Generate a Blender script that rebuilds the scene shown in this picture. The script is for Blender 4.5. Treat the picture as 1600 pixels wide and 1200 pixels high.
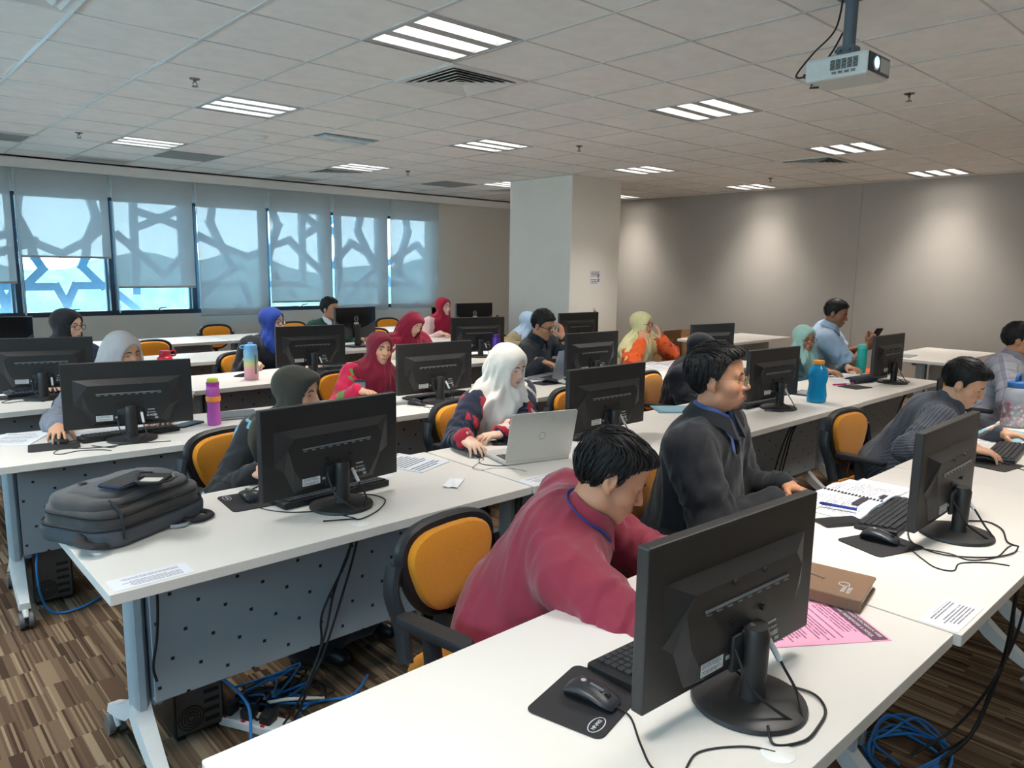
import bpy, bmesh, math, random
import numpy as np
from mathutils import Vector, Matrix, Euler

for _o in list(bpy.data.objects):
    bpy.data.objects.remove(_o, do_unlink=True)
SC = bpy.context.scene
COL = SC.collection
R = math.radians
PI = math.pi
random.seed(7)

# ------------------------------------------------------------------ camera
cam_d = bpy.data.cameras.new('camera')
cam = bpy.data.objects.new('camera', cam_d)
COL.objects.link(cam)
cam_d.sensor_width = 36.0
cam_d.sensor_fit = 'HORIZONTAL'
cam_d.lens = 1162.24 / 1600 * 36.0
cam_d.clip_start = 0.02
cam_d.clip_end = 500


def aim(yaw, pitch, roll):
    f = Vector((math.cos(yaw) * math.cos(pitch), math.sin(yaw) * math.cos(pitch), math.sin(pitch)))
    r = Vector((math.sin(yaw), -math.cos(yaw), 0))
    u = r.cross(f)
    r2 = math.cos(roll) * r + math.sin(roll) * u
    u2 = -math.sin(roll) * r + math.cos(roll) * u
    m = Matrix((r2, u2, -f)).transposed()
    return m


cam.matrix_world = Matrix.Translation((0, 0, 1.595)) @ aim(R(47.4955), R(-8.9283), R(0.8649)).to_4x4()
SC.camera = cam

# ------------------------------------------------------------------ world / exposure
w = bpy.data.worlds.new('sky')
SC.world = w
w.use_nodes = True
nt = w.node_tree
nt.nodes.clear()
wo = nt.nodes.new('ShaderNodeOutputWorld')
bg = nt.nodes.new('ShaderNodeBackground')
tc = nt.nodes.new('ShaderNodeTexCoord')
sep = nt.nodes.new('ShaderNodeSeparateXYZ')
rmp = nt.nodes.new('ShaderNodeValToRGB')
rmp.color_ramp.elements[0].position = 0.0
rmp.color_ramp.elements[0].color = (0.84, 0.93, 1.0, 1)
rmp.color_ramp.elements[1].position = 0.6
rmp.color_ramp.elements[1].color = (0.55, 0.76, 0.97, 1)
nt.links.new(tc.outputs['Generated'], sep.inputs[0])
nt.links.new(sep.outputs['Z'], rmp.inputs[0])
nt.links.new(rmp.outputs[0], bg.inputs['Color'])
bg.inputs['Strength'].default_value = 7.5
nt.links.new(bg.outputs[0], wo.inputs['Surface'])
SC.view_settings.view_transform = 'Standard'
SC.view_settings.look = 'None'
SC.view_settings.exposure = 0.38
SC.view_settings.gamma = 1.0
SC.view_settings.use_curve_mapping = False
LAMP_E = 7.0           # luminance of the ceiling light strips
LAMP_W = 11.3          # power of the louvred lamp in each ceiling light
SC.cycles.use_denoising = True
SC.cycles.max_bounces = 8
SC.cycles.diffuse_bounces = 6
SC.cycles.glossy_bounces = 3
SC.cycles.transparent_max_bounces = 12
SC.cycles.sample_clamp_indirect = 6.0
SC.cycles.caustics_reflective = False
SC.cycles.caustics_refractive = False

# ------------------------------------------------------------------ materials
def _nodes(name):
    m = bpy.data.materials.new(name)
    m.use_nodes = True
    t = m.node_tree
    b = t.nodes['Principled BSDF']
    return m, t, b


MATS = {}


def srgb(c):
    """8-bit sRGB triple -> linear RGBA"""
    o = []
    for v in c[:3]:
        v = v / 255.0
        o.append(v / 12.92 if v <= 0.04045 else ((v + 0.055) / 1.055) ** 2.4)
    return (o[0], o[1], o[2], 1.0)


def mat(name, rgb, rough=0.5, metal=0.0, var=0.06, scale=40.0, bump=0.0, bscale=None, spec=0.5, trans=0.0, sheen=0.0, emit=None, estr=0.0, sss=0.0, ior=1.45):
    """principled material, colour varied by a noise field, optional noise bump"""
    if name in MATS:
        return MATS[name]
    m, t, b = _nodes(name)
    c = srgb(rgb)
    n = t.nodes.new('ShaderNodeTexNoise')
    n.inputs['Scale'].default_value = scale
    n.inputs['Detail'].default_value = 4
    co = t.nodes.new('ShaderNodeTexCoord')
    t.links.new(co.outputs['Object'], n.inputs['Vector'])
    r = t.nodes.new('ShaderNodeValToRGB')
    r.color_ramp.elements[0].position = 0.3
    r.color_ramp.elements[1].position = 0.7
    r.color_ramp.elements[0].color = tuple(max(0, v * (1 - var)) for v in c[:3]) + (1,)
    r.color_ramp.elements[1].color = tuple(min(1, v * (1 + var)) for v in c[:3]) + (1,)
    t.links.new(n.outputs['Fac'], r.inputs[0])
    t.links.new(r.outputs[0], b.inputs['Base Color'])
    b.inputs['Roughness'].default_value = rough
    b.inputs['Metallic'].default_value = metal
    b.inputs['Specular IOR Level'].default_value = spec
    b.inputs['IOR'].default_value = ior
    if trans:
        b.inputs['Transmission Weight'].default_value = trans
    if sheen:
        b.inputs['Sheen Weight'].default_value = sheen
    if sss:
        b.inputs['Subsurface Weight'].default_value = sss
        b.inputs['Subsurface Radius'].default_value = (0.012, 0.005, 0.003)
    if emit:
        b.inputs['Emission Color'].default_value = srgb(emit)
        b.inputs['Emission Strength'].default_value = estr
    if bump:
        bn = t.nodes.new('ShaderNodeBump')
        bn.inputs['Strength'].default_value = bump
        bn.inputs['Distance'].default_value = 0.004
        n2 = t.nodes.new('ShaderNodeTexNoise')
        n2.inputs['Scale'].default_value = bscale or scale * 4
        n2.inputs['Detail'].default_value = 3
        t.links.new(co.outputs['Object'], n2.inputs['Vector'])
        t.links.new(n2.outputs['Fac'], bn.inputs['Height'])
        t.links.new(bn.outputs[0], b.inputs['Normal'])
    MATS[name] = m
    return m


def printed(name, paper, ink, rows=26, cols=7, fill=0.62, margin=0.1, rough=0.7, rot=0.0, head=False):
    """paper with lines of print: a brick pattern of 'words' in UV space"""
    if name in MATS:
        return MATS[name]
    m, t, b = _nodes(name)
    uv = t.nodes.new('ShaderNodeTexCoord')
    sp = t.nodes.new('ShaderNodeSeparateXYZ')
    t.links.new(uv.outputs['UV'], sp.inputs[0])

    def mth(op, a, c=None):
        n = t.nodes.new('ShaderNodeMath')
        n.operation = op
        for i, v in enumerate((a, c)):
            if v is None:
                continue
            if isinstance(v, (int, float)):
                n.inputs[i].default_value = v
            else:
                t.links.new(v, n.inputs[i])
        return n.outputs[0]
    u, v = sp.outputs['X'], sp.outputs['Y']
    fr = mth('FRACT', mth('MULTIPLY', v, rows))
    line = mth('LESS_THAN', fr, 0.45)
    row = mth('FLOOR', mth('MULTIPLY', v, rows))
    no = t.nodes.new('ShaderNodeTexNoise')
    no.inputs['Scale'].default_value = 1.0
    no.inputs['Detail'].default_value = 1
    cb = t.nodes.new('ShaderNodeCombineXYZ')
    t.links.new(mth('MULTIPLY', u, cols * 6.0), cb.inputs[0])
    t.links.new(mth('MULTIPLY', row, 7.31), cb.inputs[1])
    t.links.new(cb.outputs[0], no.inputs['Vector'])
    word = mth('LESS_THAN', no.outputs['Fac'], fill)
    wn = t.nodes.new('ShaderNodeTexWhiteNoise')
    wn.noise_dimensions = '1D'
    t.links.new(row, wn.inputs['W'])
    endu = mth('ADD', mth('MULTIPLY', wn.outputs['Value'], 0.25), 1 - margin - 0.25)
    ins = mth('MULTIPLY', mth('GREATER_THAN', u, margin), mth('LESS_THAN', u, endu))
    ins = mth('MULTIPLY', ins, mth('MULTIPLY', mth('GREATER_THAN', v, margin), mth('LESS_THAN', v, 1 - margin)))
    ins = mth('MULTIPLY', ins, mth('GREATER_THAN', wn.outputs['Value'], 0.12))
    k = mth('MULTIPLY', mth('MULTIPLY', line, word), ins)
    mx = t.nodes.new('ShaderNodeMix')
    mx.data_type = 'RGBA'
    t.links.new(k, mx.inputs[0])
    mx.inputs[6].default_value = srgb(paper)
    mx.inputs[7].default_value = srgb(ink)
    t.links.new(mx.outputs[2], b.inputs['Base Color'])
    b.inputs['Roughness'].default_value = rough
    MATS[name] = m
    return m


# ------------------------------------------------------------------ objects
def tag(o, label=None, cat=None, group=None, kind=None):
    if label:
        o['label'] = label
    if cat:
        o['category'] = cat
    if group:
        o['group'] = group
    if kind:
        o['kind'] = kind
    return o


def empty(name, loc=(0, 0, 0), rz=0.0, label=None, cat=None, group=None):
    o = bpy.data.objects.new(name, None)
    o.empty_display_size = 0.05
    COL.objects.link(o)
    o.location = loc
    o.rotation_euler = (0, 0, rz)
    return tag(o, label, cat, group)


def copy_tree(o, parent=None):
    c = o.copy()
    COL.objects.link(c)
    if parent is not None:
        c.parent = parent
        c.matrix_parent_inverse = Matrix.Identity(4)
    for ch in list(o.children):
        copy_tree(ch, c)
    return c


class MB:
    """collects shapes into one mesh"""

    def __init__(s):
        s.v = []
        s.f = []
        s.mi = []
        s.uv = {}
        s.cur = 0
        s.M = Matrix.Identity(4)

    def _add(s, vs, fs):
        b = len(s.v)
        s.v += [tuple(s.M @ Vector(p)) for p in vs]
        for f in fs:
            s.f.append(tuple(i + b for i in f))
            s.mi.append(s.cur)
        return b

    def box(s, c, d, rot=None, bev=0.0):
        hx, hy, hz = d[0] / 2, d[1] / 2, d[2] / 2
        if bev > 0:
            return s.rbox(c, d, bev, rot)
        vs = [(-hx, -hy, -hz), (hx, -hy, -hz), (hx, hy, -hz), (-hx, hy, -hz), (-hx, -hy, hz), (hx, -hy, hz), (hx, hy, hz), (-hx, hy, hz)]
        fs = [(0, 3, 2, 1), (4, 5, 6, 7), (0, 1, 5, 4), (1, 2, 6, 5), (2, 3, 7, 6), (3, 0, 4, 7)]
        q = rot.to_matrix() if isinstance(rot, Euler) else (rot or Matrix.Identity(3))
        s._add([tuple(q @ Vector(p) + Vector(c)) for p in vs], fs)

    def rbox(s, c, d, bev, rot=None):
        """box with chamfered edges"""
        bm = bmesh.new()
        bmesh.ops.create_cube(bm, size=1.0)
        for v in bm.verts:
            v.co = Vector((v.co.x * d[0], v.co.y * d[1], v.co.z * d[2]))
        bmesh.ops.bevel(bm, geom=list(bm.edges), offset=min(bev, min(d) * 0.49), segments=2, affect='EDGES', profile=0.5)
        q = rot.to_matrix() if isinstance(rot, Euler) else (rot or Matrix.Identity(3))
        bm.verts.index_update()
        s._add([tuple(q @ v.co + Vector(c)) for v in bm.verts], [tuple(v.index for v in f.verts) for f in bm.faces])
        bm.free()

    def prism(s, pts, z0, z1, bev=0.0):
        """polygon (ccw) extruded in z, optional small top/bottom chamfer"""
        n = len(pts)
        cx = sum(p[0] for p in pts) / n
        cy = sum(p[1] for p in pts) / n
        rings = []
        if bev > 0:
            def sh(k):
                out = []
                for x, y in pts:
                    l = math.hypot(x - cx, y - cy) or 1
                    out.append((x - (x - cx) / l * k, y - (y - cy) / l * k))
                return out
            ins = sh(bev)
            rings = [(ins, z0), (pts, z0 + bev), (pts, z1 - bev), (ins, z1)]
        else:
            rings = [(pts, z0), (pts, z1)]
        vs = []
        for p, z in rings:
            vs += [(x, y, z) for x, y in p]
        fs = [tuple(reversed(range(n)))]
        for k in range(len(rings) - 1):
            for i in range(n):
                j = (i + 1) % n
                fs.append((k * n + i, k * n + j, (k + 1) * n + j, (k + 1) * n + i))
        fs.append(tuple((len(rings) - 1) * n + i for i in range(n)))
        s._add(vs, fs)

    def tube(s, pts, r, n=10, cap=True, flat=1.0):
        """tube along points; r scalar or list"""
        P = [Vector(p) for p in pts]
        m = len(P)
        rr = r if isinstance(r, (list, tuple)) else [r] * m
        T = []
        for i in range(m):
            a = P[max(i - 1, 0)]
            b = P[min(i + 1, m - 1)]
            d = (b - a)
            T.append(d.normalized() if d.length > 1e-9 else Vector((0, 0, 1)))
        up = Vector((0, 0, 1)) if abs(T[0].z) < 0.9 else Vector((1, 0, 0))
        N = (up - T[0] * up.dot(T[0])).normalized()
        vs = []
        for i in range(m):
            N = (N - T[i] * N.dot(T[i]))
            N = N.normalized() if N.length > 1e-6 else T[i].orthogonal().normalized()
            B = T[i].cross(N)
            for k in range(n):
                a = 2 * PI * k / n
                vs.append(tuple(P[i] + (N * math.cos(a) * flat + B * math.sin(a)) * rr[i]))
        fs = []
        for i in range(m - 1):
            for k in range(n):
                k2 = (k + 1) % n
                fs.append((i * n + k, i * n + k2, (i + 1) * n + k2, (i + 1) * n + k))
        if cap:
            fs.append(tuple(reversed(range(n))))
            fs.append(tuple((m - 1) * n + k for k in range(n)))
        s._add(vs, fs)

    def cyl(s, a, b, r0, r1=None, n=20):
        s.tube([a, b], [r0, r0 if r1 is None else r1], n)

    def lathe(s, prof, n=28, c=(0, 0, 0), sx=1.0, sy=1.0, cap=True):
        """profile [(r,z)] about z"""
        vs = []
        for r, z in prof:
            for k in range(n):
                a = 2 * PI * k / n
                vs.append((c[0] + r * math.cos(a) * sx, c[1] + r * math.sin(a) * sy, c[2] + z))
        fs = []
        m = len(prof)
        for i in range(m - 1):
            for k in range(n):
                k2 = (k + 1) % n
                fs.append((i * n + k, i * n + k2, (i + 1) * n + k2, (i + 1) * n + k))
        if cap:
            fs.append(tuple(reversed(range(n))))
            fs.append(tuple((m - 1) * n + k for k in range(n)))
        s._add(vs, fs)

    def loft(s, rings, cap=True, close=True):
        n = len(rings[0])
        vs = [p for r in rings for p in r]
        fs = []
        for i in range(len(rings) - 1):
            for k in range(n if close else n - 1):
                k2 = (k + 1) % n
                fs.append((i * n + k, i * n + k2, (i + 1) * n + k2, (i + 1) * n + k))
        if cap:
            fs.append(tuple(reversed(range(n))))
            fs.append(tuple((len(rings) - 1) * n + k for k in range(n)))
        s._add(vs, fs)

    def ball(s, c, r, n=12, m=8):
        rx, ry, rz = r if isinstance(r, (list, tuple)) else (r, r, r)
        vs = [(c[0], c[1], c[2] - rz)]
        for i in range(1, m):
            t = PI * i / m - PI / 2
            for k in range(n):
                a = 2 * PI * k / n
                vs.append((c[0] + rx * math.cos(t) * math.cos(a), c[1] + ry * math.cos(t) * math.sin(a), c[2] + rz * math.sin(t)))
        vs.append((c[0], c[1], c[2] + rz))
        fs = []
        for k in range(n):
            fs.append((0, 1 + (k + 1) % n, 1 + k))
        for i in range(m - 2):
            for k in range(n):
                k2 = (k + 1) % n
                fs.append((1 + i * n + k, 1 + i * n + k2, 1 + (i + 1) * n + k2, 1 + (i + 1) * n + k))
        L = len(vs) - 1
        for k in range(n):
            fs.append((1 + (m - 2) * n + k, 1 + (m - 2) * n + (k + 1) % n, L))
        s._add(vs, fs)

    def quad(s, pts, uv=((0, 0), (1, 0), (1, 1), (0, 1))):
        b = s._add(pts, [(0, 1, 2, 3)])
        s.uv[len(s.f) - 1] = uv

    def build(s, name, m=None, parent=None, smooth=True, ang=35, loc=None, rot=None):
        me = bpy.data.meshes.new(name)
        me.from_pydata(s.v, [], s.f)
        ms = m if isinstance(m, (list, tuple)) else [m]
        for x in ms:
            if x is not None:
                me.materials.append(x)
        if len(ms) > 1:
            me.polygons.foreach_set('material_index', s.mi)
        if s.uv:
            ul = me.uv_layers.new(name='UVMap')
            for fi, q in s.uv.items():
                p = me.polygons[fi]
                for k, li in enumerate(p.loop_indices):
                    ul.data[li].uv = q[k]
        if smooth:
            me.polygons.foreach_set('use_smooth', [True] * len(me.polygons))
            try:
                me.set_sharp_from_angle(angle=R(ang))
            except Exception:
                pass
        me.update()
        o = bpy.data.objects.new(name, me)
        COL.objects.link(o)
        if parent is not None:
            o.parent = parent
        if loc is not None:
            o.location = loc
        if rot is not None:
            o.rotation_euler = rot
        return o


def rrect(w, d, r, n=5, cx=0, cy=0):
    """rounded rectangle outline, ccw"""
    p = []
    for sx, sy, a0 in ((1, 1, 0), (-1, 1, 90), (-1, -1, 180), (1, -1, 270)):
        for k in range(n + 1):
            a = R(a0 + 90 * k / n)
            p.append((cx + sx * (w / 2 - r) + r * math.cos(a), cy + sy * (d / 2 - r) + r * math.sin(a)))
    return p


def spline(pts, n=8):
    """Catmull-Rom through points"""
    P = [Vector(p) for p in pts]
    out = []
    for i in range(len(P) - 1):
        p0 = P[max(i - 1, 0)]
        p1 = P[i]
        p2 = P[i + 1]
        p3 = P[min(i + 2, len(P) - 1)]
        for k in range(n):
            t = k / n
            out.append(0.5 * ((2 * p1) + (p2 - p0) * t + (2 * p0 - 5 * p1 + 4 * p2 - p3) * t * t + (3 * p1 - p0 - 3 * p2 + p3) * t ** 3))
    out.append(P[-1])
    return out


def text_mesh(body, size, name, m, parent, loc=(0, 0, 0), rot=(0, 0, 0), ext=0.0004, align='CENTER', sx=1.0):
    cu = bpy.data.curves.new(name, 'FONT')
    cu.body = body
    cu.size = size
    cu.extrude = ext
    cu.align_x = align
    cu.align_y = 'CENTER'
    cu.resolution_u = 2
    to = bpy.data.objects.new(name, cu)
    COL.objects.link(to)
    dg = bpy.context.evaluated_depsgraph_get()
    me = bpy.data.meshes.new_from_object(to.evaluated_get(dg))
    bpy.data.objects.remove(to, do_unlink=True)
    me.name = name
    me.materials.clear()
    me.materials.append(m)
    o = bpy.data.objects.new(name, me)
    COL.objects.link(o)
    o.parent = parent
    o.location = loc
    o.rotation_euler = rot
    o.scale = (sx, 1, 1)
    return o

# ------------------------------------------------------------------ room shell
CEIL = 2.75
X0, X1, Y0, Y1 = -2.03, 10.2, -3.03, 10.3
GX, GY = 0.9676, 3.5664      # ceiling grid origin
tx = lambda i: GX + 0.6 * i
ty = lambda j: GY + 0.6 * j

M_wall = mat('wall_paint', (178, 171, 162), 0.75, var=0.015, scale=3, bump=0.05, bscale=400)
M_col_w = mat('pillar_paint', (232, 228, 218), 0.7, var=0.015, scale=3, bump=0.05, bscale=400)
M_tile = mat('ceiling_tile', (242, 240, 236), 0.85, var=0.035, scale=9, bump=0.25, bscale=260)
M_tbar = mat('ceiling_bar', (200, 202, 200), 0.32, var=0.02)
M_white = mat('white_metal', (222, 222, 218), 0.4, var=0.02)
M_navy = mat('window_frame', (38, 52, 70), 0.35, var=0.05)
M_dark = mat('dark_metal', (58, 60, 62), 0.45)


def carpet():
    m, t, b = _nodes('striped_carpet')
    L = t.links
    co = t.nodes.new('ShaderNodeTexCoord')
    sp = t.nodes.new('ShaderNodeSeparateXYZ')
    L.new(co.outputs['Object'], sp.inputs[0])

    def mth(op, a, c=0.0):
        n = t.nodes.new('ShaderNodeMath')
        n.operation = op
        for i, v in enumerate((a, c)):
            if isinstance(v, (int, float)):
                n.inputs[i].default_value = v
            else:
                L.new(v, n.inputs[i])
        return n.outputs[0]

    def wn(a, c):
        n = t.nodes.new('ShaderNodeTexWhiteNoise')
        n.noise_dimensions = '2D'
        cb = t.nodes.new('ShaderNodeCombineXYZ')
        L.new(a, cb.inputs[0])
        L.new(c, cb.inputs[1])
        L.new(cb.outputs[0], n.inputs['Vector'])
        return n.outputs['Value']
    x, y = sp.outputs['X'], sp.outputs['Y']
    grp = mth('FLOOR', mth('DIVIDE', x, 0.115))
    off = wn(grp, mth('MULTIPLY', grp, 0.37))
    band = mth('FLOOR', mth('ADD', mth('DIVIDE', y, 0.21), mth('MULTIPLY', off, 0.9)))
    fine = mth('FLOOR', mth('DIVIDE', x, 0.0085))
    wide = mth('FLOOR', mth('DIVIDE', mth('ADD', x, mth('MULTIPLY', wn(band, band), 0.2)), 0.026))
    pick = mth('GREATER_THAN', wn(wide, mth('ADD', band, 31.0)), 0.68)
    v = mth('ADD', mth('MULTIPLY', wn(fine, band), mth('SUBTRACT', 1.0, pick)), mth('MULTIPLY', wn(wide, band), pick))
    r = t.nodes.new('ShaderNodeValToRGB')
    r.color_ramp.interpolation = 'CONSTANT'
    cols = [(0.0, (78, 60, 48)), (0.14, (100, 80, 63)), (0.38, (124, 103, 82)), (0.62, (146, 124, 99)), (0.8, (110, 90, 72)), (0.93, (160, 140, 114))]
    e = r.color_ramp.elements
    while len(e) < len(cols):
        e.new(0.5)
    for k, (p, c) in enumerate(cols):
        e[k].position = p
        e[k].color = srgb(c)
    L.new(v, r.inputs[0])
    nz = t.nodes.new('ShaderNodeTexNoise')
    nz.inputs['Scale'].default_value = 500
    L.new(co.outputs['Object'], nz.inputs['Vector'])
    mx = t.nodes.new('ShaderNodeMix')
    mx.data_type = 'RGBA'
    mx.blend_type = 'MULTIPLY'
    mx.inputs[0].default_value = 0.45
    L.new(r.outputs[0], mx.inputs[6])
    L.new(nz.outputs['Fac'], mx.inputs[7])
    L.new(mx.outputs[2], b.inputs['Base Color'])
    bn = t.nodes.new('ShaderNodeBump')
    bn.inputs['Strength'].default_value = 0.5
    bn.inputs['Distance'].default_value = 0.004
    L.new(nz.outputs['Fac'], bn.inputs['Height'])
    L.new(bn.outputs[0], b.inputs['Normal'])
    b.inputs['Roughness'].default_value = 0.95
    b.inputs['Specular IOR Level'].default_value = 0.1
    return m


def struct(mb, name, m, **k):
    o = mb.build(name, m, **k)
    o['kind'] = 'structure'
    return o


mb = MB()
mb.box(((X0 + X1) / 2, (Y0 + Y1) / 2, -0.05), (X1 - X0 + 0.4, Y1 - Y0 + 0.4, 0.1))
struct(mb, 'floor', carpet(), smooth=False)

# walls
WY, WH, WL, WX = 10.3, 0.92, 2.37, 7.66
mb = MB()
mb.box(((X0 + WX) / 2, WY + 0.1, WH / 2), (WX - X0, 0.2, WH))
mb.box(((X0 + WX) / 2, WY + 0.1, (WL + 2.9) / 2), (WX - X0, 0.2, 2.9 - WL))
mb.box(((WX + X1) / 2, WY + 0.1, 1.45), (X1 - WX + 0.2, 0.2, 2.9))
struct(mb, 'wall_back', mat('wall_paint_lightened', (214, 209, 200), 0.75, var=0.015, scale=3, bump=0.05, bscale=400), smooth=False)  # wall colour lightened here to make up for dim light on this wall
mb = MB()
mb.box((X1 + 0.1, (Y0 + 4.335) / 2, 1.45), (0.2, 4.335 - Y0, 2.9))
mb.box((X1 + 0.1, (4.345 + Y1) / 2, 1.45), (0.2, Y1 - 4.345, 2.9))
mb.box((X1 + 0.106, 4.34, 1.45), (0.2, 0.02, 2.9))
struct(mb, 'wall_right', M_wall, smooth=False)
mb = MB()
LY0, LY1, LZ0, LZ1 = -2.6, 7.4, 1.35, 2.15  # opening added out of view, sized for the daylight it lets in
mb.box((X0 - 0.1, (Y0 + Y1) / 2, LZ0 / 2), (0.2, Y1 - Y0 + 0.4, LZ0))
mb.box((X0 - 0.1, (Y0 + Y1) / 2, (LZ1 + 2.9) / 2), (0.2, Y1 - Y0 + 0.4, 2.9 - LZ1))
for a_, b_ in ((Y0 - 0.2, LY0), (LY1, Y1 + 0.2)):
    mb.box((X0 - 0.1, (a_ + b_) / 2, (LZ0 + LZ1) / 2), (0.2, b_ - a_, LZ1 - LZ0))
struct(mb, 'wall_left', M_wall, smooth=False)
mb = MB()
mb.box(((X0 + X1) / 2, Y0 - 0.1, 1.45), (X1 - X0 + 0.4, 0.2, 2.9))
struct(mb, 'wall_front', M_wall, smooth=False)
for nm, c, d in (('baseboard_right', (X1 - 0.006, (Y0 + Y1) / 2, 0.05), (0.012, Y1 - Y0, 0.1)), ('baseboard_back', ((X0 + X1) / 2, WY - 0.006, 0.05), (X1 - X0, 0.012, 0.1))):
    mb = MB()
    mb.box(c, d)
    struct(mb, nm, mat('skirting', (92, 90, 88), 0.5), smooth=False)
# pillar
mb = MB()
mb.rbox((7.515, 7.19, 1.375), (0.96, 1.16, 2.75), 0.006)
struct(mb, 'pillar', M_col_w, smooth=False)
# pelmet box along the window wall
mb = MB()
mb.box(((X0 + X1) / 2, 10.11, 2.69), (X1 - X0, 0.02, 0.14))
mb.box(((X0 + X1) / 2, 10.2, 2.74), (X1 - X0, 0.2, 0.02))
struct(mb, 'trim_1', mat('pelmet_paint', (228, 226, 220), 0.7, var=0.015, scale=3), smooth=False)

# ------------------------------------------------------------------ ceiling
LIGHTS = [(i, j) for i in (-2, 2, 6, 10, 14) for j in (-9, -5, -1, 3, 7)]
DIFF = [(3, 0), (11, 0), (6, 8), (3, -8), (-1, 0), (11, 8)]
holes = set(LIGHTS)
mb = MB()
for i in range(-5, 16):
    for j in range(-11, 12):
        if (i, j) in holes:
            continue
        a, b2 = max(tx(i), X0), min(tx(i + 1), X1)
        c, d = max(ty(j), Y0), min(ty(j + 1), 10.1)
        if b2 - a < 0.01 or d - c < 0.01:
            continue
        mb._add([(a, c, CEIL), (a, d, CEIL), (b2, d, CEIL), (b2, c, CEIL)], [(0, 1, 2, 3)])
struct(mb, 'ceiling', M_tile, smooth=False)
mb = MB()
mb.box(((X0 + X1) / 2, (Y0 + Y1) / 2, 2.98), (X1 - X0 + 0.4, Y1 - Y0 + 0.4, 0.05))
struct(mb, 'ceiling_slab', M_tile, smooth=False)
mb = MB()
for i in range(-4, 16):
    mb.box((tx(i), (Y0 + 10.1) / 2, CEIL - 0.001), (0.019, 10.1 - Y0, 0.006))
for j in range(-10, 12):
    if ty(j) < 10.09:
        mb.box(((X0 + X1) / 2, ty(j), CEIL - 0.0005), (X1 - X0, 0.010, 0.005))
struct(mb, 'ceiling_grid', M_tbar, smooth=False)


def emitter(name, rgb, st):
    m, t, b = _nodes(name)
    b.inputs['Base Color'].default_value = (0.9, 0.9, 0.9, 1)
    b.inputs['Emission Color'].default_value = srgb(rgb)
    b.inputs['Emission Strength'].default_value = st
    n = t.nodes.new('ShaderNodeTexNoise')
    n.inputs['Scale'].default_value = 30
    mr = t.nodes.new('ShaderNodeMapRange')
    mr.inputs['To Min'].default_value = st * 0.96
    mr.inputs['To Max'].default_value = st * 1.04
    t.links.new(n.outputs['Fac'], mr.inputs[0])
    t.links.new(mr.outputs[0], b.inputs['Emission Strength'])
    return m


M_strip = emitter('light_diffuser', (255, 248, 240), LAMP_E)
M_hous = mat('fixture_housing', (168, 169, 168), 0.35, metal=0.3, var=0.03)


def lightfix():
    t = empty('ceiling_light')
    h = MB()
    # recessed box: sides + top plate
    for sx in (-1, 1):
        h.box((sx * 0.297, 0, 0.03), (0.006, 0.6, 0.07))
        h.box((0, sx * 0.297, 0.03), (0.6, 0.006, 0.07))
    h.box((0, 0, 0.062), (0.6, 0.6, 0.006))
    h.build('housing', M_hous, t, smooth=False)
    f = MB()
    for y in (-0.272, -0.094, 0.094, 0.272):
        wd = 0.056 if abs(y) > 0.2 else 0.07
        f.box((0, y, 0.022), (0.6, wd, 0.046))
    for sx in (-1, 1):
        f.box((sx * 0.284, 0, 0.022), (0.032, 0.6, 0.0462))
    f.build('louvre_frame', M_hous, t, smooth=False)
    for y in (-0.187, 0, 0.187):
        s = MB()
        s.rbox((0, y, 0.046), (0.535, 0.113, 0.012), 0.004)
        s.build('light_strip', M_strip, t, smooth=False)
    ld = bpy.data.lights.new('louvred_lamp', 'AREA')
    ld.shape = 'RECTANGLE'
    ld.size, ld.size_y = 0.54, 0.5
    ld.energy = LAMP_W
    ld.spread = R(90)
    ld.color = (1.0, 0.95, 0.89)
    lo_ = bpy.data.objects.new('louvred_lamp', ld)
    COL.objects.link(lo_)
    lo_.parent = t
    lo_.location = (0, 0, -0.004)
    return t


_near = {(2, -1): 'square three-strip ceiling light beside the big square air diffuser',
         (2, 3): 'louvred three-strip ceiling light above the second row, beside a sprinkler',
         (2, 7): 'three-strip ceiling light in front of the blind with the open gap',
         (6, -1): 'three-strip ceiling light before the pillar, on the camera side of the projector'[:70],
         (6, 3): 'three-strip ceiling light half way between projector and window wall',
         (6, 7): 'three-strip ceiling light next to the small diffuser by the window wall',
         (10, -1): 'three-strip ceiling light just beyond the hanging projector',
         (10, 3): 'three-strip ceiling light directly in front of the pillar',
         (10, 7): 'three-strip ceiling light partly hidden behind the top of the pillar',
         (14, -1): 'three-strip ceiling light close to the long side wall, beyond the wall joint',
         (14, 3): 'three-strip ceiling light close to the long side wall, beside a sprinkler',
         (14, 7): 'three-strip ceiling light peeping out beside the pillar at the far wall'}
lf = None
for (i, j) in LIGHTS:
    if lf is None:
        lf = lightfix()
        o = lf
    else:
        o = copy_tree(lf)
    o.location = (tx(i) + 0.3, ty(j) + 0.3, CEIL)
    tag(o, _near.get((i, j), 'three-strip ceiling light out over the part of the room behind the desks'), 'light', 'ceiling lights')


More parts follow.
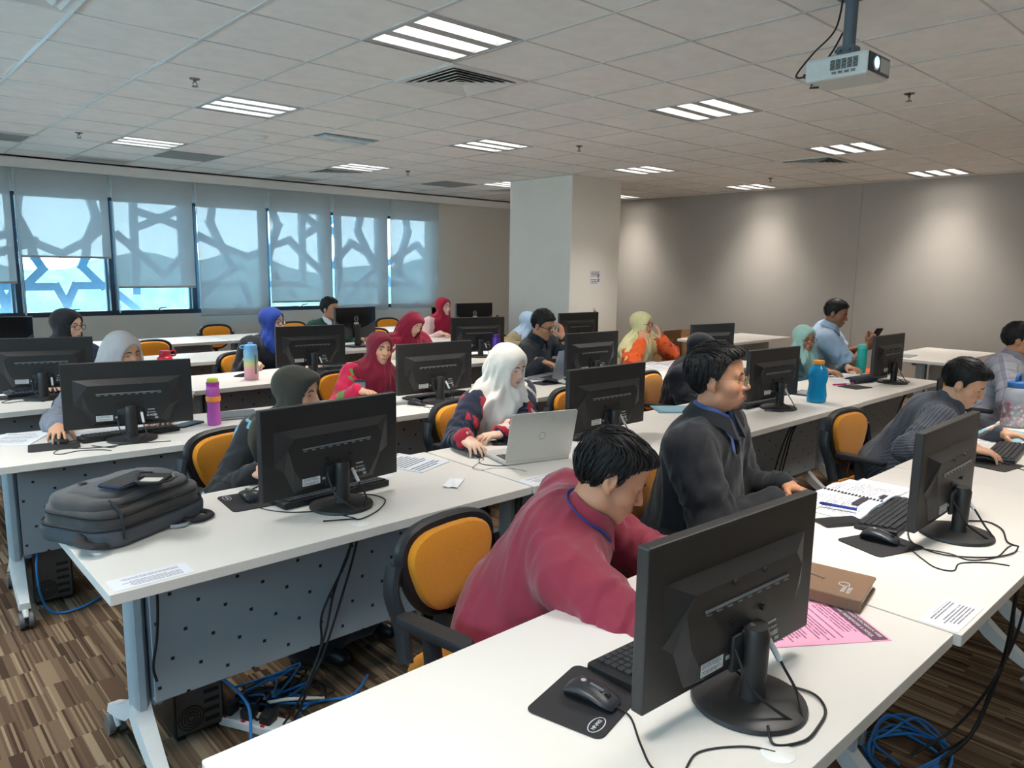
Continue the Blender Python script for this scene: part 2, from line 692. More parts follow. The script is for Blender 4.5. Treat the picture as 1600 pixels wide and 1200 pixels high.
def diffuser():
    t = empty('air_diffuser')
    f = MB()
    for sx in (-1, 1):
        f.box((sx * 0.275, 0, -0.003), (0.05, 0.6, 0.008))
        f.box((0, sx * 0.275, -0.003), (0.5, 0.05, 0.008))
    f.build('frame', M_white, t, smooth=False)
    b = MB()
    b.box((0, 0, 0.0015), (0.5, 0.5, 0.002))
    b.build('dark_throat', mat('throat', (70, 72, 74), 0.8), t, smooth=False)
    v = MB()
    for k in range(5):
        a = 0.245 - 0.045 * k
        for q in range(4):
            m4 = Matrix.Rotation(q * PI / 2, 4, 'Z')
            v.M = m4
            z1, z0 = -0.016, -0.003
            a2 = a - 0.041
            v._add([(-a, -a, z1), (a, -a, z1), (a2, -a2, z0), (-a2, -a2, z0),
                    (-a, -a, z1 + .002), (a, -a, z1 + .002), (a2, -a2, z0 + .002), (-a2, -a2, z0 + .002)],
                   [(0, 3, 2, 1), (4, 5, 6, 7), (2, 3, 7, 6), (0, 1, 5, 4)])
    v.M = Matrix.Identity(4)
    v.box((0, 0, -0.014), (0.06, 0.06, 0.004))
    v.build('louvre', M_white, t, smooth=False)
    return t


df = diffuser()
_dl = {(3, 0): 'large square air diffuser next to the nearest ceiling light'.replace('nearest', 'big bright'), (11, 0): 'square air diffuser between the projector and the long side wall',
       (6, 8): 'square air diffuser close to the window pelmet, beside a ceiling light'}
for n, (i, j) in enumerate(DIFF):
    o = df if n == 0 else copy_tree(df)
    o.location = (tx(i) + 0.3, ty(j) + 0.3, CEIL - 0.003)
    tag(o, _dl.get((i, j), 'square air diffuser over the empty part of the room'), 'air vent', 'air diffusers')

for (i, j, lab) in ((2, 10, 'slatted return grille above the blind of the open window'), (6, 10, 'slatted return grille above the blinds further along the window wall'), (0, 8, 'slatted return grille at the edge of the ceiling above the black headscarf')):
    t = empty('return_grille', (tx(i) + 0.3, ty(j) + 0.3 - (0.08 if j == 10 else 0), CEIL - 0.004), 0, lab, 'air vent', 'return grilles')
    f = MB()
    h2 = 0.2 if j == 10 else 0.27
    for s in (-1, 1):
        f.box((0, s * h2, -0.004), (0.6, 0.03, 0.008))
        f.box((s * 0.285, 0, -0.004), (0.03, h2 * 2 - .03, 0.008))
    f.build('frame', M_white, t, smooth=False)
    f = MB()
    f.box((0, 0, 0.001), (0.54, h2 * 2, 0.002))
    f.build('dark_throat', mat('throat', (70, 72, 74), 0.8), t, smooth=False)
    f = MB()
    for k in range(7):
        f.box((0, -h2 + (k + 0.8) * h2 * 2 / 8, -0.006), (0.54, 0.022, 0.003), Euler((0.5, 0, 0)))
    f.build('slat', M_white, t, smooth=False)
for (i, j, lab) in ((3, 8, 'dark flat access panel in the ceiling before the window pelmet'), (9, 8, 'dark flat access panel in the ceiling beside the pillar')):
    f = MB()
    f.rbox((0, 0, 0), (0.57, 0.57, 0.008), 0.003)
    o = f.build('access_panel', mat('access_panel', (136, 138, 136), 0.7), None, smooth=False, loc=(tx(i) + 0.3, ty(j) + 0.3, CEIL - 0.006))
    tag(o, lab, 'panel', 'ceiling access panels')

M_brass = mat('chrome', (120, 118, 112), 0.25, metal=0.9)


def sprinkler():
    t = empty('sprinkler')
    f = MB()
    f.lathe([(0.0, 0), (0.034, 0), (0.03, -0.006), (0.012, -0.012), (0, -0.012)], 16)
    f.build('escutcheon', M_brass, t)
    f = MB()
    f.cyl((0, 0, -0.01), (0, 0, -0.022), 0.009, n=10)
    for s in (-1, 1):
        f.tube([(s * 0.006, 0, -0.02), (s * 0.014, 0, -0.032), (s * 0.006, 0, -0.046)], 0.003, 6)
    f.build('yoke', M_brass, t)
    f = MB()
    f.lathe([(0, -0.046), (0.02, -0.046), (0.02, -0.05), (0, -0.051)], 14)
    f.build('deflector', M_brass, t)
    return t


sp0 = sprinkler()
for n, (x, y, lab) in enumerate(((1.851, 5.054, 'ceiling sprinkler before the louvred light over the second row'), (1.826, 7.9, 'small ceiling sprinkler left of the light by the open window'.replace('left of', 'beside')),
                                 (5.436, 7.9, 'small ceiling sprinkler between window wall and pillar'), (5.438, 5.033, 'ceiling sprinkler in the middle of the ceiling, before the pillar'),
                                 (5.319, 2.018, 'ceiling sprinkler just behind the hanging projector'), (8.9, 4.95, 'ceiling sprinkler above the far light by the long side wall'))):
    o = sp0 if n == 0 else copy_tree(sp0)
    o.location = (x, y, CEIL)
    tag(o, lab, 'sprinkler', 'ceiling sprinklers')
t = empty('smoke_detector', (3.074, 6.832, CEIL), 0, 'round white smoke detector on the ceiling before the windows', 'smoke detector')
f = MB()
f.lathe([(0, 0), (0.055, 0), (0.055, -0.012), (0.04, -0.028), (0, -0.03)], 24)
f.build('cover', M_white, t)
f = MB()
f.lathe([(0.075, 0), (0.075, -0.004), (0.056, -0.006), (0.056, 0)], 24, cap=False)
f.build('base_ring', M_white, t)
t = empty('emergency_light', (tx(4) + 0.3, ty(4) + 0.35, CEIL), 0, 'flat pale emergency light fitting in the ceiling beside a diffuser', 'light')
f = MB()
f.rbox((0, 0, -0.012), (0.5, 0.16, 0.02), 0.005)
f.build('lens', mat('pale_lens', (190, 205, 205), 0.25), t)
f = MB()
f.box((0, 0, -0.001), (0.56, 0.22, 0.006))
f.build('backplate', mat('grey_plate', (120, 124, 124), 0.5), t, smooth=False)

# ------------------------------------------------------------------ windows: glass, frames, blinds
def glass_mat():
    m, t, b = _nodes('tinted_glass')
    t.nodes.remove(b)
    tr = t.nodes.new('ShaderNodeBsdfTransparent')
    tr.inputs[0].default_value = (0.80, 0.95, 1.0, 1)
    gl = t.nodes.new('ShaderNodeBsdfGlossy')
    gl.inputs['Roughness'].default_value = 0.03
    lw = t.nodes.new('ShaderNodeLayerWeight')
    lw.inputs[0].default_value = 0.12
    nz = t.nodes.new('ShaderNodeTexNoise')
    nz.inputs['Scale'].default_value = 2
    mr = t.nodes.new('ShaderNodeMapRange')
    mr.inputs['To Min'].default_value = 0.55
    mr.inputs['To Max'].default_value = 0.65
    mu = t.nodes.new('ShaderNodeMath')
    mu.operation = 'MULTIPLY'
    t.links.new(nz.outputs[0], mr.inputs[0])
    t.links.new(mr.outputs[0], mu.inputs[1])
    t.links.new(lw.outputs['Fresnel'], mu.inputs[0])
    mx = t.nodes.new('ShaderNodeMixShader')
    t.links.new(mu.outputs[0], mx.inputs[0])
    t.links.new(tr.outputs[0], mx.inputs[1])
    t.links.new(gl.outputs[0], mx.inputs[2])
    t.links.new(mx.outputs[0], t.nodes['Material Output'].inputs[0])
    return m


def blind_mat():
    m, t, b = _nodes('sunscreen_fabric')
    t.nodes.remove(b)
    co = t.nodes.new('ShaderNodeTexCoord')
    nz = t.nodes.new('ShaderNodeTexNoise')
    nz.inputs['Scale'].default_value = 6
    t.links.new(co.outputs['Object'], nz.inputs['Vector'])
    rp = t.nodes.new('ShaderNodeValToRGB')
    rp.color_ramp.elements[0].color = srgb((198, 202, 202))
    rp.color_ramp.elements[1].color = srgb((206, 210, 210))
    t.links.new(nz.outputs['Fac'], rp.inputs[0])
    di = t.nodes.new('ShaderNodeBsdfDiffuse')
    tl = t.nodes.new('ShaderNodeBsdfTranslucent')
    tl.inputs[0].default_value = (0.55, 0.62, 0.64, 1)
    t.links.new(rp.outputs[0], di.inputs[0])
    m1 = t.nodes.new('ShaderNodeMixShader')
    m1.inputs[0].default_value = BLIND_TL
    t.links.new(di.outputs[0], m1.inputs[1])
    t.links.new(tl.outputs[0], m1.inputs[2])
    tr = t.nodes.new('ShaderNodeBsdfTransparent')
    m2 = t.nodes.new('ShaderNodeMixShader')
    m2.inputs[0].default_value = BLIND_TR
    t.links.new(m1.outputs[0], m2.inputs[1])
    t.links.new(tr.outputs[0], m2.inputs[2])
    t.links.new(m2.outputs[0], t.nodes['Material Output'].inputs[0])
    return m


BLIND_TL, BLIND_TR = 0.16, 0.26
M_glass = glass_mat()
M_blind = blind_mat()
MUL = [1.64 + 1.002 * k for k in range(-4, 7)]
for k, x in enumerate(MUL):
    xr = x + 1.002 if k < len(MUL) - 1 else WX
    if xr - x < 0.3:
        continue
    t = MB()
    t.box((x, WY + 0.07, (WH + WL) / 2), (0.055, 0.12, WL - WH))
    t.box(((x + xr) / 2, WY + 0.05, WH + 0.03), (xr - x - 0.05, 0.1, 0.06))
    t.box(((x + xr) / 2, WY + 0.07, WL - 0.02), (xr - x - 0.05, 0.08, 0.04))
    o = struct(t, 'window_%d' % (k + 1), M_navy, smooth=False)
    g = MB()
    g.box(((x + xr) / 2, WY + 0.08, (WH + WL) / 2), (xr - x - 0.05, 0.006, WL - WH - 0.06))
    g.build('pane', M_glass, o, smooth=False)
    s = MB()
    s.box((x + 0.055, WY + 0.06, (WH + WL) / 2), (0.03, 0.05, WL - WH - 0.08))
    s.box((xr - 0.055, WY + 0.06, (WH + WL) / 2), (0.03, 0.05, WL - WH - 0.08))
    s.build('sash', mat('sash_blue', (96, 128, 148), 0.4), o, smooth=False)
    hd = MB()
    xm = (x + xr) / 2 + 0.02
    hd.rbox((xm, WY - 0.012, WH + 0.045), (0.085, 0.024, 0.028), 0.005)
    hd.tube([(xm, WY - 0.02, WH + 0.055), (xm, WY - 0.045, WH + 0.075), (xm + 0.02, WY - 0.05, WH + 0.085), (xm + 0.085, WY - 0.05, WH + 0.09)], [0.008, 0.008, 0.008, 0.006], 8)
    hd.build('handle', mat('handle_grey', (70, 80, 88), 0.35), o)
for k in range(12):  # unseen windows added in the left wall for bluish side daylight
    y = LY0 + (LY1 - LY0) * k / 12
    yr = LY0 + (LY1 - LY0) * (k + 1) / 12
    t = MB()
    t.box((X0 - 0.1, y, (LZ0 + LZ1) / 2), (0.1, 0.05, LZ1 - LZ0))
    for z_ in (LZ0 + 0.03, LZ1 - 0.02):
        t.box((X0 - 0.1, (y + yr) / 2, z_), (0.08, yr - y - 0.05, 0.05))
    o = struct(t, 'window_%d' % (k + 21), M_navy, smooth=False)
    g = MB()
    g.box((X0 - 0.1, (y + yr) / 2, (LZ0 + LZ1) / 2), (0.006, yr - y - 0.05, LZ1 - LZ0 - 0.06))
    g.build('pane', M_glass, o, smooth=False)
BB = {3: 1.347, 4: 1.646, 5: 1.287, 6: 0.906, 7: 1.063, 8: 0.915, 9: 0.93, 2: 1.2, 1: 1.3, 0: 1.2}
BLAB = {3: 'grey roller blind half drawn at the picture edge, before the black-scarfed woman', 4: 'grey roller blind pulled up highest, with a whole star showing below it', 5: 'grey roller blind that stops above a lever handle',
        6: 'fully lowered grey roller blind next to the blind with the lever handle below', 7: 'grey roller blind with a thin bright gap beneath, behind the man in green',
        8: 'fully lowered grey roller blind just past the man in green', 9: 'last fully lowered grey roller blind, next to the plain wall'}
for k in range(10):
    x = MUL[k]
    xr = x + 1.002
    zb = BB[k]
    t = empty('roller_blind', (x + 0.501, 10.19, 2.62), 0, BLAB.get(k, 'grey roller blind out at the side of the room'), 'blind', 'grey roller blinds')
    n = 14
    f = MB()
    rings = []
    for i in range(n + 1):
        z = (zb - 2.62) * i / n
        rings.append([(-0.475, 0.0015, z), (0.475, 0.0015, z), (0.475, -0.0015, z), (-0.475, -0.0015, z)])
    f.loft(rings)
    f.build('fabric', M_blind, t, smooth=False)
    f = MB()
    f.rbox((0, 0, zb - 2.62 - 0.012), (0.952, 0.014, 0.026), 0.004)
    f.build('bottom_bar', mat('blind_bar', (176, 180, 180), 0.5), t)
    f = MB()
    f.cyl((-0.478, 0.0, 0.045), (0.478, 0.0, 0.045), 0.026, n=16)
    f.build('roller', mat('blind_bar', (176, 180, 180), 0.5), t)
    f = MB()
    ch = [(-0.487, -0.012, 0.04)] + [(-0.487 + 0.004 * math.sin(q * 1.3), -0.014, -0.2 * q) for q in range(1, 8)]
    z0 = 0.93 - 2.62
    ch = [p for p in ch if p[2] > z0 + 0.1] + [(-0.480, -0.014, z0 + 0.06), (-0.470, -0.014, z0 + 0.04), (-0.463, -0.014, z0 + 0.07), (-0.472, -0.012, z0 + 0.5), (-0.478, -0.012, 0.0)]
    f.tube(spline(ch, 4), 0.0035, 6)
    f.build('pull_chain', mat('chain_white', (205, 210, 210), 0.4), t)

# outside: carved star screen, treeline, bright lawn
BARS = [[(1.81, 2.45), (1.75, 2.14), (1.88, 1.82), (2.2, 1.68), (2.49, 1.84), (2.62, 2.15), (2.54, 2.47)], [(1.9, 1.64), (1.98, 1.49), (1.77, 1.27)], [(2.47, 1.65), (2.41, 1.52), (2.63, 1.27)],
        [(1.73, 1.27), (2.11, 1.27), (2.21, 1.04), (2.32, 1.28), (2.69, 1.28)], [(1.88, 1.82), (1.9, 1.64)], [(2.49, 1.84), (2.47, 1.65)], [(3.07, 2.46), (3.04, 1.2)], [(3.67, 2.5), (3.66, 1.3)],
        [(3.11, 2.25), (3.39, 2.17), (3.65, 2.3)], [(3.12, 2.05), (3.39, 2.17), (3.67, 2.07)], [(2.86, 1.93), (3.14, 1.67), (3.38, 1.42), (3.65, 1.66)], [(2.69, 1.28), (3.02, 0.97)],
        [(4.12, 2.45), (4.06, 2.15), (4.21, 1.82), (4.58, 1.69), (4.93, 1.82)], [(3.82, 1.88), (3.9, 1.96), (4.21, 1.82), (4.35, 1.51), (4.1, 1.33), (3.86, 1.06)], [(3.85, 1.3), (4.49, 1.29), (4.58, 1.0)],
        [(1.2, 1.75), (1.65, 1.9)], [(1.1, 1.29), (1.65, 1.28)], [(1.64, 1.18), (1.51, 0.93)], [(1.52, 1.2), (1.62, 0.93)], [(2.62, 2.15), (2.68, 2.02), (2.49, 1.84)], [(1.75, 2.14), (1.67, 1.96), (1.88, 1.82)],
        [(4.95, 2.44), (5.07, 2.16), (4.93, 1.8), (4.88, 1.61)], [(4.93, 1.84), (5.24, 1.95), (5.49, 1.72), (5.78, 1.48)], [(5.46, 2.47), (5.45, 1.3)], [(5.77, 2.48), (5.78, 1.42)], [(5.54, 2.3), (5.72, 2.17), (5.53, 2.05)],
        [(6.03, 2.35), (5.86, 2.19), (6.05, 2.05)], [(4.91, 1.29), (5.45, 1.29)], [(4.99, 1.42), (5.31, 1.08)], [(6.51, 2.45), (6.43, 2.14), (6.72, 1.61), (6.91, 1.72)], [(5.96, 1.58), (6.31, 1.94), (6.69, 1.74)],
        [(6.07, 2.4), (6.08, 1.22)], [(6.81, 2.47), (6.82, 0.95)], [(6.72, 1.53), (6.17, 1.02)], [(6.15, 1.29), (6.78, 1.28)], [(7.35, 2.47), (7.41, 2.16), (7.18, 1.51), (7.42, 1.3)], [(7.0, 1.64), (7.59, 1.95), (7.76, 1.79)],
        [(7.03, 1.28), (7.76, 1.28)], [(6.72, 1.61), (7.03, 1.32)]]
BARS += [[(x - 3.006 * k, z) for x, z in l] for k in (1, 2) for l in BARS if 1.7 < l[0][0] < 4.3]
mb = MB()
for bi, l in enumerate(BARS):
    for si, (a, b2) in enumerate(zip(l[:-1], l[1:])):
        dx, dz = b2[0] - a[0], b2[1] - a[1]
        L_ = math.hypot(dx, dz)
        mb.box(((a[0] + b2[0]) / 2, 10.78, (a[1] + b2[1]) / 2), (L_ + 0.085, 0.06 + 0.0006 * bi + 0.0247 * (si % 2) + 0.003 * si, 0.095), Euler((0, -math.atan2(dz, dx), 0)))
mb.box((2.8, 10.78, 2.55), (14, 0.06, 0.12))
mb.box((2.8, 10.78, 0.8), (14, 0.06, 0.12))
o = struct(mb, 'trim_2', mat('facade_screen', (166, 190, 214), 0.6), smooth=False)
tag(o, 'pale carved star-pattern sun screen outside the windows')
mb = MB()
mb.box((20, 110, -6.1), (400, 196, 0.2))
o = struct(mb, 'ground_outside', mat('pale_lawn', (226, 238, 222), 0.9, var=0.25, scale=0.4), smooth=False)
# tree belt on the skyline
random.seed(3)
mb = MB()
top = []
xs = [-70 + 3.0 * k for k in range(70)]
prof = [5.2 + 1.2 * math.sin(k * 0.37) + 0.7 * math.sin(k * 0.93 + 1) + random.uniform(-.4, .4) for k in range(len(xs))]
rings = []
for x, h in zip(xs, prof):
    rings.append([(x, 118, -6), (x, 119, -6 + (h + 2.5) * 0.6), (x, 123, -6 + (h + 2.5)), (x, 128, -6 + (h + 2.2)), (x, 134, -6)])
mb.loft(rings)
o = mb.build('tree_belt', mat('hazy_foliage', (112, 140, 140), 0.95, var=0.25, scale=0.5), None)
tag(o, 'hazy belt of trees on the skyline beyond the windows', 'trees', kind='stuff')

# ------------------------------------------------------------------ desks
M_top = mat('white_laminate', (222, 217, 210), 0.38, var=0.012, scale=6, bump=0.02, bscale=300)
M_edge = mat('laminate_edge', (205, 208, 206), 0.45, var=0.02)
M_leg = mat('desk_leg', (176, 190, 198), 0.4, metal=0.15, var=0.03)
M_legd = mat('desk_leg_channel', (118, 128, 138), 0.45, metal=0.2, var=0.04)
M_foot = mat('desk_foot', (214, 216, 214), 0.4, var=0.02)
M_black = mat('black_plastic', (30, 31, 33), 0.45, var=0.08)
M_wheel = mat('wheel_grey', (104, 106, 108), 0.4)
DZ = 0.75


def panel_mat():
    m, t, b = _nodes('perforated_panel')
    L = t.links
    co = t.nodes.new('ShaderNodeTexCoord')
    sp = t.nodes.new('ShaderNodeSeparateXYZ')
    L.new(co.outputs['Object'], sp.inputs[0])

    def mth(op, a, c=0.0):
        n = t.nodes.new('ShaderNodeMath')
        n.operation = op
        for i, v in enumerate((a, c)):
            if isinstance(v, (int, float)):
                n.inputs[i].default_value = v
            else:
                L.new(v, n.inputs[i])
        return n.outputs[0]
    # lattice of little square holes, turned by about 17 degrees
    ca, sa = math.cos(R(-27)), math.sin(R(-27))
    u = mth('ADD', mth('MULTIPLY', sp.outputs['X'], ca), mth('MULTIPLY', sp.outputs['Z'], sa))
    v = mth('ADD', mth('MULTIPLY', sp.outputs['X'], -sa), mth('MULTIPLY', sp.outputs['Z'], ca))
    P = 0.092
    cu = mth('SUBTRACT', u, mth('MULTIPLY', mth('ROUND', mth('DIVIDE', u, P)), P))
    cv = mth('SUBTRACT', v, mth('MULTIPLY', mth('ROUND', mth('DIVIDE', v, P)), P))
    # rotate local offset back so the holes stay upright
    hx = mth('ABSOLUTE', mth('SUBTRACT', mth('MULTIPLY', cu, ca), mth('MULTIPLY', cv, sa)))
    hz = mth('ABSOLUTE', mth('ADD', mth('MULTIPLY', cu, sa), mth('MULTIPLY', cv, ca)))
    k = mth('MULTIPLY', mth('LESS_THAN', hx, 0.0055), mth('LESS_THAN', hz, 0.0055))
    zz = mth('LESS_THAN', sp.outputs['Z'], 0.66)
    k = mth('MULTIPLY', k, zz)
    mx = t.nodes.new('ShaderNodeMix')
    mx.data_type = 'RGBA'
    mx.inputs[6].default_value = srgb((150, 160, 168))
    mx.inputs[7].default_value = srgb((18, 20, 22))
    L.new(k, mx.inputs[0])
    L.new(mx.outputs[2], b.inputs['Base Color'])
    b.inputs['Roughness'].default_value = 0.5
    b.inputs['Metallic'].default_value = 0.1
    return m


M_panel = panel_mat()


def caster(x, y, brake):
    w_ = MB()
    for s in (-1, 1):
        w_.tube([(x + s * 0.008, y, 0.037), (x + s * 0.026, y, 0.037)], 0.036, 18)
    w_.cyl((x - 0.02, y, 0.037), (x + 0.02, y, 0.037), 0.014, n=12)
    h = MB()
    h.cyl((x, y, 0.05), (x, y, 0.085), 0.011, n=12)
    h.tube([(x, y + 0.03 * brake, 0.06), (x, y + 0.015 * brake, 0.077), (x, y - 0.02 * brake, 0.077), (x, y - 0.045 * brake, 0.045)], [0.010, 0.012, 0.012, 0.008], 8)
    return w_, h


def make_desk():
    t = empty('training_table')
    m = MB()
    m.prism(rrect(1.498, 0.71, 0.004, 2, 0.749, 0.355), DZ - 0.03, DZ, 0.0012)
    m.build('tabletop', M_top, t, smooth=False)
    m = MB()
    m.box((0.749, 0.225, 0.4875), (1.19, 0.012, 0.405))
    m.box((0.749, 0.236, 0.288), (1.19, 0.022, 0.006))
    m.build('modesty_panel', M_panel, t, smooth=False)
    m = MB()
    m.box((0.749, 0.36, 0.695), (1.2, 0.06, 0.035))
    m.box((0.749, 0.55, 0.703), (1.2, 0.035, 0.03))
    m.build('under_rail', M_legd, t, smooth=False)
    for x, s in ((0.13, 1), (1.368, -1)):
        c = MB()
        c.M = Matrix.Translation((x, 0.30, 0)) @ Matrix.Diagonal((1, 1, 1, 1))
        c.lathe([(0.032, 0.25), (0.032, 0.715)], 18, sx=0.9, sy=1.15)
        for q in (-1, 1):
            c.box((q * 0.0, q * 0.036, 0.48), (0.02, 0.006, 0.46))
        c.box((0, 0.0, 0.713), (0.09, 0.42, 0.012))
        c.M = Matrix.Identity(4)
        leg = c.build('leg', M_leg, t)
        ch = MB()
        ch.rbox((x + s * 0.042, 0.285, 0.48), (0.03, 0.055, 0.45), 0.004)
        for q in (-1, 0, 1):
            ch.box((x + s * 0.045, 0.256, 0.48), (0.005 + 0.004 * q, 0.004, 0.45))
        ch.build('cable_channel', M_legd, leg, smooth=False)
        f = MB()
        for y1 in (0.085, 0.615):
            d = 1 if y1 > 0.3 else -1
            rings = []
            for k in range(7):
                q = k / 6
                y = 0.30 + d * (0.0 + (abs(y1 - 0.30)) * q)
                z = 0.255 - 0.155 * q ** 0.75
                hw = 0.033 - 0.010 * q
                hh = 0.034 - 0.020 * q
                rings.append([(x - hw, y, z - hh), (x + hw, y, z - hh), (x + hw * 0.8, y, z + hh), (x - hw * 0.8, y, z + hh)])
            if d < 0:
                rings = [list(reversed(r_)) for r_ in rings]
            f.loft(rings)
        f.build('foot', M_foot, leg, smooth=False)
        for y1, br in ((0.085, -1), (0.615, 1)):
            w_, h = caster(x, y1, br)
            cw = w_.build('caster', M_wheel, leg)
            h.build('caster_fork', M_foot, cw)
    g = MB()
    g.lathe([(0, 0), (0.031, 0), (0.031, 0.0015), (0.027, 0.003), (0, 0.003)], 28, c=(0.77, 0.06, DZ))
    g.build('cable_grommet', mat('grommet_white', (226, 224, 220), 0.35), t)
    return t


_ord = ['first', 'second', 'third', 'fourth', 'fifth', 'sixth']
_rows = [
    ('front row', [(0.40, 0.50, 0.2), (1.905, 0.49, 0.2), (3.407, 0.50, 0), (4.91, 0.51, 0)]),
    ('second row', [(0.458, 2.01, 0), (1.962, 2.005, -0.3), (3.465, 1.985, 0.3), (4.967, 2.0, 0.5)]),
    ('third row', [(0.37, 3.60, -4.0), (1.872, 3.487, -1.6), (3.375, 3.43, -0.5), (4.878, 3.415, -0.3)]),
    ('fourth row', [(0.20, 4.91, 0.3), (1.735, 5.01, 0.6), (3.24, 5.02, 0), (4.745, 5.02, 0)]),
    ('fifth row', [(0.13, 6.46, 0), (1.65, 6.47, 0.3), (3.16, 6.50, 0), (4.68, 6.50, 0)]),
    ('back row', [(0.22, 8.08, 0), (1.73, 8.09, 0), (3.24, 8.10, 0), (4.75, 8.10, 0)])]
_dl = {
    (0, 0): 'white table in front with the largest monitor, mouse and pink handout on it',
    (0, 1): 'white table before the man in the black jacket, holding spiral booklet and keyboard',
    (0, 2): 'white table where the pinstripe-shirted man holds a mouse',
    (0, 3): 'white table at the picture edge, next to the man in the plaid shirt',
    (1, 0): 'white table carrying the dark grey backpack on its free end',
    (1, 1): 'white table carrying the open silver laptop of the woman in the white headscarf',
    (1, 2): 'white table behind the black-jacketed man, with a teal folder on it',
    (1, 3): 'white table with the big blue bottle standing near its seam',
    (2, 0): 'white table with the pink and orange bottle, before the woman in pale grey headscarf',
    (2, 1): 'white table before the woman in the maroon headscarf and pink floral dress',
    (2, 2): 'white table with the grey laptop of the man holding his forehead',
    (2, 3): 'white table with loose papers before the woman in the yellow headscarf',
    (3, 0): 'white table before the woman in black headscarf and navy sleeves',
    (3, 1): 'white table with the pastel gradient bottle before the blue-scarfed woman',
    (3, 2): 'white table with the purple bottle, by the bowed woman in crimson',
    (3, 3): 'white table before the woman in pale blue headscarf and khaki jacket',
    (4, 0): 'white table in the fifth row with the dark monitor at the picture edge',
    (4, 1): 'empty white table of the fifth row behind the red bottle',
    (4, 2): 'white table before the man in the green and white shirt',
    (4, 3): 'white table with the pink bottle with black cap',
    (5, 0): 'white table in the back row before the black-scarfed woman and window',
    (5, 1): 'empty white back-row table below the lever-handled window',
    (5, 2): 'empty white back-row table in front of the yellow chair under the lowered blind',
    (5, 3): 'empty white back-row table nearest the plain wall beside the windows'.replace('nearest', 'next to')}
desk0 = make_desk()
desk_full = None
for ri, (rn, l) in enumerate(_rows):
    for ci, (x, y, a) in enumerate(l):
        o = desk0 if (ri, ci) == (0, 0) else copy_tree(desk0)
        desk_full = o
        o.location = (x, y, 0)
        o.rotation_euler = (0, 0, R(a))
        tag(o, _dl[(ri, ci)], 'table', 'white training tables')
for o in [q for q in COL.objects if q.name.startswith('training_table') and q.location.y < 1]:
    for ch in list(o.children):      # the front row has no panel below the top
        if ch.name.startswith('modesty_panel'):
            bpy.data.objects.remove(ch, do_unlink=True)
for x, y, a, lab in ((7.85, 2.38, 0, 'white table across the aisle, behind the plaid-shirted man, with a grey folder'), (7.7, 4.68, 0, 'white table along the far wall behind the mint-scarfed woman')):
    o = copy_tree(desk_full)
    o.location = (x, y, 0)
    tag(o, lab, 'table', 'white training tables')

# ------------------------------------------------------------------ chairs
M_orange = mat('orange_fabric', (214, 138, 22), 0.85, var=0.05, scale=120, bump=0.12, bscale=900, sheen=0.2)
M_chairblk = mat('chair_black', (34, 36, 40), 0.42, var=0.05)
M_seatblk = mat('seat_fabric', (40, 40, 44), 0.9, var=0.08, scale=200, bump=0.1, bscale=900)
M_chrome = mat('satin_metal', (150, 156, 160), 0.3, metal=0.85, var=0.03)


def back_outline(sc=1.0, n=40, zc=0.69):
    """rounded shield: wide arched top, narrower bottom"""
    pts = []
    for k in range(n):
        a = 2 * PI * k / n
        ca, sa = math.cos(a), math.sin(a)
        x = 0.215 * math.copysign(abs(ca) ** 0.62, ca)
        z = 0.138 * math.copysign(abs(sa) ** 0.72, sa)
        wv = 0.50 + 0.50 * ((z + 0.138) / 0.276) ** 0.8
        pts.append((x * wv * sc, z * sc + 0.010 * sc * (1 - (x / 0.215) ** 2 if z > 0 else 0)))
    return pts


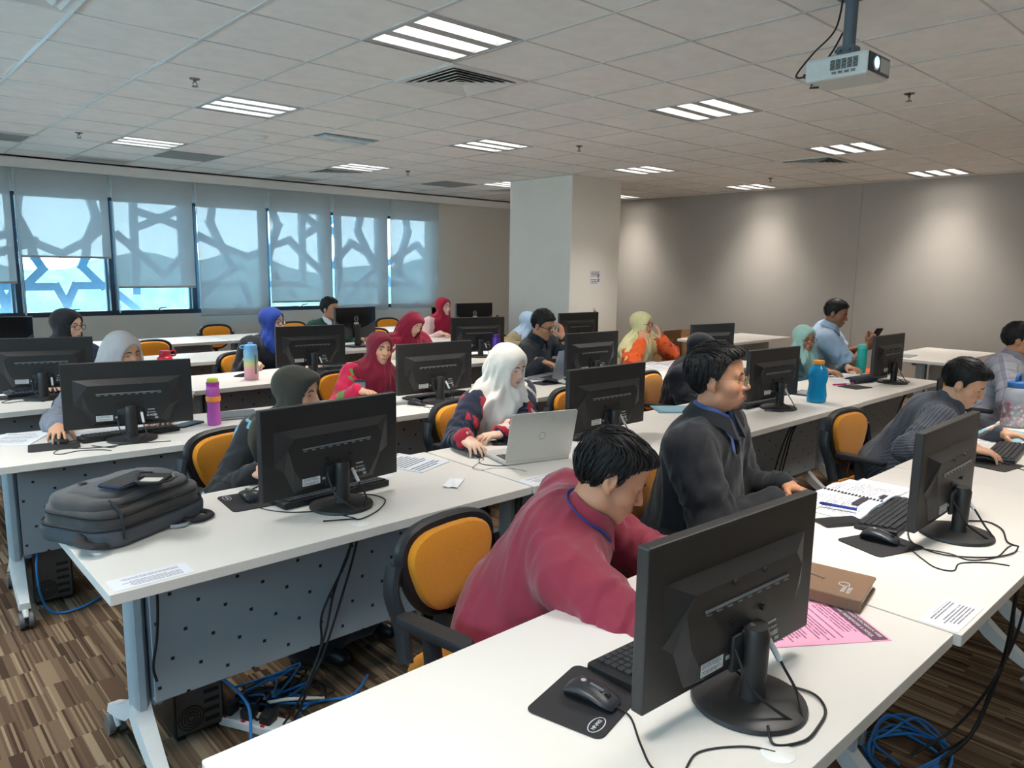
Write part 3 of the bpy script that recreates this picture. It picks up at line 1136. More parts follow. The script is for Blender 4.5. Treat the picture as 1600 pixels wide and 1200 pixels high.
def make_chair():
    """local frame: sitter looks along +y, seat centre above the origin"""
    t = empty('task_chair')
    zc = 0.684
    yb = lambda x, z: -0.235 - 0.10 * (z - 0.5) * 0.6 + 0.35 * x * x  # curved, slightly reclined

    def shell(sc, y0, y1, dz=0):
        o1 = back_outline(sc)
        rings = []
        for yy, s in ((y0, 0.94), (y0 + (y1 - y0) * 0.3, 1.0), (y0 + (y1 - y0) * 0.75, 1.0), (y1, 0.95)):
            rings.append([(x * s, yb(x * s, zc + z * s) + yy, zc + z * s + dz) for x, z in o1])
        return rings
    b = MB()
    b.loft([list(reversed(r_)) for r_ in shell(1.09, -0.028, 0.012)])
    # side brackets that run down to the arms
    for s in (-1, 1):
        P = [(s * 0.205, yb(.2, .74) - 0.012, 0.74), (s * 0.222, yb(.21, .66) - 0.01, 0.66), (s * 0.215, -0.205, 0.57), (s * 0.235, -0.165, 0.48)]
        Q = spline(P, 5)
        b.tube(Q, [0.030] * len(Q), 8, flat=0.62)
    b.tube(spline([(0, -0.25, 0.54), (0, -0.255, 0.47), (0, -0.20, 0.405), (0, -0.05, 0.395)], 5), 0.045, 10, flat=0.45)
    bo = b.build('backrest', M_chairblk, t)
    c = MB()
    rr = []
    o1 = back_outline(0.93)
    for yy, s in ((0.008, 1.0), (0.022, 0.995), (0.034, 0.95), (0.040, 0.82), (0.043, 0.5)):
        rr.append([(x * s, yb(x * s, zc + z * s) + yy, zc + z * s) for x, z in o1])
    c.loft([list(reversed(r_)) for r_ in rr])
    c.build('back_cushion', M_orange, bo)
    # seat
    s_ = MB()
    ol = rrect(0.46, 0.45, 0.10, 6)
    ins = lambda k: [(x * k, y * k) for x, y in ol]
    rings = [[(x, y, 0.40) for x, y in ins(0.9)], [(x, y, 0.412) for x, y in ins(0.99)], [(x, y, 0.435) for x, y in ins(1.0)], [(x, y, 0.452) for x, y in ins(0.97)], [(x, y, 0.458) for x, y in ins(0.86)], [(x, y, 0.454) for x, y in ins(0.4)]]
    s_.loft(rings)
    s_.build('seat', M_orange, t)
    p = MB()
    p.prism(ins(0.9), 0.375, 0.402, 0.006)
    p.build('seat_pan', M_chairblk, t)
    for s in (-1, 1):
        a = MB()
        a.tube(spline([(s * 0.20, 0.06, 0.388), (s * 0.255, 0.03, 0.40), (s * 0.268, 0.0, 0.50), (s * 0.268, -0.02, 0.63)], 5), 0.018, 8, flat=1.4)
        a.M = Matrix.Translation((s * 0.268, -0.01, 0.642)) @ Matrix.Rotation(s * 0.05, 4, 'Z')
        a.prism(rrect(0.055, 0.26, 0.024, 5), -0.012, 0.014, 0.005)
        a.build('armrest', M_chairblk, t)
    g = MB()
    g.cyl((0, 0, 0.10), (0, 0, 0.25), 0.026)
    g.cyl((0, 0, 0.25), (0, 0, 0.38), 0.016)
    g.build('gas_lift', M_chairblk, t)
    st = MB()
    st.cyl((0, 0, 0.085), (0, 0, 0.13), 0.035, 0.028)
    ends = []
    for k in range(5):
        an = 2 * PI * k / 5 + 0.3
        ex, ey = 0.285 * math.cos(an), 0.285 * math.sin(an)
        ends.append((ex, ey, an))
        st.tube([(0.02 * math.cos(an), 0.02 * math.sin(an), 0.112), (ex * 0.5, ey * 0.5, 0.10), (ex, ey, 0.078)], [0.026, 0.021, 0.016], 8, flat=0.7)
    so = st.build('star_base', M_chrome, t)
    for ex, ey, an in ends:
        c = MB()
        nx, ny = -math.sin(an), math.cos(an)
        for s in (-1, 1):
            c.tube([(ex + nx * s * 0.006, ey + ny * s * 0.006, 0.03), (ex + nx * s * 0.023, ey + ny * s * 0.023, 0.03)], 0.03, 14)
        c.cyl((ex, ey, 0.03), (ex, ey, 0.08), 0.008, n=8)
        c.build('caster', M_black, so)
    return t


chair0 = make_chair()
_cn = [0]


def chair(x, y, face, lab):
    o = chair0 if _cn[0] == 0 else copy_tree(chair0)
    _cn[0] += 1
    o.location = (x, y, 0)
    o.rotation_euler = (0, 0, R(face - 90))
    tag(o, lab, 'chair', 'yellow office chairs')
    return o


# ------------------------------------------------------------------ monitors
M_mon = mat('monitor_black', (42, 41, 41), 0.42, var=0.06, scale=20)
M_mon2 = mat('monitor_black_gloss', (30, 30, 32), 0.3, var=0.06, scale=20)
M_stk = printed('white_sticker', (205, 208, 208), (70, 74, 78), 9, 4, 0.6, 0.06)
M_screen = mat('lit_screen', (40, 60, 90), 0.25, emit=(150, 185, 225), estr=0.7, var=0.2, scale=8)
M_ink = mat('pale_print', (170, 174, 176), 0.5)
M_plug = mat('plug_white', (200, 202, 202), 0.4)
M_cable = mat('black_cable', (22, 22, 24), 0.5)


def slab_xz(mb_, x0, x1, z0, z1, y0, y1, bev=0.006):
    mb_.rbox(((x0 + x1) / 2, (y0 + y1) / 2, (z0 + z1) / 2), (x1 - x0, abs(y1 - y0), z1 - z0), bev)


def make_monitor():
    """screen looks along +y, base centre at the origin"""
    t = empty('monitor')
    W, H, zb = 0.56, 0.312, 0.060
    zt = zb + H
    f = MB()
    slab_xz(f, -W / 2, W / 2, zb, zt, 0.016, 0.044, 0.004)
    pf = f.build('casing', M_mon, t, smooth=False)
    s = MB()
    s.box((0, 0.0445, (zb + zt) / 2 + 0.006), (W - 0.03, 0.001, H - 0.045))
    s.build('screen', M_screen, pf, smooth=False)
    # raised back: sloping ledge at the top, chamfered lower corners
    b = MB()
    zt2 = zt - 0.078
    outer = [(-0.235, zt2), (0.235, zt2), (0.235, zb + 0.115), (0.20, zb + 0.09), (0.165, zb + 0.012), (-0.165, zb + 0.012), (-0.20, zb + 0.09), (-0.235, zb + 0.115)]
    inner = [(-0.17, zt2 - 0.028), (0.17, zt2 - 0.028), (0.195, zt2 - 0.06), (0.175, zb + 0.10), (0.13, zb + 0.03), (-0.13, zb + 0.03), (-0.175, zb + 0.10), (-0.195, zt2 - 0.06)]
    r0 = [(x, 0.0165, z) for x, z in outer]
    r1 = [(x, -0.006, z) for x, z in inner]
    b.loft([r0, r1])
    bk = b.build('back_bulge', M_mon, t, smooth=False)
    q = MB()
    q.box((0, -0.0072, zb + 0.165), (0.28, 0.003, 0.005))
    for k in range(9):
        q.box((-0.13 + 0.0325 * k, -0.0076, zb + 0.158), (0.014, 0.003, 0.003))
    q.build('vent_slot', mat('vent_glint', (120, 124, 126), 0.3), bk, smooth=False)
    for x in (-0.05, 0.05):
        for z in (zb + 0.12, zb + 0.20):
            v = MB()
            v.cyl((x, -0.006, z), (x, -0.011, z), 0.006, n=10)
            v.build('mount_screw', M_black, bk)
    v = MB()
    v.rbox((0, -0.010, zb + 0.055), (0.11, 0.012, 0.075), 0.004)
    v.build('hinge_block', M_black, t)
    st = MB()
    st.quad([(-0.145, -0.0065, zb + 0.036), (-0.075, -0.0065, zb + 0.036), (-0.075, -0.0065, zb + 0.062), (-0.145, -0.0065, zb + 0.062)])
    st.build('sticker', M_stk, bk, smooth=False)
    for grp_ in (0, 1):
      st = MB()
      for (x, z, w_, h_) in ((-0.06, .05, .012, .008), (-0.042, .05, .01, .008), (0.075, .05, .01, .01), (0.09, .05, .012, .008), (0.106, .05, .016, .011), (0.078, .064, .012, .004), (0.098, .064, .022, .004), (0.09, .078, .03, .005), (0.112, .036, .014, .008)):
        if (x > 0) == bool(grp_):
            st.box((x, -0.0064, zb + z), (w_, 0.001, h_))
      st.build('approval_mark', M_ink, bk, smooth=False)
    n = MB()
    rings = []
    for z, rx, ry, yc in ((0.008, 0.030, 0.026, -0.028), (0.03, 0.027, 0.023, -0.028), (0.12, 0.027, 0.023, -0.030), (0.150, 0.027, 0.024, -0.030), (0.163, 0.025, 0.022, -0.026)):
        rings.append([(rx * math.cos(2 * PI * k / 20), yc + ry * math.sin(2 * PI * k / 20), z) for k in range(20)])
    n.loft(rings)
    n.tube([(0, -0.03, 0.135), (0, -0.006, 0.145)], 0.024, 12)
    n.build('neck', M_mon, t)
    d = MB()
    d.lathe([(0, 0), (0.110, 0), (0.112, 0.003), (0.110, 0.010), (0.10, 0.014), (0.05, 0.018), (0, 0.019)], 40, c=(0, -0.02, 0))
    d.build('base', M_mon, t)
    c = MB()
    c.tube(spline([(0.045, -0.012, 0.135), (0.05, -0.035, 0.11), (0.052, -0.06, 0.075), (0.06, -0.085, 0.035), (0.035, -0.11, 0.02), (0.015, -0.128, 0.004)], 5), 0.0032, 6)
    c.tube(spline([(-0.05, -0.012, 0.13), (-0.055, -0.035, 0.10), (-0.05, -0.06, 0.06), (-0.02, -0.10, 0.024), (0.005, -0.128, 0.004)], 5), 0.0032, 6)
    co = c.build('cable', M_cable, t)
    p = MB()
    p.tube([(0.047, -0.02, 0.128), (0.052, -0.052, 0.084)], 0.0062, 8)
    p.build('plug', M_plug, co)
    return t


def make_monitor_plain():
    """thinner office screen with glossy upper back, round emblem and a square foot"""
    t = empty('monitor')
    W, H, zb = 0.52, 0.32, 0.09
    zt = zb + H
    f = MB()
    slab_xz(f, -W / 2, W / 2, zb, zt, 0.012, 0.045, 0.004)
    pf = f.build('casing', mat('dark_grey_back', (62, 64, 66), 0.4, var=0.05), t, smooth=False)
    s = MB()
    s.box((0, 0.0455, (zb + zt) / 2 + 0.004), (W - 0.03, 0.001, H - 0.04))
    s.build('screen', M_screen, pf, smooth=False)
    g = MB()
    pts = [(-W / 2 + .004, zt - .004), (W / 2 - .004, zt - .004)]
    low = [(W / 2 - 0.004 - (W - 0.008) * k / 14, zb + 0.10 + 0.085 * (abs(k - 7) / 7) ** 2.2) for k in range(15)]
    P = pts + low
    g.loft([[(x, 0.013, z) for x, z in P], [(x, 0.008, z) for x, z in P]])
    g.build('gloss_panel', mat('gloss_black', (14, 14, 18), 0.12, var=0.05), t, smooth=False)
    e = MB()
    rr = []
    for k in range(24):
        a = 2 * PI * k / 24
        rr.append((0.024 * math.cos(a), 0.007, zb + 0.20 + 0.024 * math.sin(a)))
    e.tube(rr + [rr[0]], 0.0022, 6, cap=False)
    eo = e.build('emblem', M_ink, t)
    text_mesh('DELL', 0.016, 'emblem_lettering', M_ink, eo, (0, 0.0072, zb + 0.20), (PI / 2, 0, 0))
    st = MB()
    st.quad([(-0.03, 0.0075, zb + 0.137), (0.03, 0.0075, zb + 0.137), (0.03, 0.0075, zb + 0.165), (-0.03, 0.0075, zb + 0.165)])
    st.build('sticker', M_stk, t, smooth=False)
    n = MB()
    n.rbox((0, -0.012, 0.12), (0.075, 0.022, 0.21), 0.008)
    n.rbox((0, 0.002, 0.20), (0.10, 0.02, 0.07), 0.006)
    n.build('neck', M_mon, t)
    d = MB()
    d.prism(rrect(0.24, 0.18, 0.03, 5, 0, 0.01), 0, 0.014, 0.003)
    d.build('base', M_mon, t)
    c = MB()
    c.tube(spline([(0.06, -0.01, 0.13), (0.08, -0.05, 0.06), (0.10, -0.09, 0.012), (0.03, -0.12, 0.005), (-0.06, -0.10, 0.005)], 5), 0.0035, 6)
    c.build('cable', M_cable, t)
    return t


mon0 = make_monitor()
mon1 = make_monitor_plain()
MONS = [
    (1.272, 0.70, -3, 0, 'black monitor in front of the maroon-shirted man, the largest screen in view'),
    (2.654, 0.755, 1, 0, 'black monitor at the seam of the front row, before the pinstripe-shirted man'),
    (1.272, 2.295, 5, 0, 'black monitor hiding the woman in the dark olive headscarf'),
    (2.80, 2.33, -1, 0, 'black monitor rising behind the head of the maroon-shirted man'),
    (4.305, 2.26, -3, 0, 'black monitor just beyond the face of the black-jacketed man'),
    (6.05, 2.245, 0, 0, 'black monitor beside the teal bottle and the dark pencil case'),
    (1.018, 3.82, -13, 0, 'black monitor hiding the face of the woman in pale grey headscarf'),
    (2.776, 3.72, -2, 0, 'black monitor between the maroon headscarf and the white headscarf'),
    (4.199, 3.67, -1.5, 0, 'black monitor beside the grey laptop of the man holding his forehead'),
    (5.80, 3.66, -8, 0, 'black monitor rising behind the black-veiled woman'),
    (0.93, 5.30, -15, 0, 'black monitor before the woman in black headscarf and navy sleeves'),
    (2.745, 5.30, -6, 0, 'black monitor before the woman in the blue headscarf'),
    (4.52, 5.40, -13, 0, 'black monitor beside the purple bottle, before the bowed woman in crimson'),
    (5.95, 5.42, -6, 0, 'black monitor behind the man holding his forehead'),
    (4.03, 6.80, 8, 1, 'black monitor with a round emblem, before the man in green'),
    (5.75, 6.95, -6, 1, 'glossy dark monitor beside the pink bottle with the black cap'),
    (0.90, 6.85, -14, 1, 'dark monitor at the picture edge, behind the black-scarfed woman')]
_k = [0, 0]
for x, y, a, ty_, lab in MONS:
    src = (mon0, mon1)[ty_]
    o = src if _k[ty_] == 0 else copy_tree(src)
    _k[ty_] += 1
    o.location = (x, y, DZ + 0.0006)
    o.rotation_euler = (0, 0, R(a))
    tag(o, lab, 'monitor', ('black flat monitors', 'monitors with a round emblem')[ty_])

# ------------------------------------------------------------------ people: sculpted as smooth fields, meshed with surface nets
V3 = lambda *a: np.array(a, dtype=np.float64)


def nrm(v):
    v = np.asarray(v, float)
    l = np.linalg.norm(v)
    return v / l if l > 1e-9 else v


class Field:
    def __init__(s, lo, hi, h):
        s.h = h
        s.ax = [np.arange(lo[i], hi[i] + h, h, dtype=np.float32) for i in range(3)]
        s.g = np.full([len(a) for a in s.ax], 1.0, dtype=np.float32)

    def win(s, lo, hi, pad):
        sl = []
        for i in range(3):
            a = max(int((lo[i] - pad - s.ax[i][0]) / s.h), 0)
            b = min(int((hi[i] + pad - s.ax[i][0]) / s.h) + 2, len(s.ax[i]))
            if b <= a:
                return None, None
            sl.append(slice(a, b))
        sl = tuple(sl)
        x = s.ax[0][sl[0]][:, None, None]
        y = s.ax[1][sl[1]][None, :, None]
        z = s.ax[2][sl[2]][None, None, :]
        return sl, (x, y, z)

    def put(s, fn, lo, hi, k=0.02, op='add'):
        lo, hi = np.asarray(lo, float), np.asarray(hi, float)
        sl, c = s.win(lo, hi, k + 2 * s.h)
        if sl is None:
            return
        d = fn(*c).astype(np.float32)
        a = s.g[sl]
        if op == 'add':
            hh = np.clip(k - np.abs(a - d), 0, None) / k
            s.g[sl] = np.minimum(a, d) - hh * hh * k * 0.25
        elif op == 'sub':
            hh = np.clip(k - np.abs(a + d), 0, None) / k
            s.g[sl] = np.maximum(a, -d) + hh * hh * k * 0.25
        elif op == 'and':
            s.g[sl] = np.maximum(a, d)

    # ---- shapes
    def ell(s, c, r, M=None, k=0.02, op='add'):
        """ellipsoid; rows of M are its axes"""
        c = np.asarray(c, float)
        M = np.eye(3) if M is None else np.asarray(M)
        r = np.asarray(r, float)
        ext = np.sqrt(((M.T * r) ** 2).sum(1))

        def fn(x, y, z):
            x, y, z = x - c[0], y - c[1], z - c[2]
            p = [(M[i, 0] * x + M[i, 1] * y + M[i, 2] * z) for i in range(3)]
            k0 = np.sqrt(sum((p[i] / r[i]) ** 2 for i in range(3))) + 1e-6
            k1 = np.sqrt(sum((p[i] / r[i] ** 2) ** 2 for i in range(3))) + 1e-6
            return k0 * (k0 - 1.0) / k1
        s.put(fn, c - ext, c + ext, k, op)

    def cap(s, a, b, r0, r1=None, k=0.02, op='add', wob=None):
        a, b = np.asarray(a, float), np.asarray(b, float)
        r1 = r0 if r1 is None else r1
        ba = b - a
        L2 = max(ba @ ba, 1e-9)
        rm = max(r0, r1)

        def fn(x, y, z):
            px, py, pz = x - a[0], y - a[1], z - a[2]
            t = np.clip((px * ba[0] + py * ba[1] + pz * ba[2]) / L2, 0, 1)
            d = np.sqrt((px - t * ba[0]) ** 2 + (py - t * ba[1]) ** 2 + (pz - t * ba[2]) ** 2) - (r0 + (r1 - r0) * t)
            if wob is not None:
                d = d + wob(x, y, z, t)
            return d
        s.put(fn, np.minimum(a, b) - rm, np.maximum(a, b) + rm, k, op)

    def disp(s, fn, lo=None, hi=None):
        lo = [a[0] for a in s.ax] if lo is None else lo
        hi = [a[-1] for a in s.ax] if hi is None else hi
        sl, c = s.win(lo, hi, 0)
        if sl is not None:
            s.g[sl] += fn(*c).astype(np.float32)

    def mesh(s):
        g = s.g
        S = g < 0
        nx, ny, nz = g.shape
        cnt = np.zeros((nx - 1, ny - 1, nz - 1), np.int8)
        offs = [(i, j, k) for i in (0, 1) for j in (0, 1) for k in (0, 1)]
        for i, j, k in offs:
            cnt += S[i:nx - 1 + i, j:ny - 1 + j, k:nz - 1 + k]
        cells = np.argwhere((cnt > 0) & (cnt < 8))
        idx = np.full(cnt.shape, -1, np.int32)
        idx[tuple(cells.T)] = np.arange(len(cells))
        cv = {o: g[cells[:, 0] + o[0], cells[:, 1] + o[1], cells[:, 2] + o[2]] for o in offs}
        acc = np.zeros((len(cells), 3), np.float64)
        n = np.zeros(len(cells))
        for o in offs:
            for ax in range(3):
                if o[ax] == 0:
                    q = list(o)
                    q[ax] = 1
                    va, vb = cv[o], cv[tuple(q)]
                    m = (va < 0) != (vb < 0)
                    t = np.where(m, va / np.where(m, va - vb, 1), 0)
                    p = np.tile(np.array(o, float), (len(cells), 1))
                    p[:, ax] += t
                    acc[m] += p[m]
                    n[m] += 1
        v = cells + acc / n[:, None]
        v = v * s.h + np.array([a[0] for a in s.ax])
        F = []
        for ax in range(3):
            u, w_ = (ax + 1) % 3, (ax + 2) % 3
            sa = [slice(None)] * 3
            sb = [slice(None)] * 3
            sa[ax] = slice(0, -1)
            sb[ax] = slice(1, None)
            A, B = S[tuple(sa)], S[tuple(sb)]
            e = np.argwhere(A != B)
            ok = (e[:, u] > 0) & (e[:, w_] > 0) & (e[:, u] < g.shape[u] - 1) & (e[:, w_] < g.shape[w_] - 1)
            e = e[ok]
            if len(e) == 0:
                continue
            ins = A[tuple(e.T)]

            def cid(du, dw):
                q = e.copy()
                q[:, u] -= du
                q[:, w_] -= dw
                return idx[tuple(q.T)]
            a, b, c, d = cid(1, 1), cid(0, 1), cid(0, 0), cid(1, 0)
            q = np.stack([a, b, c, d], 1)
            q[~ins] = q[~ins][:, ::-1]
            F.append(q)
        return v, np.concatenate(F)


def wobble(f, seed, dirs=None):
    """cheap smooth 3-D noise made of warped sines, about -1..1"""
    rs = np.random.RandomState(seed)
    D = rs.normal(size=(5, 3))
    D /= np.linalg.norm(D, axis=1)[:, None]
    if dirs is not None:
        D = D * np.asarray(dirs)[None, :]
    ph = rs.uniform(0, 6.28, 10)

    def fn(x, y, z):
        o = 0
        w0 = np.sin(f * 0.6 * (D[4, 0] * x + D[4, 1] * y + D[4, 2] * z) + ph[9])
        for i in range(4):
            o = o + np.sin(f * (0.8 + 0.35 * i) * (D[i, 0] * x + D[i, 1] * y + D[i, 2] * z) + ph[i] + 1.3 * w0)
        return o / 4
    return fn


def mesh_obj(name, v, f, m, parent, origin, smooth_iter=0, attrs=None):
    # keep only faces with valid cells, drop stray islands of a few faces
    f = f[(f >= 0).all(1)]
    me = bpy.data.meshes.new(name)
    vv = v - np.asarray(origin)[None, :]
    for _ in range(smooth_iter):
        acc = np.zeros_like(vv)
        cn = np.zeros(len(vv))
        for a in range(4):
            b = (a + 1) % 4
            np.add.at(acc, f[:, a], vv[f[:, b]])
            np.add.at(acc, f[:, b], vv[f[:, a]])
            np.add.at(cn, f[:, a], 1)
            np.add.at(cn, f[:, b], 1)
        cn[cn == 0] = 1
        vv = vv * 0.5 + 0.5 * acc / cn[:, None]
    me.vertices.add(len(vv))
    me.vertices.foreach_set('co', vv.astype(np.float32).ravel())
    me.loops.add(len(f) * 4)
    me.loops.foreach_set('vertex_index', f.astype(np.int32).ravel())
    me.polygons.add(len(f))
    me.polygons.foreach_set('loop_start', np.arange(0, len(f) * 4, 4, dtype=np.int32))
    me.polygons.foreach_set('loop_total', np.full(len(f), 4, np.int32))
    me.polygons.foreach_set('use_smooth', np.ones(len(f), dtype=bool))
    me.update(calc_edges=True)
    if m is not None:
        me.materials.append(m)
    for an, (kind, data) in (attrs or {}).items():
        at = me.attributes.new(an, kind, 'POINT')
        if kind == 'FLOAT_COLOR':
            at.data.foreach_set('color', data.astype(np.float32).ravel())
        elif kind == 'FLOAT_VECTOR':
            at.data.foreach_set('vector', data.astype(np.float32).ravel())
        else:
            at.data.foreach_set('value', data.astype(np.float32).ravel())
    o = bpy.data.objects.new(name, me)
    COL.objects.link(o)
    o.parent = parent
    return o


def keep_main(v, f, minfrac=0.02):
    """drop stray islands smaller than a share of the whole"""
    n = len(v)
    lab = np.arange(n)
    f = f[(f >= 0).all(1)]
    while True:
        m = lab[f].min(1)
        new = lab.copy()
        for k in range(4):
            np.minimum.at(new, f[:, k], m)
        new = new[new]
        if (new == lab).all():
            break
        lab = new
    cnt = np.bincount(lab, minlength=n)
    ok = cnt[lab] >= minfrac * n
    f = f[ok[f].all(1)]
    remap = np.cumsum(ok) - 1
    return v[ok], remap[f]


# ---- skin, cloth and hair materials
def skin_mat():
    m, t, b = _nodes('skin')
    a = t.nodes.new('ShaderNodeAttribute')
    a.attribute_name = 'tint'
    n = t.nodes.new('ShaderNodeTexNoise')
    n.inputs['Scale'].default_value = 60
    n.inputs['Detail'].default_value = 4
    co = t.nodes.new('ShaderNodeTexCoord')
    t.links.new(co.outputs['Object'], n.inputs['Vector'])
    mr = t.nodes.new('ShaderNodeMapRange')
    mr.inputs['To Min'].default_value = 0.9
    mr.inputs['To Max'].default_value = 1.08
    t.links.new(n.outputs['Fac'], mr.inputs[0])
    mx = t.nodes.new('ShaderNodeMix')
    mx.data_type = 'RGBA'
    mx.blend_type = 'MULTIPLY'
    mx.inputs[0].default_value = 1
    t.links.new(a.outputs['Color'], mx.inputs[6])
    t.links.new(mr.outputs[0], mx.inputs[7])
    t.links.new(mx.outputs[2], b.inputs['Base Color'])
    b.inputs['Roughness'].default_value = 0.5
    b.inputs['Specular IOR Level'].default_value = 0.4
    b.inputs['Subsurface Weight'].default_value = 0.08
    b.inputs['Subsurface Radius'].default_value = (0.01, 0.004, 0.002)
    return m


M_skin = skin_mat()


def cloth(name, rgb, kind='plain', rgb2=None, rgb3=None, rough=0.85, scale=1.0, sheen=0.15, sub=0.5):
    """woven cloth; patterns run in object space or along the 'fab' attribute (across, along, limb)"""
    if name in MATS:
        return MATS[name]
    m, t, b = _nodes(name)
    L = t.links
    co = t.nodes.new('ShaderNodeTexCoord')
    fa = t.nodes.new('ShaderNodeAttribute')
    fa.attribute_name = 'fab'
    sp = t.nodes.new('ShaderNodeSeparateXYZ')
    L.new(fa.outputs['Vector'], sp.inputs[0])

    def mth(op, a, c=0.0):
        n = t.nodes.new('ShaderNodeMath')
        n.operation = op
        for i, v in enumerate((a, c)):
            if isinstance(v, (int, float)):
                n.inputs[i].default_value = v
            else:
                L.new(v, n.inputs[i])
        return n.outputs[0]

    def noise(sc, det=3):
        n = t.nodes.new('ShaderNodeTexNoise')
        n.inputs['Scale'].default_value = sc
        n.inputs['Detail'].default_value = det
        L.new(co.outputs['Object'], n.inputs['Vector'])
        return n.outputs['Fac']

    def mix(f, a, c):
        n = t.nodes.new('ShaderNodeMix')
        n.data_type = 'RGBA'
        if isinstance(f, (int, float)):
            n.inputs[0].default_value = f
        else:
            L.new(f, n.inputs[0])
        for i, v in ((6, a), (7, c)):
            if isinstance(v, tuple):
                n.inputs[i].default_value = v
            else:
                L.new(v, n.inputs[i])
        return n.outputs[2]
    c1 = srgb(rgb)
    base = mix(noise(35), tuple(v * 0.93 for v in c1[:3]) + (1,), tuple(min(1, v * 1.07) for v in c1[:3]) + (1,))
    if kind == 'stripe':
        fr = mth('FRACT', mth('MULTIPLY', sp.outputs['X'], 46 * scale))
        base = mix(mth('MULTIPLY', mth('LESS_THAN', fr, 0.22), 0.75), base, srgb(rgb2))
    elif kind == 'plaid':
        fx = mth('FRACT', mth('MULTIPLY', sp.outputs['X'], 14 * scale))
        fy = mth('FRACT', mth('MULTIPLY', sp.outputs['Y'], 14 * scale))
        base = mix(mth('MULTIPLY', mth('LESS_THAN', fx, 0.28), 0.5), base, srgb(rgb2))
        base = mix(mth('MULTIPLY', mth('LESS_THAN', fy, 0.28), 0.4), base, srgb(rgb2))
        base = mix(mth('MULTIPLY', mth('GREATER_THAN', fx, 0.93), 0.6), base, srgb(rgb3 or rgb2))
    elif kind in ('floral', 'leaf'):
        vo = t.nodes.new('ShaderNodeTexVoronoi')
        vo.inputs['Scale'].default_value = 9 * scale
        L.new(co.outputs['Object'], vo.inputs['Vector'])
        nz = noise(22 * scale, 2)
        d = mth('ADD', vo.outputs['Distance'], mth('MULTIPLY', mth('SUBTRACT', nz, 0.5), 0.9))
        base = mix(mth('LESS_THAN', d, 0.42 if kind == 'floral' else 0.30), base, srgb(rgb2))
        if rgb3:
            base = mix(mth('LESS_THAN', mth('ADD', d, mth('MULTIPLY', noise(60 * scale, 1), 0.2)), 0.30 if kind == 'floral' else .2), base, srgb(rgb3))
    elif kind == 'blend':
        mrr = t.nodes.new('ShaderNodeMapRange')
        L.new(sp.outputs['Y'], mrr.inputs[0])
        mrr.inputs['From Min'].default_value = sub
        mrr.inputs['From Max'].default_value = sub + 0.2
        base = mix(mrr.outputs[0], srgb(rgb2), base)
    L.new(base, b.inputs['Base Color'])
    b.inputs['Roughness'].default_value = rough
    b.inputs['Specular IOR Level'].default_value = 0.25
    b.inputs['Sheen Weight'].default_value = sheen
    bn = t.nodes.new('ShaderNodeBump')
    bn.inputs['Strength'].default_value = 0.35
    bn.inputs['Distance'].default_value = 0.012
    L.new(noise(14, 3), bn.inputs['Height'])
    b2 = t.nodes.new('ShaderNodeBump')
    b2.inputs['Strength'].default_value = 0.12
    b2.inputs['Distance'].default_value = 0.001
    L.new(noise(900, 1), b2.inputs['Height'])
    L.new(bn.outputs[0], b2.inputs['Normal'])
    L.new(b2.outputs[0], b.inputs['Normal'])
    MATS[name] = m
    return m


def hair_mat():
    m, t, b = _nodes('black_hair')
    co = t.nodes.new('ShaderNodeTexCoord')
    n = t.nodes.new('ShaderNodeTexNoise')
    n.inputs['Scale'].default_value = 90
    n.inputs['Detail'].default_value = 5
    mp = t.nodes.new('ShaderNodeMapping')
    mp.inputs['Scale'].default_value = (1, 1, 0.25)
    t.links.new(co.outputs['Object'], mp.inputs[0])
    t.links.new(mp.outputs[0], n.inputs['Vector'])
    r = t.nodes.new('ShaderNodeValToRGB')
    r.color_ramp.elements[0].color = srgb((10, 10, 10))
    r.color_ramp.elements[1].color = srgb((32, 29, 28))
    t.links.new(n.outputs['Fac'], r.inputs[0])
    t.links.new(r.outputs[0], b.inputs['Base Color'])
    b.inputs['Roughness'].default_value = 0.55
    b.inputs['Specular IOR Level'].default_value = 0.3
    bn = t.nodes.new('ShaderNodeBump')
    bn.inputs['Strength'].default_value = 0.6
    bn.inputs['Distance'].default_value = 0.003
    t.links.new(n.outputs['Fac'], bn.inputs['Height'])
    t.links.new(bn.outputs[0], b.inputs['Normal'])
    return m


M_hair = hair_mat()
M_eye = mat('eye_white', (222, 216, 208), 0.25, var=0.02)
M_iris = mat('dark_iris', (34, 22, 16), 0.15)
M_lens = None


def lens_mat():
    global M_lens
    if M_lens:
        return M_lens
    m, t, b = _nodes('spectacle_lens')
    t.nodes.remove(b)
    tr = t.nodes.new('ShaderNodeBsdfTransparent')
    gl = t.nodes.new('ShaderNodeBsdfGlossy')
    gl.inputs['Roughness'].default_value = 0.05
    lw = t.nodes.new('ShaderNodeLayerWeight')
    lw.inputs[0].default_value = 0.08
    nz = t.nodes.new('ShaderNodeTexNoise')
    mu = t.nodes.new('ShaderNodeMath')
    mu.operation = 'MULTIPLY_ADD'
    t.links.new(nz.outputs[0], mu.inputs[0])
    mu.inputs[1].default_value = 0.01
    t.links.new(lw.outputs['Fresnel'], mu.inputs[2])
    mx = t.nodes.new('ShaderNodeMixShader')
    t.links.new(mu.outputs[0], mx.inputs[0])
    t.links.new(tr.outputs[0], mx.inputs[1])
    t.links.new(gl.outputs[0], mx.inputs[2])
    t.links.new(mx.outputs[0], t.nodes['Material Output'].inputs[0])
    M_lens = m
    return m


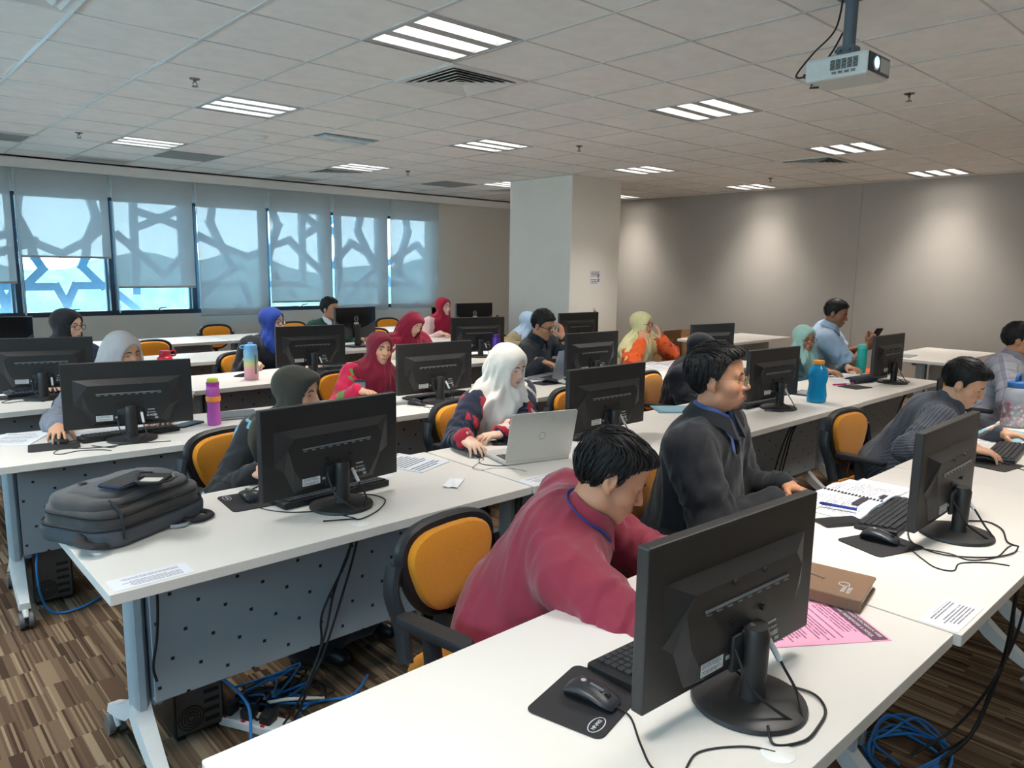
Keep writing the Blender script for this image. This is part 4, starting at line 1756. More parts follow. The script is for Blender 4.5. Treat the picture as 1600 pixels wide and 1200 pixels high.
def frame_of(yaw, pitch=0.0, roll=0.0):
    """rows: right, forward, up"""
    y, p, r = R(yaw), R(pitch), R(roll)
    f = V3(math.cos(y) * math.cos(p), math.sin(y) * math.cos(p), math.sin(p))
    rt = V3(math.sin(y), -math.cos(y), 0)
    u = np.cross(rt, f)
    r2 = math.cos(r) * rt + math.sin(r) * u
    u2 = -math.sin(r) * rt + math.cos(r) * u
    return np.stack([r2, f, u2])


def two_bone(S, Wr, L1, L2, pole):
    S, Wr = np.asarray(S, float), np.asarray(Wr, float)
    d = Wr - S
    D = np.linalg.norm(d)
    if D > (L1 + L2) * 0.995:
        Wr = S + d / D * (L1 + L2) * 0.995
        D = (L1 + L2) * 0.995
        d = Wr - S
    u = d / D
    a = (L1 * L1 - L2 * L2 + D * D) / (2 * D)
    h = math.sqrt(max(L1 * L1 - a * a, 0))
    p = np.asarray(pole, float)
    p = nrm(p - u * (p @ u))
    return S + u * a + p * h, Wr


def head_prims(F, H, M, sc, p):
    """face and skull of the body field; M rows right/forward/up; sc scale"""
    def w_(x, y, z):
        return H + sc * (M[0] * x + M[1] * y + M[2] * z)
    E = lambda c, r, k=0.012, op='add', Mx=None: F.ell(w_(*c), np.array(r) * sc, M if Mx is None else Mx, k * sc, op)
    C = lambda a, b, r0, r1=None, k=0.008, op='add': F.cap(w_(*a), w_(*b), r0 * sc, None if r1 is None else r1 * sc, k * sc, op)
    jw = p.get('jaw', 1.0)
    ck = p.get('cheek', 1.0)
    E((0, -0.015, 0.032), (0.074, 0.094, 0.086), 0.02)
    E((0, 0.030, -0.020), (0.062 * ck, 0.060, 0.090), 0.03)
    E((0, 0.045, 0.050), (0.057, 0.046, 0.052), 0.02)
    E((0, 0.036, -0.074), (0.049 * jw, 0.050, 0.040), 0.02)
    E((0, 0.073, -0.100), (0.020, 0.017, 0.016), 0.02)
    for s in (-1, 1):
        E((s * 0.047 * jw, 0.000, -0.070), (0.020, 0.026, 0.024), 0.025)
        E((s * 0.043 * ck, 0.055, -0.030), (0.024, 0.026, 0.024), 0.02)
    C((-0.040, 0.076, 0.021), (0.040, 0.076, 0.021), 0.010, k=0.018)
    for s in (-1, 1):
        E((s * 0.031, 0.096, -0.001), (0.019, 0.016, 0.013), 0.012, 'sub')
        E((s * 0.031, 0.0735, -0.001), (0.0165, 0.0125, 0.0125), 0.004)
    nl = p.get('nose', 1.0)
    C((0, 0.088, 0.012), (0, 0.088 + 0.021 * nl, -0.030), 0.0075, 0.0105, 0.014)
    for s in (-1, 1):
        E((s * 0.0135, 0.094 + 0.003 * nl, -0.034), (0.0088, 0.0105, 0.0078), 0.006)
        E((s * 0.0065, 0.101, -0.041), (0.0035, 0.004, 0.003), 0.003, 'sub')
    E((0, 0.082, -0.062), (0.028, 0.016, 0.022), 0.014)
    lp = p.get('lips', 1.0)
    for s in (-1, 1):
        C((0, 0.0985, -0.0605), (s * 0.021, 0.089, -0.0635), 0.0055 * lp, 0.003, 0.004)
        C((0, 0.0965, -0.0715), (s * 0.019, 0.0885, -0.0665), 0.0065 * lp, 0.003, 0.004)
    C((-0.020, 0.0985, -0.0660), (0.020, 0.0985, -0.0660), 0.0022, k=0.003, op='sub')
    if p.get('ears', not p.get('scarf')):
        for s in (-1, 1):
            t = R(14)
            Me = np.stack([M[0] * math.cos(s * 0.35) + M[1] * math.sin(s * 0.35) * -1, M[1] * math.cos(s * 0.35) + M[0] * math.sin(s * 0.35), M[2]])
            E((s * 0.079, -0.012, -0.004), (0.0085, 0.019, 0.033), 0.006, 'add', Me)
            E((s * 0.087, -0.008, 0.004), (0.006, 0.011, 0.019), 0.004, 'sub', Me)
            E((s * 0.077, -0.002, -0.034), (0.006, 0.008, 0.010), 0.006)
    return w_


def arm_points(p, side):
    return p['_arm'][side]


def hand_prims(F, Wr, d, n, p, fat=1.0):
    """palm + four fingers + thumb. d finger direction, n palm normal, thumb side th"""
    d = nrm(d)
    n = nrm(n - d * (n @ d))
    th = nrm(p['thumb'] - d * (p['thumb'] @ d) - n * (p['thumb'] @ n))
    sc = p.get('size', 1.0)
    M = np.stack([th, d, n])
    P = lambda a, b, c: Wr + sc * (th * a + d * b + n * c)
    F.ell(P(0.0, 0.048, 0.004), np.array((0.041, 0.056, 0.016)) * sc, M, 0.012)
    F.ell(P(0.022, 0.030, 0.010), np.array((0.019, 0.032, 0.015)) * sc, M, 0.01)
    F.cap(P(0, -0.03, 0), P(0, 0.02, 0.002), 0.026 * sc, 0.024 * sc, 0.015)
    curl = p.get('curl', (18, 26, 18))
    spread = p.get('spread', 1.0)
    tips = []
    for i, (off, L, r) in enumerate(((0.0295, 0.070, 0.0086), (0.0095, 0.078, 0.0089), (-0.0105, 0.073, 0.0084), (-0.0290, 0.057, 0.0076))):
        c0 = curl[i] if isinstance(curl[0], (list, tuple)) else curl
        q = P(off, 0.086 - 0.004 * abs(i - 1), 0.002)
        side = nrm(d + th * (0.10 * (1.2 - i)) * spread)
        ang = 0.0
        F.cap(P(off * 0.85, 0.055, 0.002), q, r * 1.05 * sc, r * 1.05 * sc, 0.006)
        for a, fr, rr in zip(c0, (0.44, 0.31, 0.25), (1.0, 0.93, 0.85)):
            ang += R(a)
            dr = side * math.cos(ang) + n * math.sin(ang)
            q2 = q + dr * L * fr * sc
            F.cap(q, q2, r * rr * sc, r * rr * 0.93 * sc, 0.0025)
            q = q2
        tips.append(q)
    tb = p.get('thumb_in', 0.35)
    q = P(0.020, 0.016, 0.006)
    d1 = nrm(th * 0.75 + d * 0.62 + n * tb)
    q2 = q + d1 * 0.044 * sc
    F.cap(q, q2, 0.0135 * sc, 0.0112 * sc, 0.008)
    d2 = nrm(th * 0.38 + d * 0.9 + n * (tb + 0.1))
    q3 = q2 + d2 * 0.034 * sc
    F.cap(q2, q3, 0.0108 * sc, 0.0096 * sc, 0.004)
    q4 = q3 + nrm(d2 + n * 0.2) * 0.022 * sc
    F.cap(q3, q4, 0.0096 * sc, 0.008 * sc, 0.004)


def build_person(p):
    """p: all points in world metres. pel (x,y,z), face (deg, chest), head pos, head (yaw,pitch,roll), arms"""
    T = empty('person', (p['pel'][0], p['pel'][1], 0), 0, p['label'], 'person', 'people at the desks')
    O = V3(p['pel'][0], p['pel'][1], 0)
    sc = p.get('hs', 1.0) * 0.945
    Hm = frame_of(*p['head'])
    H = np.asarray(p['hp'], float)
    pel = np.asarray(p['pel'], float)
    body = p.get('build', 1.0)
    neck_b = H - Hm[2] * 0.115 * sc - Hm[1] * 0.035 * sc - V3(0, 0, 0.045)
    cf = frame_of(p['face'])[1]
    u = nrm(neck_b - pel)
    f = nrm(cf - u * (cf @ u))
    rt = np.cross(f, u)
    TM = np.stack([rt, f, u])
    Lt = np.linalg.norm(neck_b - pel)
    sw = p.get('sw', 0.175)
    sd = p.get('sdrop', (0, 0))
    Sh = {s: neck_b - u * (0.055 + sd[0 if s < 0 else 1]) + rt * s * sw + f * p.get('sfwd', (0, 0))[0 if s < 0 else 1] for s in (-1, 1)}
    h = p['h']
    hc = p.get('hc', max(h * 1.5, 0.008))
    rows = {}
    # arms -----------------------------------------------------------
    arms = {}
    for s, key in ((-1, 'L'), (1, 'R')):
        a = p[key]
        Wr = np.asarray(a['w'], float)
        pole = np.asarray(a.get('pole', tuple(rt * s * 0.5 - V3(0, 0, 0.9) - f * 0.35)), float)
        El, Wr = two_bone(Sh[s], Wr, 0.29 * body ** 0.3, 0.255, pole)
        arms[s] = (Sh[s], El, Wr, a)
    ll = p.get('legs', 1)
    lf_ = frame_of(p.get('legface', p['face']))
    lr, lfw = lf_[0], lf_[1]
    legs = {}
    for s in (-1, 1):
        hp_ = pel + lr * s * 0.09 - V3(0, 0, 0.03)
        kn = hp_ + lfw * 0.40 + lr * s * 0.05
        kn[2] = 0.52
        an = kn + lfw * p.get('foot', 0.03)
        an[2] = 0.10
        legs[s] = (hp_, kn, an)
    # ---------------------------------------------------------------- body
    allp = [H + V3(0.16, 0.16, 0.16), H - V3(0.16, 0.16, 0.16), pel + V3(0.24, 0.24, 0.1), pel - V3(0.24, 0.24, 0.2)]
    for s in (-1, 1):
        for q in arms[s][:3]:
            allp += [q + 0.09, q - 0.09]
        d_ = nrm(arms[s][3].get('d', arms[s][2] - arms[s][1]))
        tip = arms[s][2] + d_ * 0.2
        allp += [tip + 0.05, tip - 0.05]
        for q in legs[s]:
            allp += [q + 0.1, q - 0.1]
        ft = legs[s][2] + lfw * 0.22
        allp += [ft + 0.05, ft - 0.05]
    lo = np.min(allp, 0)
    hi = np.max(allp, 0)
    lo[2] = 0.0 - 2 * h
    F = Field(lo, hi, h)
    # trunk (kept slim: the clothes lie over it)
    b = body
    F.ell(pel, (0.155 * b, 0.115 * b, 0.10), TM, 0.03)
    F.ell(pel + u * Lt * 0.33, (0.13 * b, 0.10 * b, 0.15), TM, 0.05)
    F.ell(pel + u * Lt * 0.68, (0.14 * b, 0.10 * b, 0.17), TM, 0.05)
    for s in (-1, 1):
        S, El, Wr, a = arms[s]
        F.cap(neck_b - u * 0.04, S, 0.05, 0.045 * b, 0.05)
        F.cap(S, El, 0.045 * b, 0.038 * b, 0.02)
        F.cap(El, Wr, 0.038 * b, 0.0265, 0.015)
        hp_, kn, an = legs[s]
        F.cap(hp_, kn, 0.078 * b, 0.055, 0.03)
        F.cap(kn, an, 0.052, 0.036, 0.02)
        F.cap(an, an + lfw * 0.05 - V3(0, 0, 0.05), 0.036, 0.035, 0.02)
        F.cap(an + V3(0, 0, -0.06) - lfw * 0.03, an + V3(0, 0, -0.067) + lfw * 0.16, 0.032, 0.024, 0.02)
    F.cap(H - Hm[2] * 0.06 * sc - Hm[1] * 0.02 * sc, neck_b - u * 0.02, 0.050 * sc * p.get('neckw', 1), 0.058 * sc * p.get('neckw', 1), 0.03)
    w_ = head_prims(F, H, Hm, sc, p)
    for s in (-1, 1):
        S, El, Wr, a = arms[s]
        if a.get('hand', True):
            d_ = nrm(np.asarray(a.get('d', Wr - El), float))
            n_ = np.asarray(a.get('n', (0, 0, -1)), float)
            a2 = dict(a)
            a2['thumb'] = np.asarray(a.get('thumb', tuple(np.cross(d_, n_) * (1 if s > 0 else -1))), float)
            hand_prims(F, Wr, d_, n_, a2)
    v, fc = F.mesh()
    v, fc = keep_main(v, fc)
    base = np.array(srgb(p.get('skin', (176, 128, 98)))[:3])
    col = np.tile(np.concatenate([base, [1]]), (len(v), 1))
    lx = (v - H) @ Hm.T / sc
    # lips, cheeks, brows, beard
    front = lx[:, 1] > 0.05

    def blot(cx, cz, rx, rz, c, k, sharp=2.0):
        d = np.sqrt(((np.abs(lx[:, 0]) - cx) / rx) ** 2 + ((lx[:, 2] - cz) / rz) ** 2)
        w2 = np.clip((1.25 - d) * sharp, 0, 1) * front * k
        col[:, :3] = col[:, :3] * (1 - w2[:, None]) + np.array(c) * w2[:, None]
    lipc = np.array(srgb(p.get('lip', (150, 88, 78)))[:3])
    blot(0.0, -0.066, 0.021, 0.0085, lipc, 0.85)
    blot(0.043, -0.032, 0.02, 0.018, base * np.array((1.08, 0.86, 0.82)), 0.45, 1.0)
    if p.get('beard'):
        for cx, cz, rx, rz, k in p['beard']:
            blot(cx, cz, rx, rz, np.array(srgb((34, 28, 26))[:3]), k, 1.6)
        blot(0.0, -0.066, 0.019, 0.0065, lipc, 0.8)
    att = {'tint': ('FLOAT_COLOR', col)}
    bo = mesh_obj('body', v, fc, M_skin, T, O, 1 if h < 0.006 else 0, att)
    # surface finder along head-forward
    def surf(x, z, y0=0.135):
        y = y0
        while y > 0:
            q = w_(x, y, z)
            i = [int(round((q[k] - F.ax[k][0]) / h)) for k in range(3)]
            if all(0 <= i[k] < F.g.shape[k] for k in range(3)) and F.g[i[0], i[1], i[2]] < 0.0005:
                return y
            y -= 0.001
        return 0.08
    # eyes --------------------------------------------------------------
    if p.get('eyes', True):
        dn = p.get('lookdown', 0.0)
        for s in (-1, 1):
            e = MB()
            n_ = 14
            c0 = w_(s * 0.031, 0.0752, -0.001) - O
            A, B_, Cc = Hm[0] * sc, Hm[1] * sc, Hm[2] * sc
            e.M = Matrix(((A[0], B_[0], Cc[0], c0[0]), (A[1], B_[1], Cc[1], c0[1]), (A[2], B_[2], Cc[2], c0[2]), (0, 0, 0, 1)))
            op = 0.0052 * (1 - 0.55 * dn)
            e.ball((0, 0.0, -0.0015 * dn), (0.0132, 0.0118, op), 16, 10)
            eo = e.build('eye', M_eye, T)
            e2 = MB()
            e2.M = e.M
            e2.ball((0.0, 0.0073, -0.0008 - 0.002 * dn), (0.0058, 0.0048, op * 0.92), 12, 8)
            e2.build('iris', M_iris, eo)
            l = MB()
            l.M = e.M
            l.tube([(-0.0145, 0.002, 0.0005), (-0.008, 0.0092, op * 0.9), (0, 0.0114, op + 0.0012 - 0.004 * dn), (0.008, 0.0092, op * 0.9), (0.0145, 0.002, 0.0005)], [0.0008, 0.0013, 0.0016, 0.0013, 0.0008], 6)
            l.build('eyelash', M_hair, eo)
    if p.get('brows', True):
        for s in (-1, 1):
            e = MB()
            pts = []
            for q, x in enumerate((0.012, 0.020, 0.030, 0.040, 0.047)):
                z = (0.020, 0.0245, 0.0265, 0.024, 0.018)[q]
                pts.append(tuple(w_(s * x, surf(s * x, z) + 0.0003, z) - O))
            bw = p.get('browr', 0.0032) * sc
            e.tube(pts, [bw * 0.8, bw, bw, bw * 0.8, bw * 0.4], 6)
            e.build('eyebrow', M_hair, T)
    # glasses ------------------------------------------------------------
    if p.get('glasses'):
        gm, gr = p['glasses']
        yg = 0.112
        g = MB()
        Mx = Matrix(((Hm[0][0] * sc, Hm[1][0] * sc, Hm[2][0] * sc, (H - O)[0]), (Hm[0][1] * sc, Hm[1][1] * sc, Hm[2][1] * sc, (H - O)[1]), (Hm[0][2] * sc, Hm[1][2] * sc, Hm[2][2] * sc, (H - O)[2]), (0, 0, 0, 1)))
        g.M = Mx
        ln = MB()
        ln.M = Mx
        for s in (-1, 1):
            rr = []
            for k in range(24):
                a = 2 * PI * k / 24
                ca, sa = math.cos(a), math.sin(a)
                rr.append((s * 0.034 + 0.025 * math.copysign(abs(ca) ** 0.7, ca), yg - 0.010 * ((abs(s * 0.034 + 0.025 * ca) / 0.06) ** 2), -0.004 + 0.0185 * math.copysign(abs(sa) ** 0.8, sa)))
            g.tube(rr + [rr[0]], gr, 6, cap=False)
            ln._add(rr, [tuple(range(24))])
            g.tube(spline([(s * 0.059, yg - 0.010, 0.002), (s * 0.073, yg - 0.022, 0.003), (s * 0.080, 0.02, 0.004), (s * 0.080, -0.015, 0.004), (s * 0.078, -0.032, -0.016)], 4), gr * 1.1, 6)
        g.tube([(-0.010, yg - 0.001, 0.001), (0, yg + 0.001, 0.004), (0.010, yg - 0.001, 0.001)], gr, 6)
        go = g.build('spectacles', gm, T)
        ln.build('lens', lens_mat(), go, smooth=False)
    fab_segs = []

    def fab(v):
        """across / along coordinates per vertex for patterned cloth"""
        q = (v - pel)
        x = q @ rt
        z = q @ u
        # unroll the trunk a little
        ang = np.arctan2(x, np.abs(q @ f) + 0.06)
        out = np.stack([x + 0.04 * ang, z, np.zeros(len(v))], 1)
        dtr = np.maximum(np.abs(x) - 0.17 * body, 0)
        for s in (-1, 1):
            S, El, Wr, a = arms[s]
            for (A, B_), o0 in (((S, El), 0.0), ((El, Wr), 0.3)):
                ba = B_ - A
                t_ = np.clip(((v - A) @ ba) / (ba @ ba), 0, 1)
                w2 = v - A - t_[:, None] * ba
                d_ = np.linalg.norm(w2, axis=1)
                ax = nrm(ba)
                e1 = nrm(np.cross(ax, V3(0.3, 0.2, 1)))
                e2 = np.cross(ax, e1)
                an = np.arctan2(w2 @ e2, w2 @ e1)
                m = (d_ < 0.085 * body) & (np.abs(x) > sw * 0.72 * 1.0) | ((d_ < 0.075) & (t_ > 0.35))
                out[m, 0] = an[m] * 0.055 + s
                out[m, 1] = t_[m] * np.linalg.norm(ba) + o0 + 3
                out[m, 2] = 1
        return out
    # ---------------------------------------------------------------- top garment
    tp = p['top']
    G = Field(lo - 0.05, hi + 0.05, hc)
    fold = wobble(28, p.get('seed', 1), (1, 1, 0.55))
    fold2 = wobble(60, p.get('seed', 1) + 5, (1, 1, 0.6))
    fa = tp.get('fold', 0.006)
    lo_z = tp.get('loose', 1.0)
    bel = tp.get('belly', 0.0)
    G.ell(pel + u * 0.01, (0.180 * b * lo_z, (0.140 + bel) * b * lo_z, 0.13), TM, 0.05)
    G.ell(pel + u * Lt * 0.30 + f * (0.005 + bel * 0.6), (0.160 * b * lo_z, (0.128 + bel) * b * lo_z, 0.17), TM, 0.07)
    G.ell(pel + u * Lt * 0.66 + f * tp.get('bust', 0.0), (0.168 * b, (0.124 + tp.get('bust', 0.0)) * b, 0.185), TM, 0.07)
    G.ell(pel + u * Lt * 0.80 - f * 0.03, (0.150 * b, 0.095 * b, 0.12), TM, 0.06)
    sl = tp.get('sleeve', 1.0)
    cuffr = tp.get('cuff', 0.040)
    for s in (-1, 1):
        S, El, Wr, a = arms[s]
        G.cap(neck_b - u * 0.05 , S, 0.062 * b, 0.064 * b, 0.06)
        rs1, rs2 = 0.064 * b * sl, 0.056 * b * sl

        def wr(x, y, z, t, s=s):
            return fa * 0.8 * np.sin(t * (16 + 3 * s) + 4 * fold2(x, y, z)) * np.clip(1.4 * t, 0, 1)

        def wr2(x, y, z, t, s=s):
            return fa * 0.9 * np.sin(t * 20 + 4 * fold2(x, y, z)) * (1 - 0.6 * t)
        G.cap(S, El, rs1, rs2, 0.045, wob=wr)
        if not tp.get('short'):
            e_ = nrm(Wr - El)
            G.cap(El, Wr - e_ * 0.012, rs2, cuffr, 0.03, wob=wr2)
        else:
            pass
        if tp.get('tunic') or True:
            hp_, kn, an = legs[s]
            ext = tp.get('hem', 0.25)
            if ext > 0:
                G.cap(hp_ + V3(0, 0, 0.01), hp_ + (kn - hp_) * ext, 0.115 * b, 0.10 * b, 0.05)
    crs = wobble(34, p.get('seed', 1) + 31, (1, 1, 0.35))
    G.disp(lambda x, y, z: fa * (0.7 * fold(x, y, z) + 0.4 * fold2(x, y, z) - 1.0 * np.clip(1 - 3.2 * np.abs(crs(x, y, z)), 0, 1)))
    # neck opening
    no = tp.get('neck', 0.062)
    if no > 0:
        G.cap(neck_b + u * 0.02 + f * 0.022 - V3(0, 0, 0.0), neck_b + nrm(H - neck_b) * 0.14 + f * 0.02, no, no * 1.25, 0.01, 'sub')
        if tp.get('vee'):
            G.cap(neck_b + f * 0.09 - u * 0.01, neck_b + f * 0.13 - u * tp['vee'], 0.040, 0.006, 0.008, 'sub')
    if tp.get('short'):
        for s in (-1, 1):
            S, El, Wr, a = arms[s]
            ba = nrm(El - S)
            G.cap(S + (El - S) * 1.0 + ba * 0.03, Wr + nrm(Wr - El) * 0.05, 0.09, 0.09, 0.01, 'sub')
            # loose open cuff at the elbow
    # keep the cloth off the table: flatten below the tabletop line where sleeves rest
    v, fc = G.mesh()
    v, fc = keep_main(v, fc)
    mesh_obj(tp.get('name', 'shirt'), v, fc, tp['m'], T, O, 1, {'fab': ('FLOAT_VECTOR', fab(v))})
    # collar, placket ------------------------------------------------------
    for ci_, (cm, ch, cr) in enumerate(tp.get('collars', [tp['collar'] + (1.0,)] if tp.get('collar') else [])):
        cb = MB()
        ax = nrm(nrm(H - neck_b) + u)
        e1 = nrm(f - ax * (f @ ax))
        e0 = np.cross(e1, ax)
        base_c = neck_b + ax * (0.042 - 0.008 * ci_) + e1 * 0.010
        n_ = 26
        for th_, (z0, z1, ro0, ro1) in enumerate(((0.0, ch, 0.068 * cr, 0.062 * cr), (-0.016, ch, 0.086 * cr, 0.066 * cr))):
            outer, inner = [], []
            rings = []
            for k in range(n_ + 1):
                a = R(90) + R(14) + (2 * PI - R(28)) * k / n_
                dip = 0.030 * max(0, math.sin(a)) ** 3
                pt = 0.028 * (max(0, math.sin(a)) ** 6) if th_ else 0.0
                ring = []
                for (rr_, zz) in ((ro0 * (1 + 0.25 * (pt > 0.012)), z0 - dip - pt), (ro1, z1 - dip * 0.9), (ro1 - 0.004, z1 - dip * 0.9), (ro0 - 0.005, z0 - dip - pt)):
                    q = base_c + e0 * (rr_ * math.cos(a)) * 0.98 + e1 * (rr_ * math.sin(a)) * 1.06 + ax * zz
                    ring.append(tuple(q - O))
                rings.append(ring)
            cb.loft(rings)
        cb.build('collar', cm, T)
    if tp.get('inner'):
        im, idep = tp['inner']
        I = Field(neck_b - 0.25, neck_b + 0.2, hc)
        I.ell(pel + u * Lt * 0.66 + f * 0.0, (0.142 * b, 0.110 * b, 0.178), TM, 0.05)
        I.cap(neck_b - u * 0.03, neck_b + u * 0.005, 0.066, 0.060, 0.05)
        I.cap(neck_b + u * 0.0 + f * 0.02, neck_b + nrm(H - neck_b) * 0.16 + f * 0.02, 0.052, 0.07, 0.008, 'sub')
        v, fc = I.mesh()
        v, fc = keep_main(v, fc)
        mesh_obj('inner_shirt', v, fc, im, T, O, 1, {'fab': ('FLOAT_VECTOR', fab(v))})
    # ---------------------------------------------------------------- lower garment + shoes
    lm = p.get('lower', cloth('dark_trousers', (34, 34, 40)))
    Lf = Field(lo, np.array([hi[0], hi[1], pel[2] + 0.16]), max(hc, 0.012))
    Lf.ell(pel, (0.172 * b, 0.132 * b, 0.115), TM, 0.03)
    skirt = p.get('skirt', False)
    for s in (-1, 1):
        hp_, kn, an = legs[s]
        Lf.cap(hp_, kn, 0.098 * b, 0.076, 0.05)
        Lf.cap(kn, an + V3(0, 0, 0.0), 0.074 if not skirt else 0.10, 0.058 if not skirt else 0.13, 0.04 if not skirt else 0.1)
    if skirt:
        Lf.cap((legs[-1][1] + legs[1][1]) / 2, (legs[-1][2] + legs[1][2]) / 2 + V3(0, 0, 0.04), 0.10, 0.12, 0.1)
    Lf.disp(lambda x, y, z: 0.005 * fold(x, y, z))
    v, fc = Lf.mesh()
    v, fc = keep_main(v, fc)
    mesh_obj('skirt' if skirt else 'trousers', v, fc, lm, T, O, 1, {'fab': ('FLOAT_VECTOR', np.stack([(v - pel) @ lr, v[:, 2], v[:, 0] * 0], 1))})
    for s in (-1, 1):
        an = legs[s][2]
        A = Field(an - 0.28, an + 0.28, 0.01)
        A.cap(an + V3(0, 0, -0.055) - lfw * 0.035, an + V3(0, 0, -0.062) + lfw * 0.17, 0.042, 0.032, 0.02)
        A.cap(an + V3(0, 0, -0.02), an + V3(0, 0, -0.06), 0.044, 0.044, 0.03)
        A.put(lambda x, y, z: 0.004 - z + 0 * x + 0 * y, an - 0.3, an + 0.3, 0.004, 'and')
        v, fc = A.mesh()
        v, fc = keep_main(v, fc)
        mesh_obj('shoe', v, fc, p.get('shoe', mat('black_shoe', (26, 25, 26), 0.4)), T, O, 1)
    # ---------------------------------------------------------------- hair
    if p.get('hair'):
        hr = p['hair']
        tk = hr.get('t', 0.012)
        lo2, hi2 = H - 0.17 * sc, H + 0.17 * sc
        A = Field(lo2, hi2, min(h, 0.005))
        E = lambda c, r, k=0.012, op='add': A.ell(w_(*c), np.array(r) * sc, Hm, k * sc, op)
        tt = hr.get('top', tk)
        sd_ = hr.get('side', 0.0045)
        E((0, -0.015, 0.032), (0.074 + sd_, 0.094 + sd_ * 1.3, 0.086 + sd_), 0.02)
        E((0, -0.012, 0.056), (0.071 + tk * 0.75, 0.090 + tk * 0.8, 0.064 + tt), 0.03)
        E((0, 0.040, 0.056), (0.055 + tk * 0.8, 0.046 + tk * 0.7, 0.048 + tt * 0.8), 0.02)
        if hr.get('quiff'):
            E((0.0, 0.055, 0.098), (0.05, 0.045, 0.022 + hr['quiff']), 0.02)
        zl = hr.get('line', [(-0.13, -0.062), (-0.055, -0.055), (-0.03, -0.030), (-0.012, 0.018), (0.004, 0.010), (0.009, -0.012), (0.017, -0.010), (0.026, 0.026), (0.052, 0.058), (0.085, hr.get('fz', 0.074)), (0.13, hr.get('fz', 0.074) + 0.02)])
        ya, za = [a for a, _ in zl], [b_ for _, b_ in zl]
        rec = hr.get('recede', 0.0)

        def cut(x, y, z):
            dx, dy, dz = x - H[0], y - H[1], z - H[2]
            yy = (Hm[1, 0] * dx + Hm[1, 1] * dy + Hm[1, 2] * dz) / sc
            zz = (Hm[2, 0] * dx + Hm[2, 1] * dy + Hm[2, 2] * dz) / sc
            xx = np.abs((Hm[0, 0] * dx + Hm[0, 1] * dy + Hm[0, 2] * dz) / sc)
            lim = np.interp(yy.ravel(), ya, za).reshape(yy.shape)
            lim = lim + rec * np.clip((xx - 0.02) / 0.04, 0, 1) * np.clip((yy - 0.03) / 0.03, 0, 1)
            return (lim - zz) * 0.8
        nz = wobble(hr.get('nf', 150), p.get('seed', 1) + 9)
        nz2 = wobble(420, p.get('seed', 1) + 19)
        amp = hr.get('amp', 0.003)

        def dsp(x, y, z):
            dx, dy, dz = x - H[0], y - H[1], z - H[2]
            xx = (Hm[0, 0] * dx + Hm[0, 1] * dy + Hm[0, 2] * dz)
            yy = (Hm[1, 0] * dx + Hm[1, 1] * dy + Hm[1, 2] * dz)
            zz = (Hm[2, 0] * dx + Hm[2, 1] * dy + Hm[2, 2] * dz)
            return amp * nz(xx, yy * 0.35, zz * 0.6) + amp * 0.5 * nz2(xx, yy * 0.3, zz * 0.5)
        A.disp(dsp)
        A.put(cut, lo2, hi2, 0.004, 'and')
        v, fc = A.mesh()
        v, fc = keep_main(v, fc, 0.01)
        ho = mesh_obj('hair', v, fc, M_hair, T, O, 1)
        ns = hr.get('locks', 220)
        if ns:
            # short combed strands laid along the hair surface
            rs = np.random.RandomState(p.get('seed', 1))
            lv = (v - H) @ Hm.T / sc
            pick = rs.choice(len(v), ns)
            lk = MB()
            for q in pick:
                pt = lv[q].copy()
                pts, rad = [], []
                n_ = hr.get('steps', 6)
                jit = rs.normal(0, 0.35, 3)
                lift = rs.uniform(0.0008, hr.get('lift', 0.0035))
                r0 = rs.uniform(0.0012, 0.0026)
                for j in range(n_):
                    out = pt - np.array((0, -0.02, 0.02))
                    nn = out / np.linalg.norm(out)
                    top = np.clip((pt[2] - 0.06) / 0.05, 0, 1)
                    fl = np.array((0.5 * np.sign(pt[0]) * hr.get('part', 0.3), 0.95 * top - 0.25 * (1 - top), -0.95 * (1 - top) - 0.1)) + jit * 0.5
                    fl = fl - nn * (fl @ nn)
                    fl /= np.linalg.norm(fl) + 1e-6
                    if pt[2] < np.interp(pt[1], ya, za) + 0.001:
                        break
                    pts.append(tuple(w_(*(pt + nn * lift * (0.4 + math.sin(j / (n_ - 1) * 2.6)))) - O))
                    rad.append(r0 * sc * (0.5 + math.sin(min(j + 0.7, n_ - 1) / (n_ - 1) * PI) * 0.7))
                    nx = pt + fl * 0.008
                    k_ = np.argmin(((lv - nx) ** 2).sum(1))
                    if ((lv[k_] - nx) ** 2).sum() > 0.0001:
                        break
                    pt = 0.7 * nx + 0.3 * lv[k_]
                if len(pts) > 2:
                    rad[-1] *= 0.35
                    lk.tube(pts, rad, 5, flat=0.7)
            if lk.v:
                tag(lk.build('hair_strands', M_hair, ho), kind='stuff')
    # ---------------------------------------------------------------- headscarf
    if p.get('scarf'):
        s_ = p['scarf']
        rad = s_.get('bib', 0.26)
        lo3 = np.minimum(H - 0.2, neck_b - rad - 0.12)
        hi3 = np.maximum(H + 0.2, neck_b + rad + 0.12)
        hs_ = min(hc, 0.007) if h < 0.007 else hc * 0.9
        A = Field(lo3, hi3, hs_)
        E = lambda c, r, k=0.02, op='add': A.ell(w_(*c), np.array(r) * sc, Hm, k * sc, op)
        # bib: garment shape, inflated, kept within a ball round the neck
        t_ = s_.get('t', 0.026)
        A.ell(pel + u * Lt * 0.30 + f * (0.01), (0.162 * b + t_, 0.140 * b + t_, 0.19), TM, 0.06)
        A.ell(pel + u * Lt * 0.66 + f * tp.get('bust', 0.0), (0.172 * b + t_, (0.13 + tp.get('bust', 0.0)) * b + t_, 0.20), TM, 0.06)
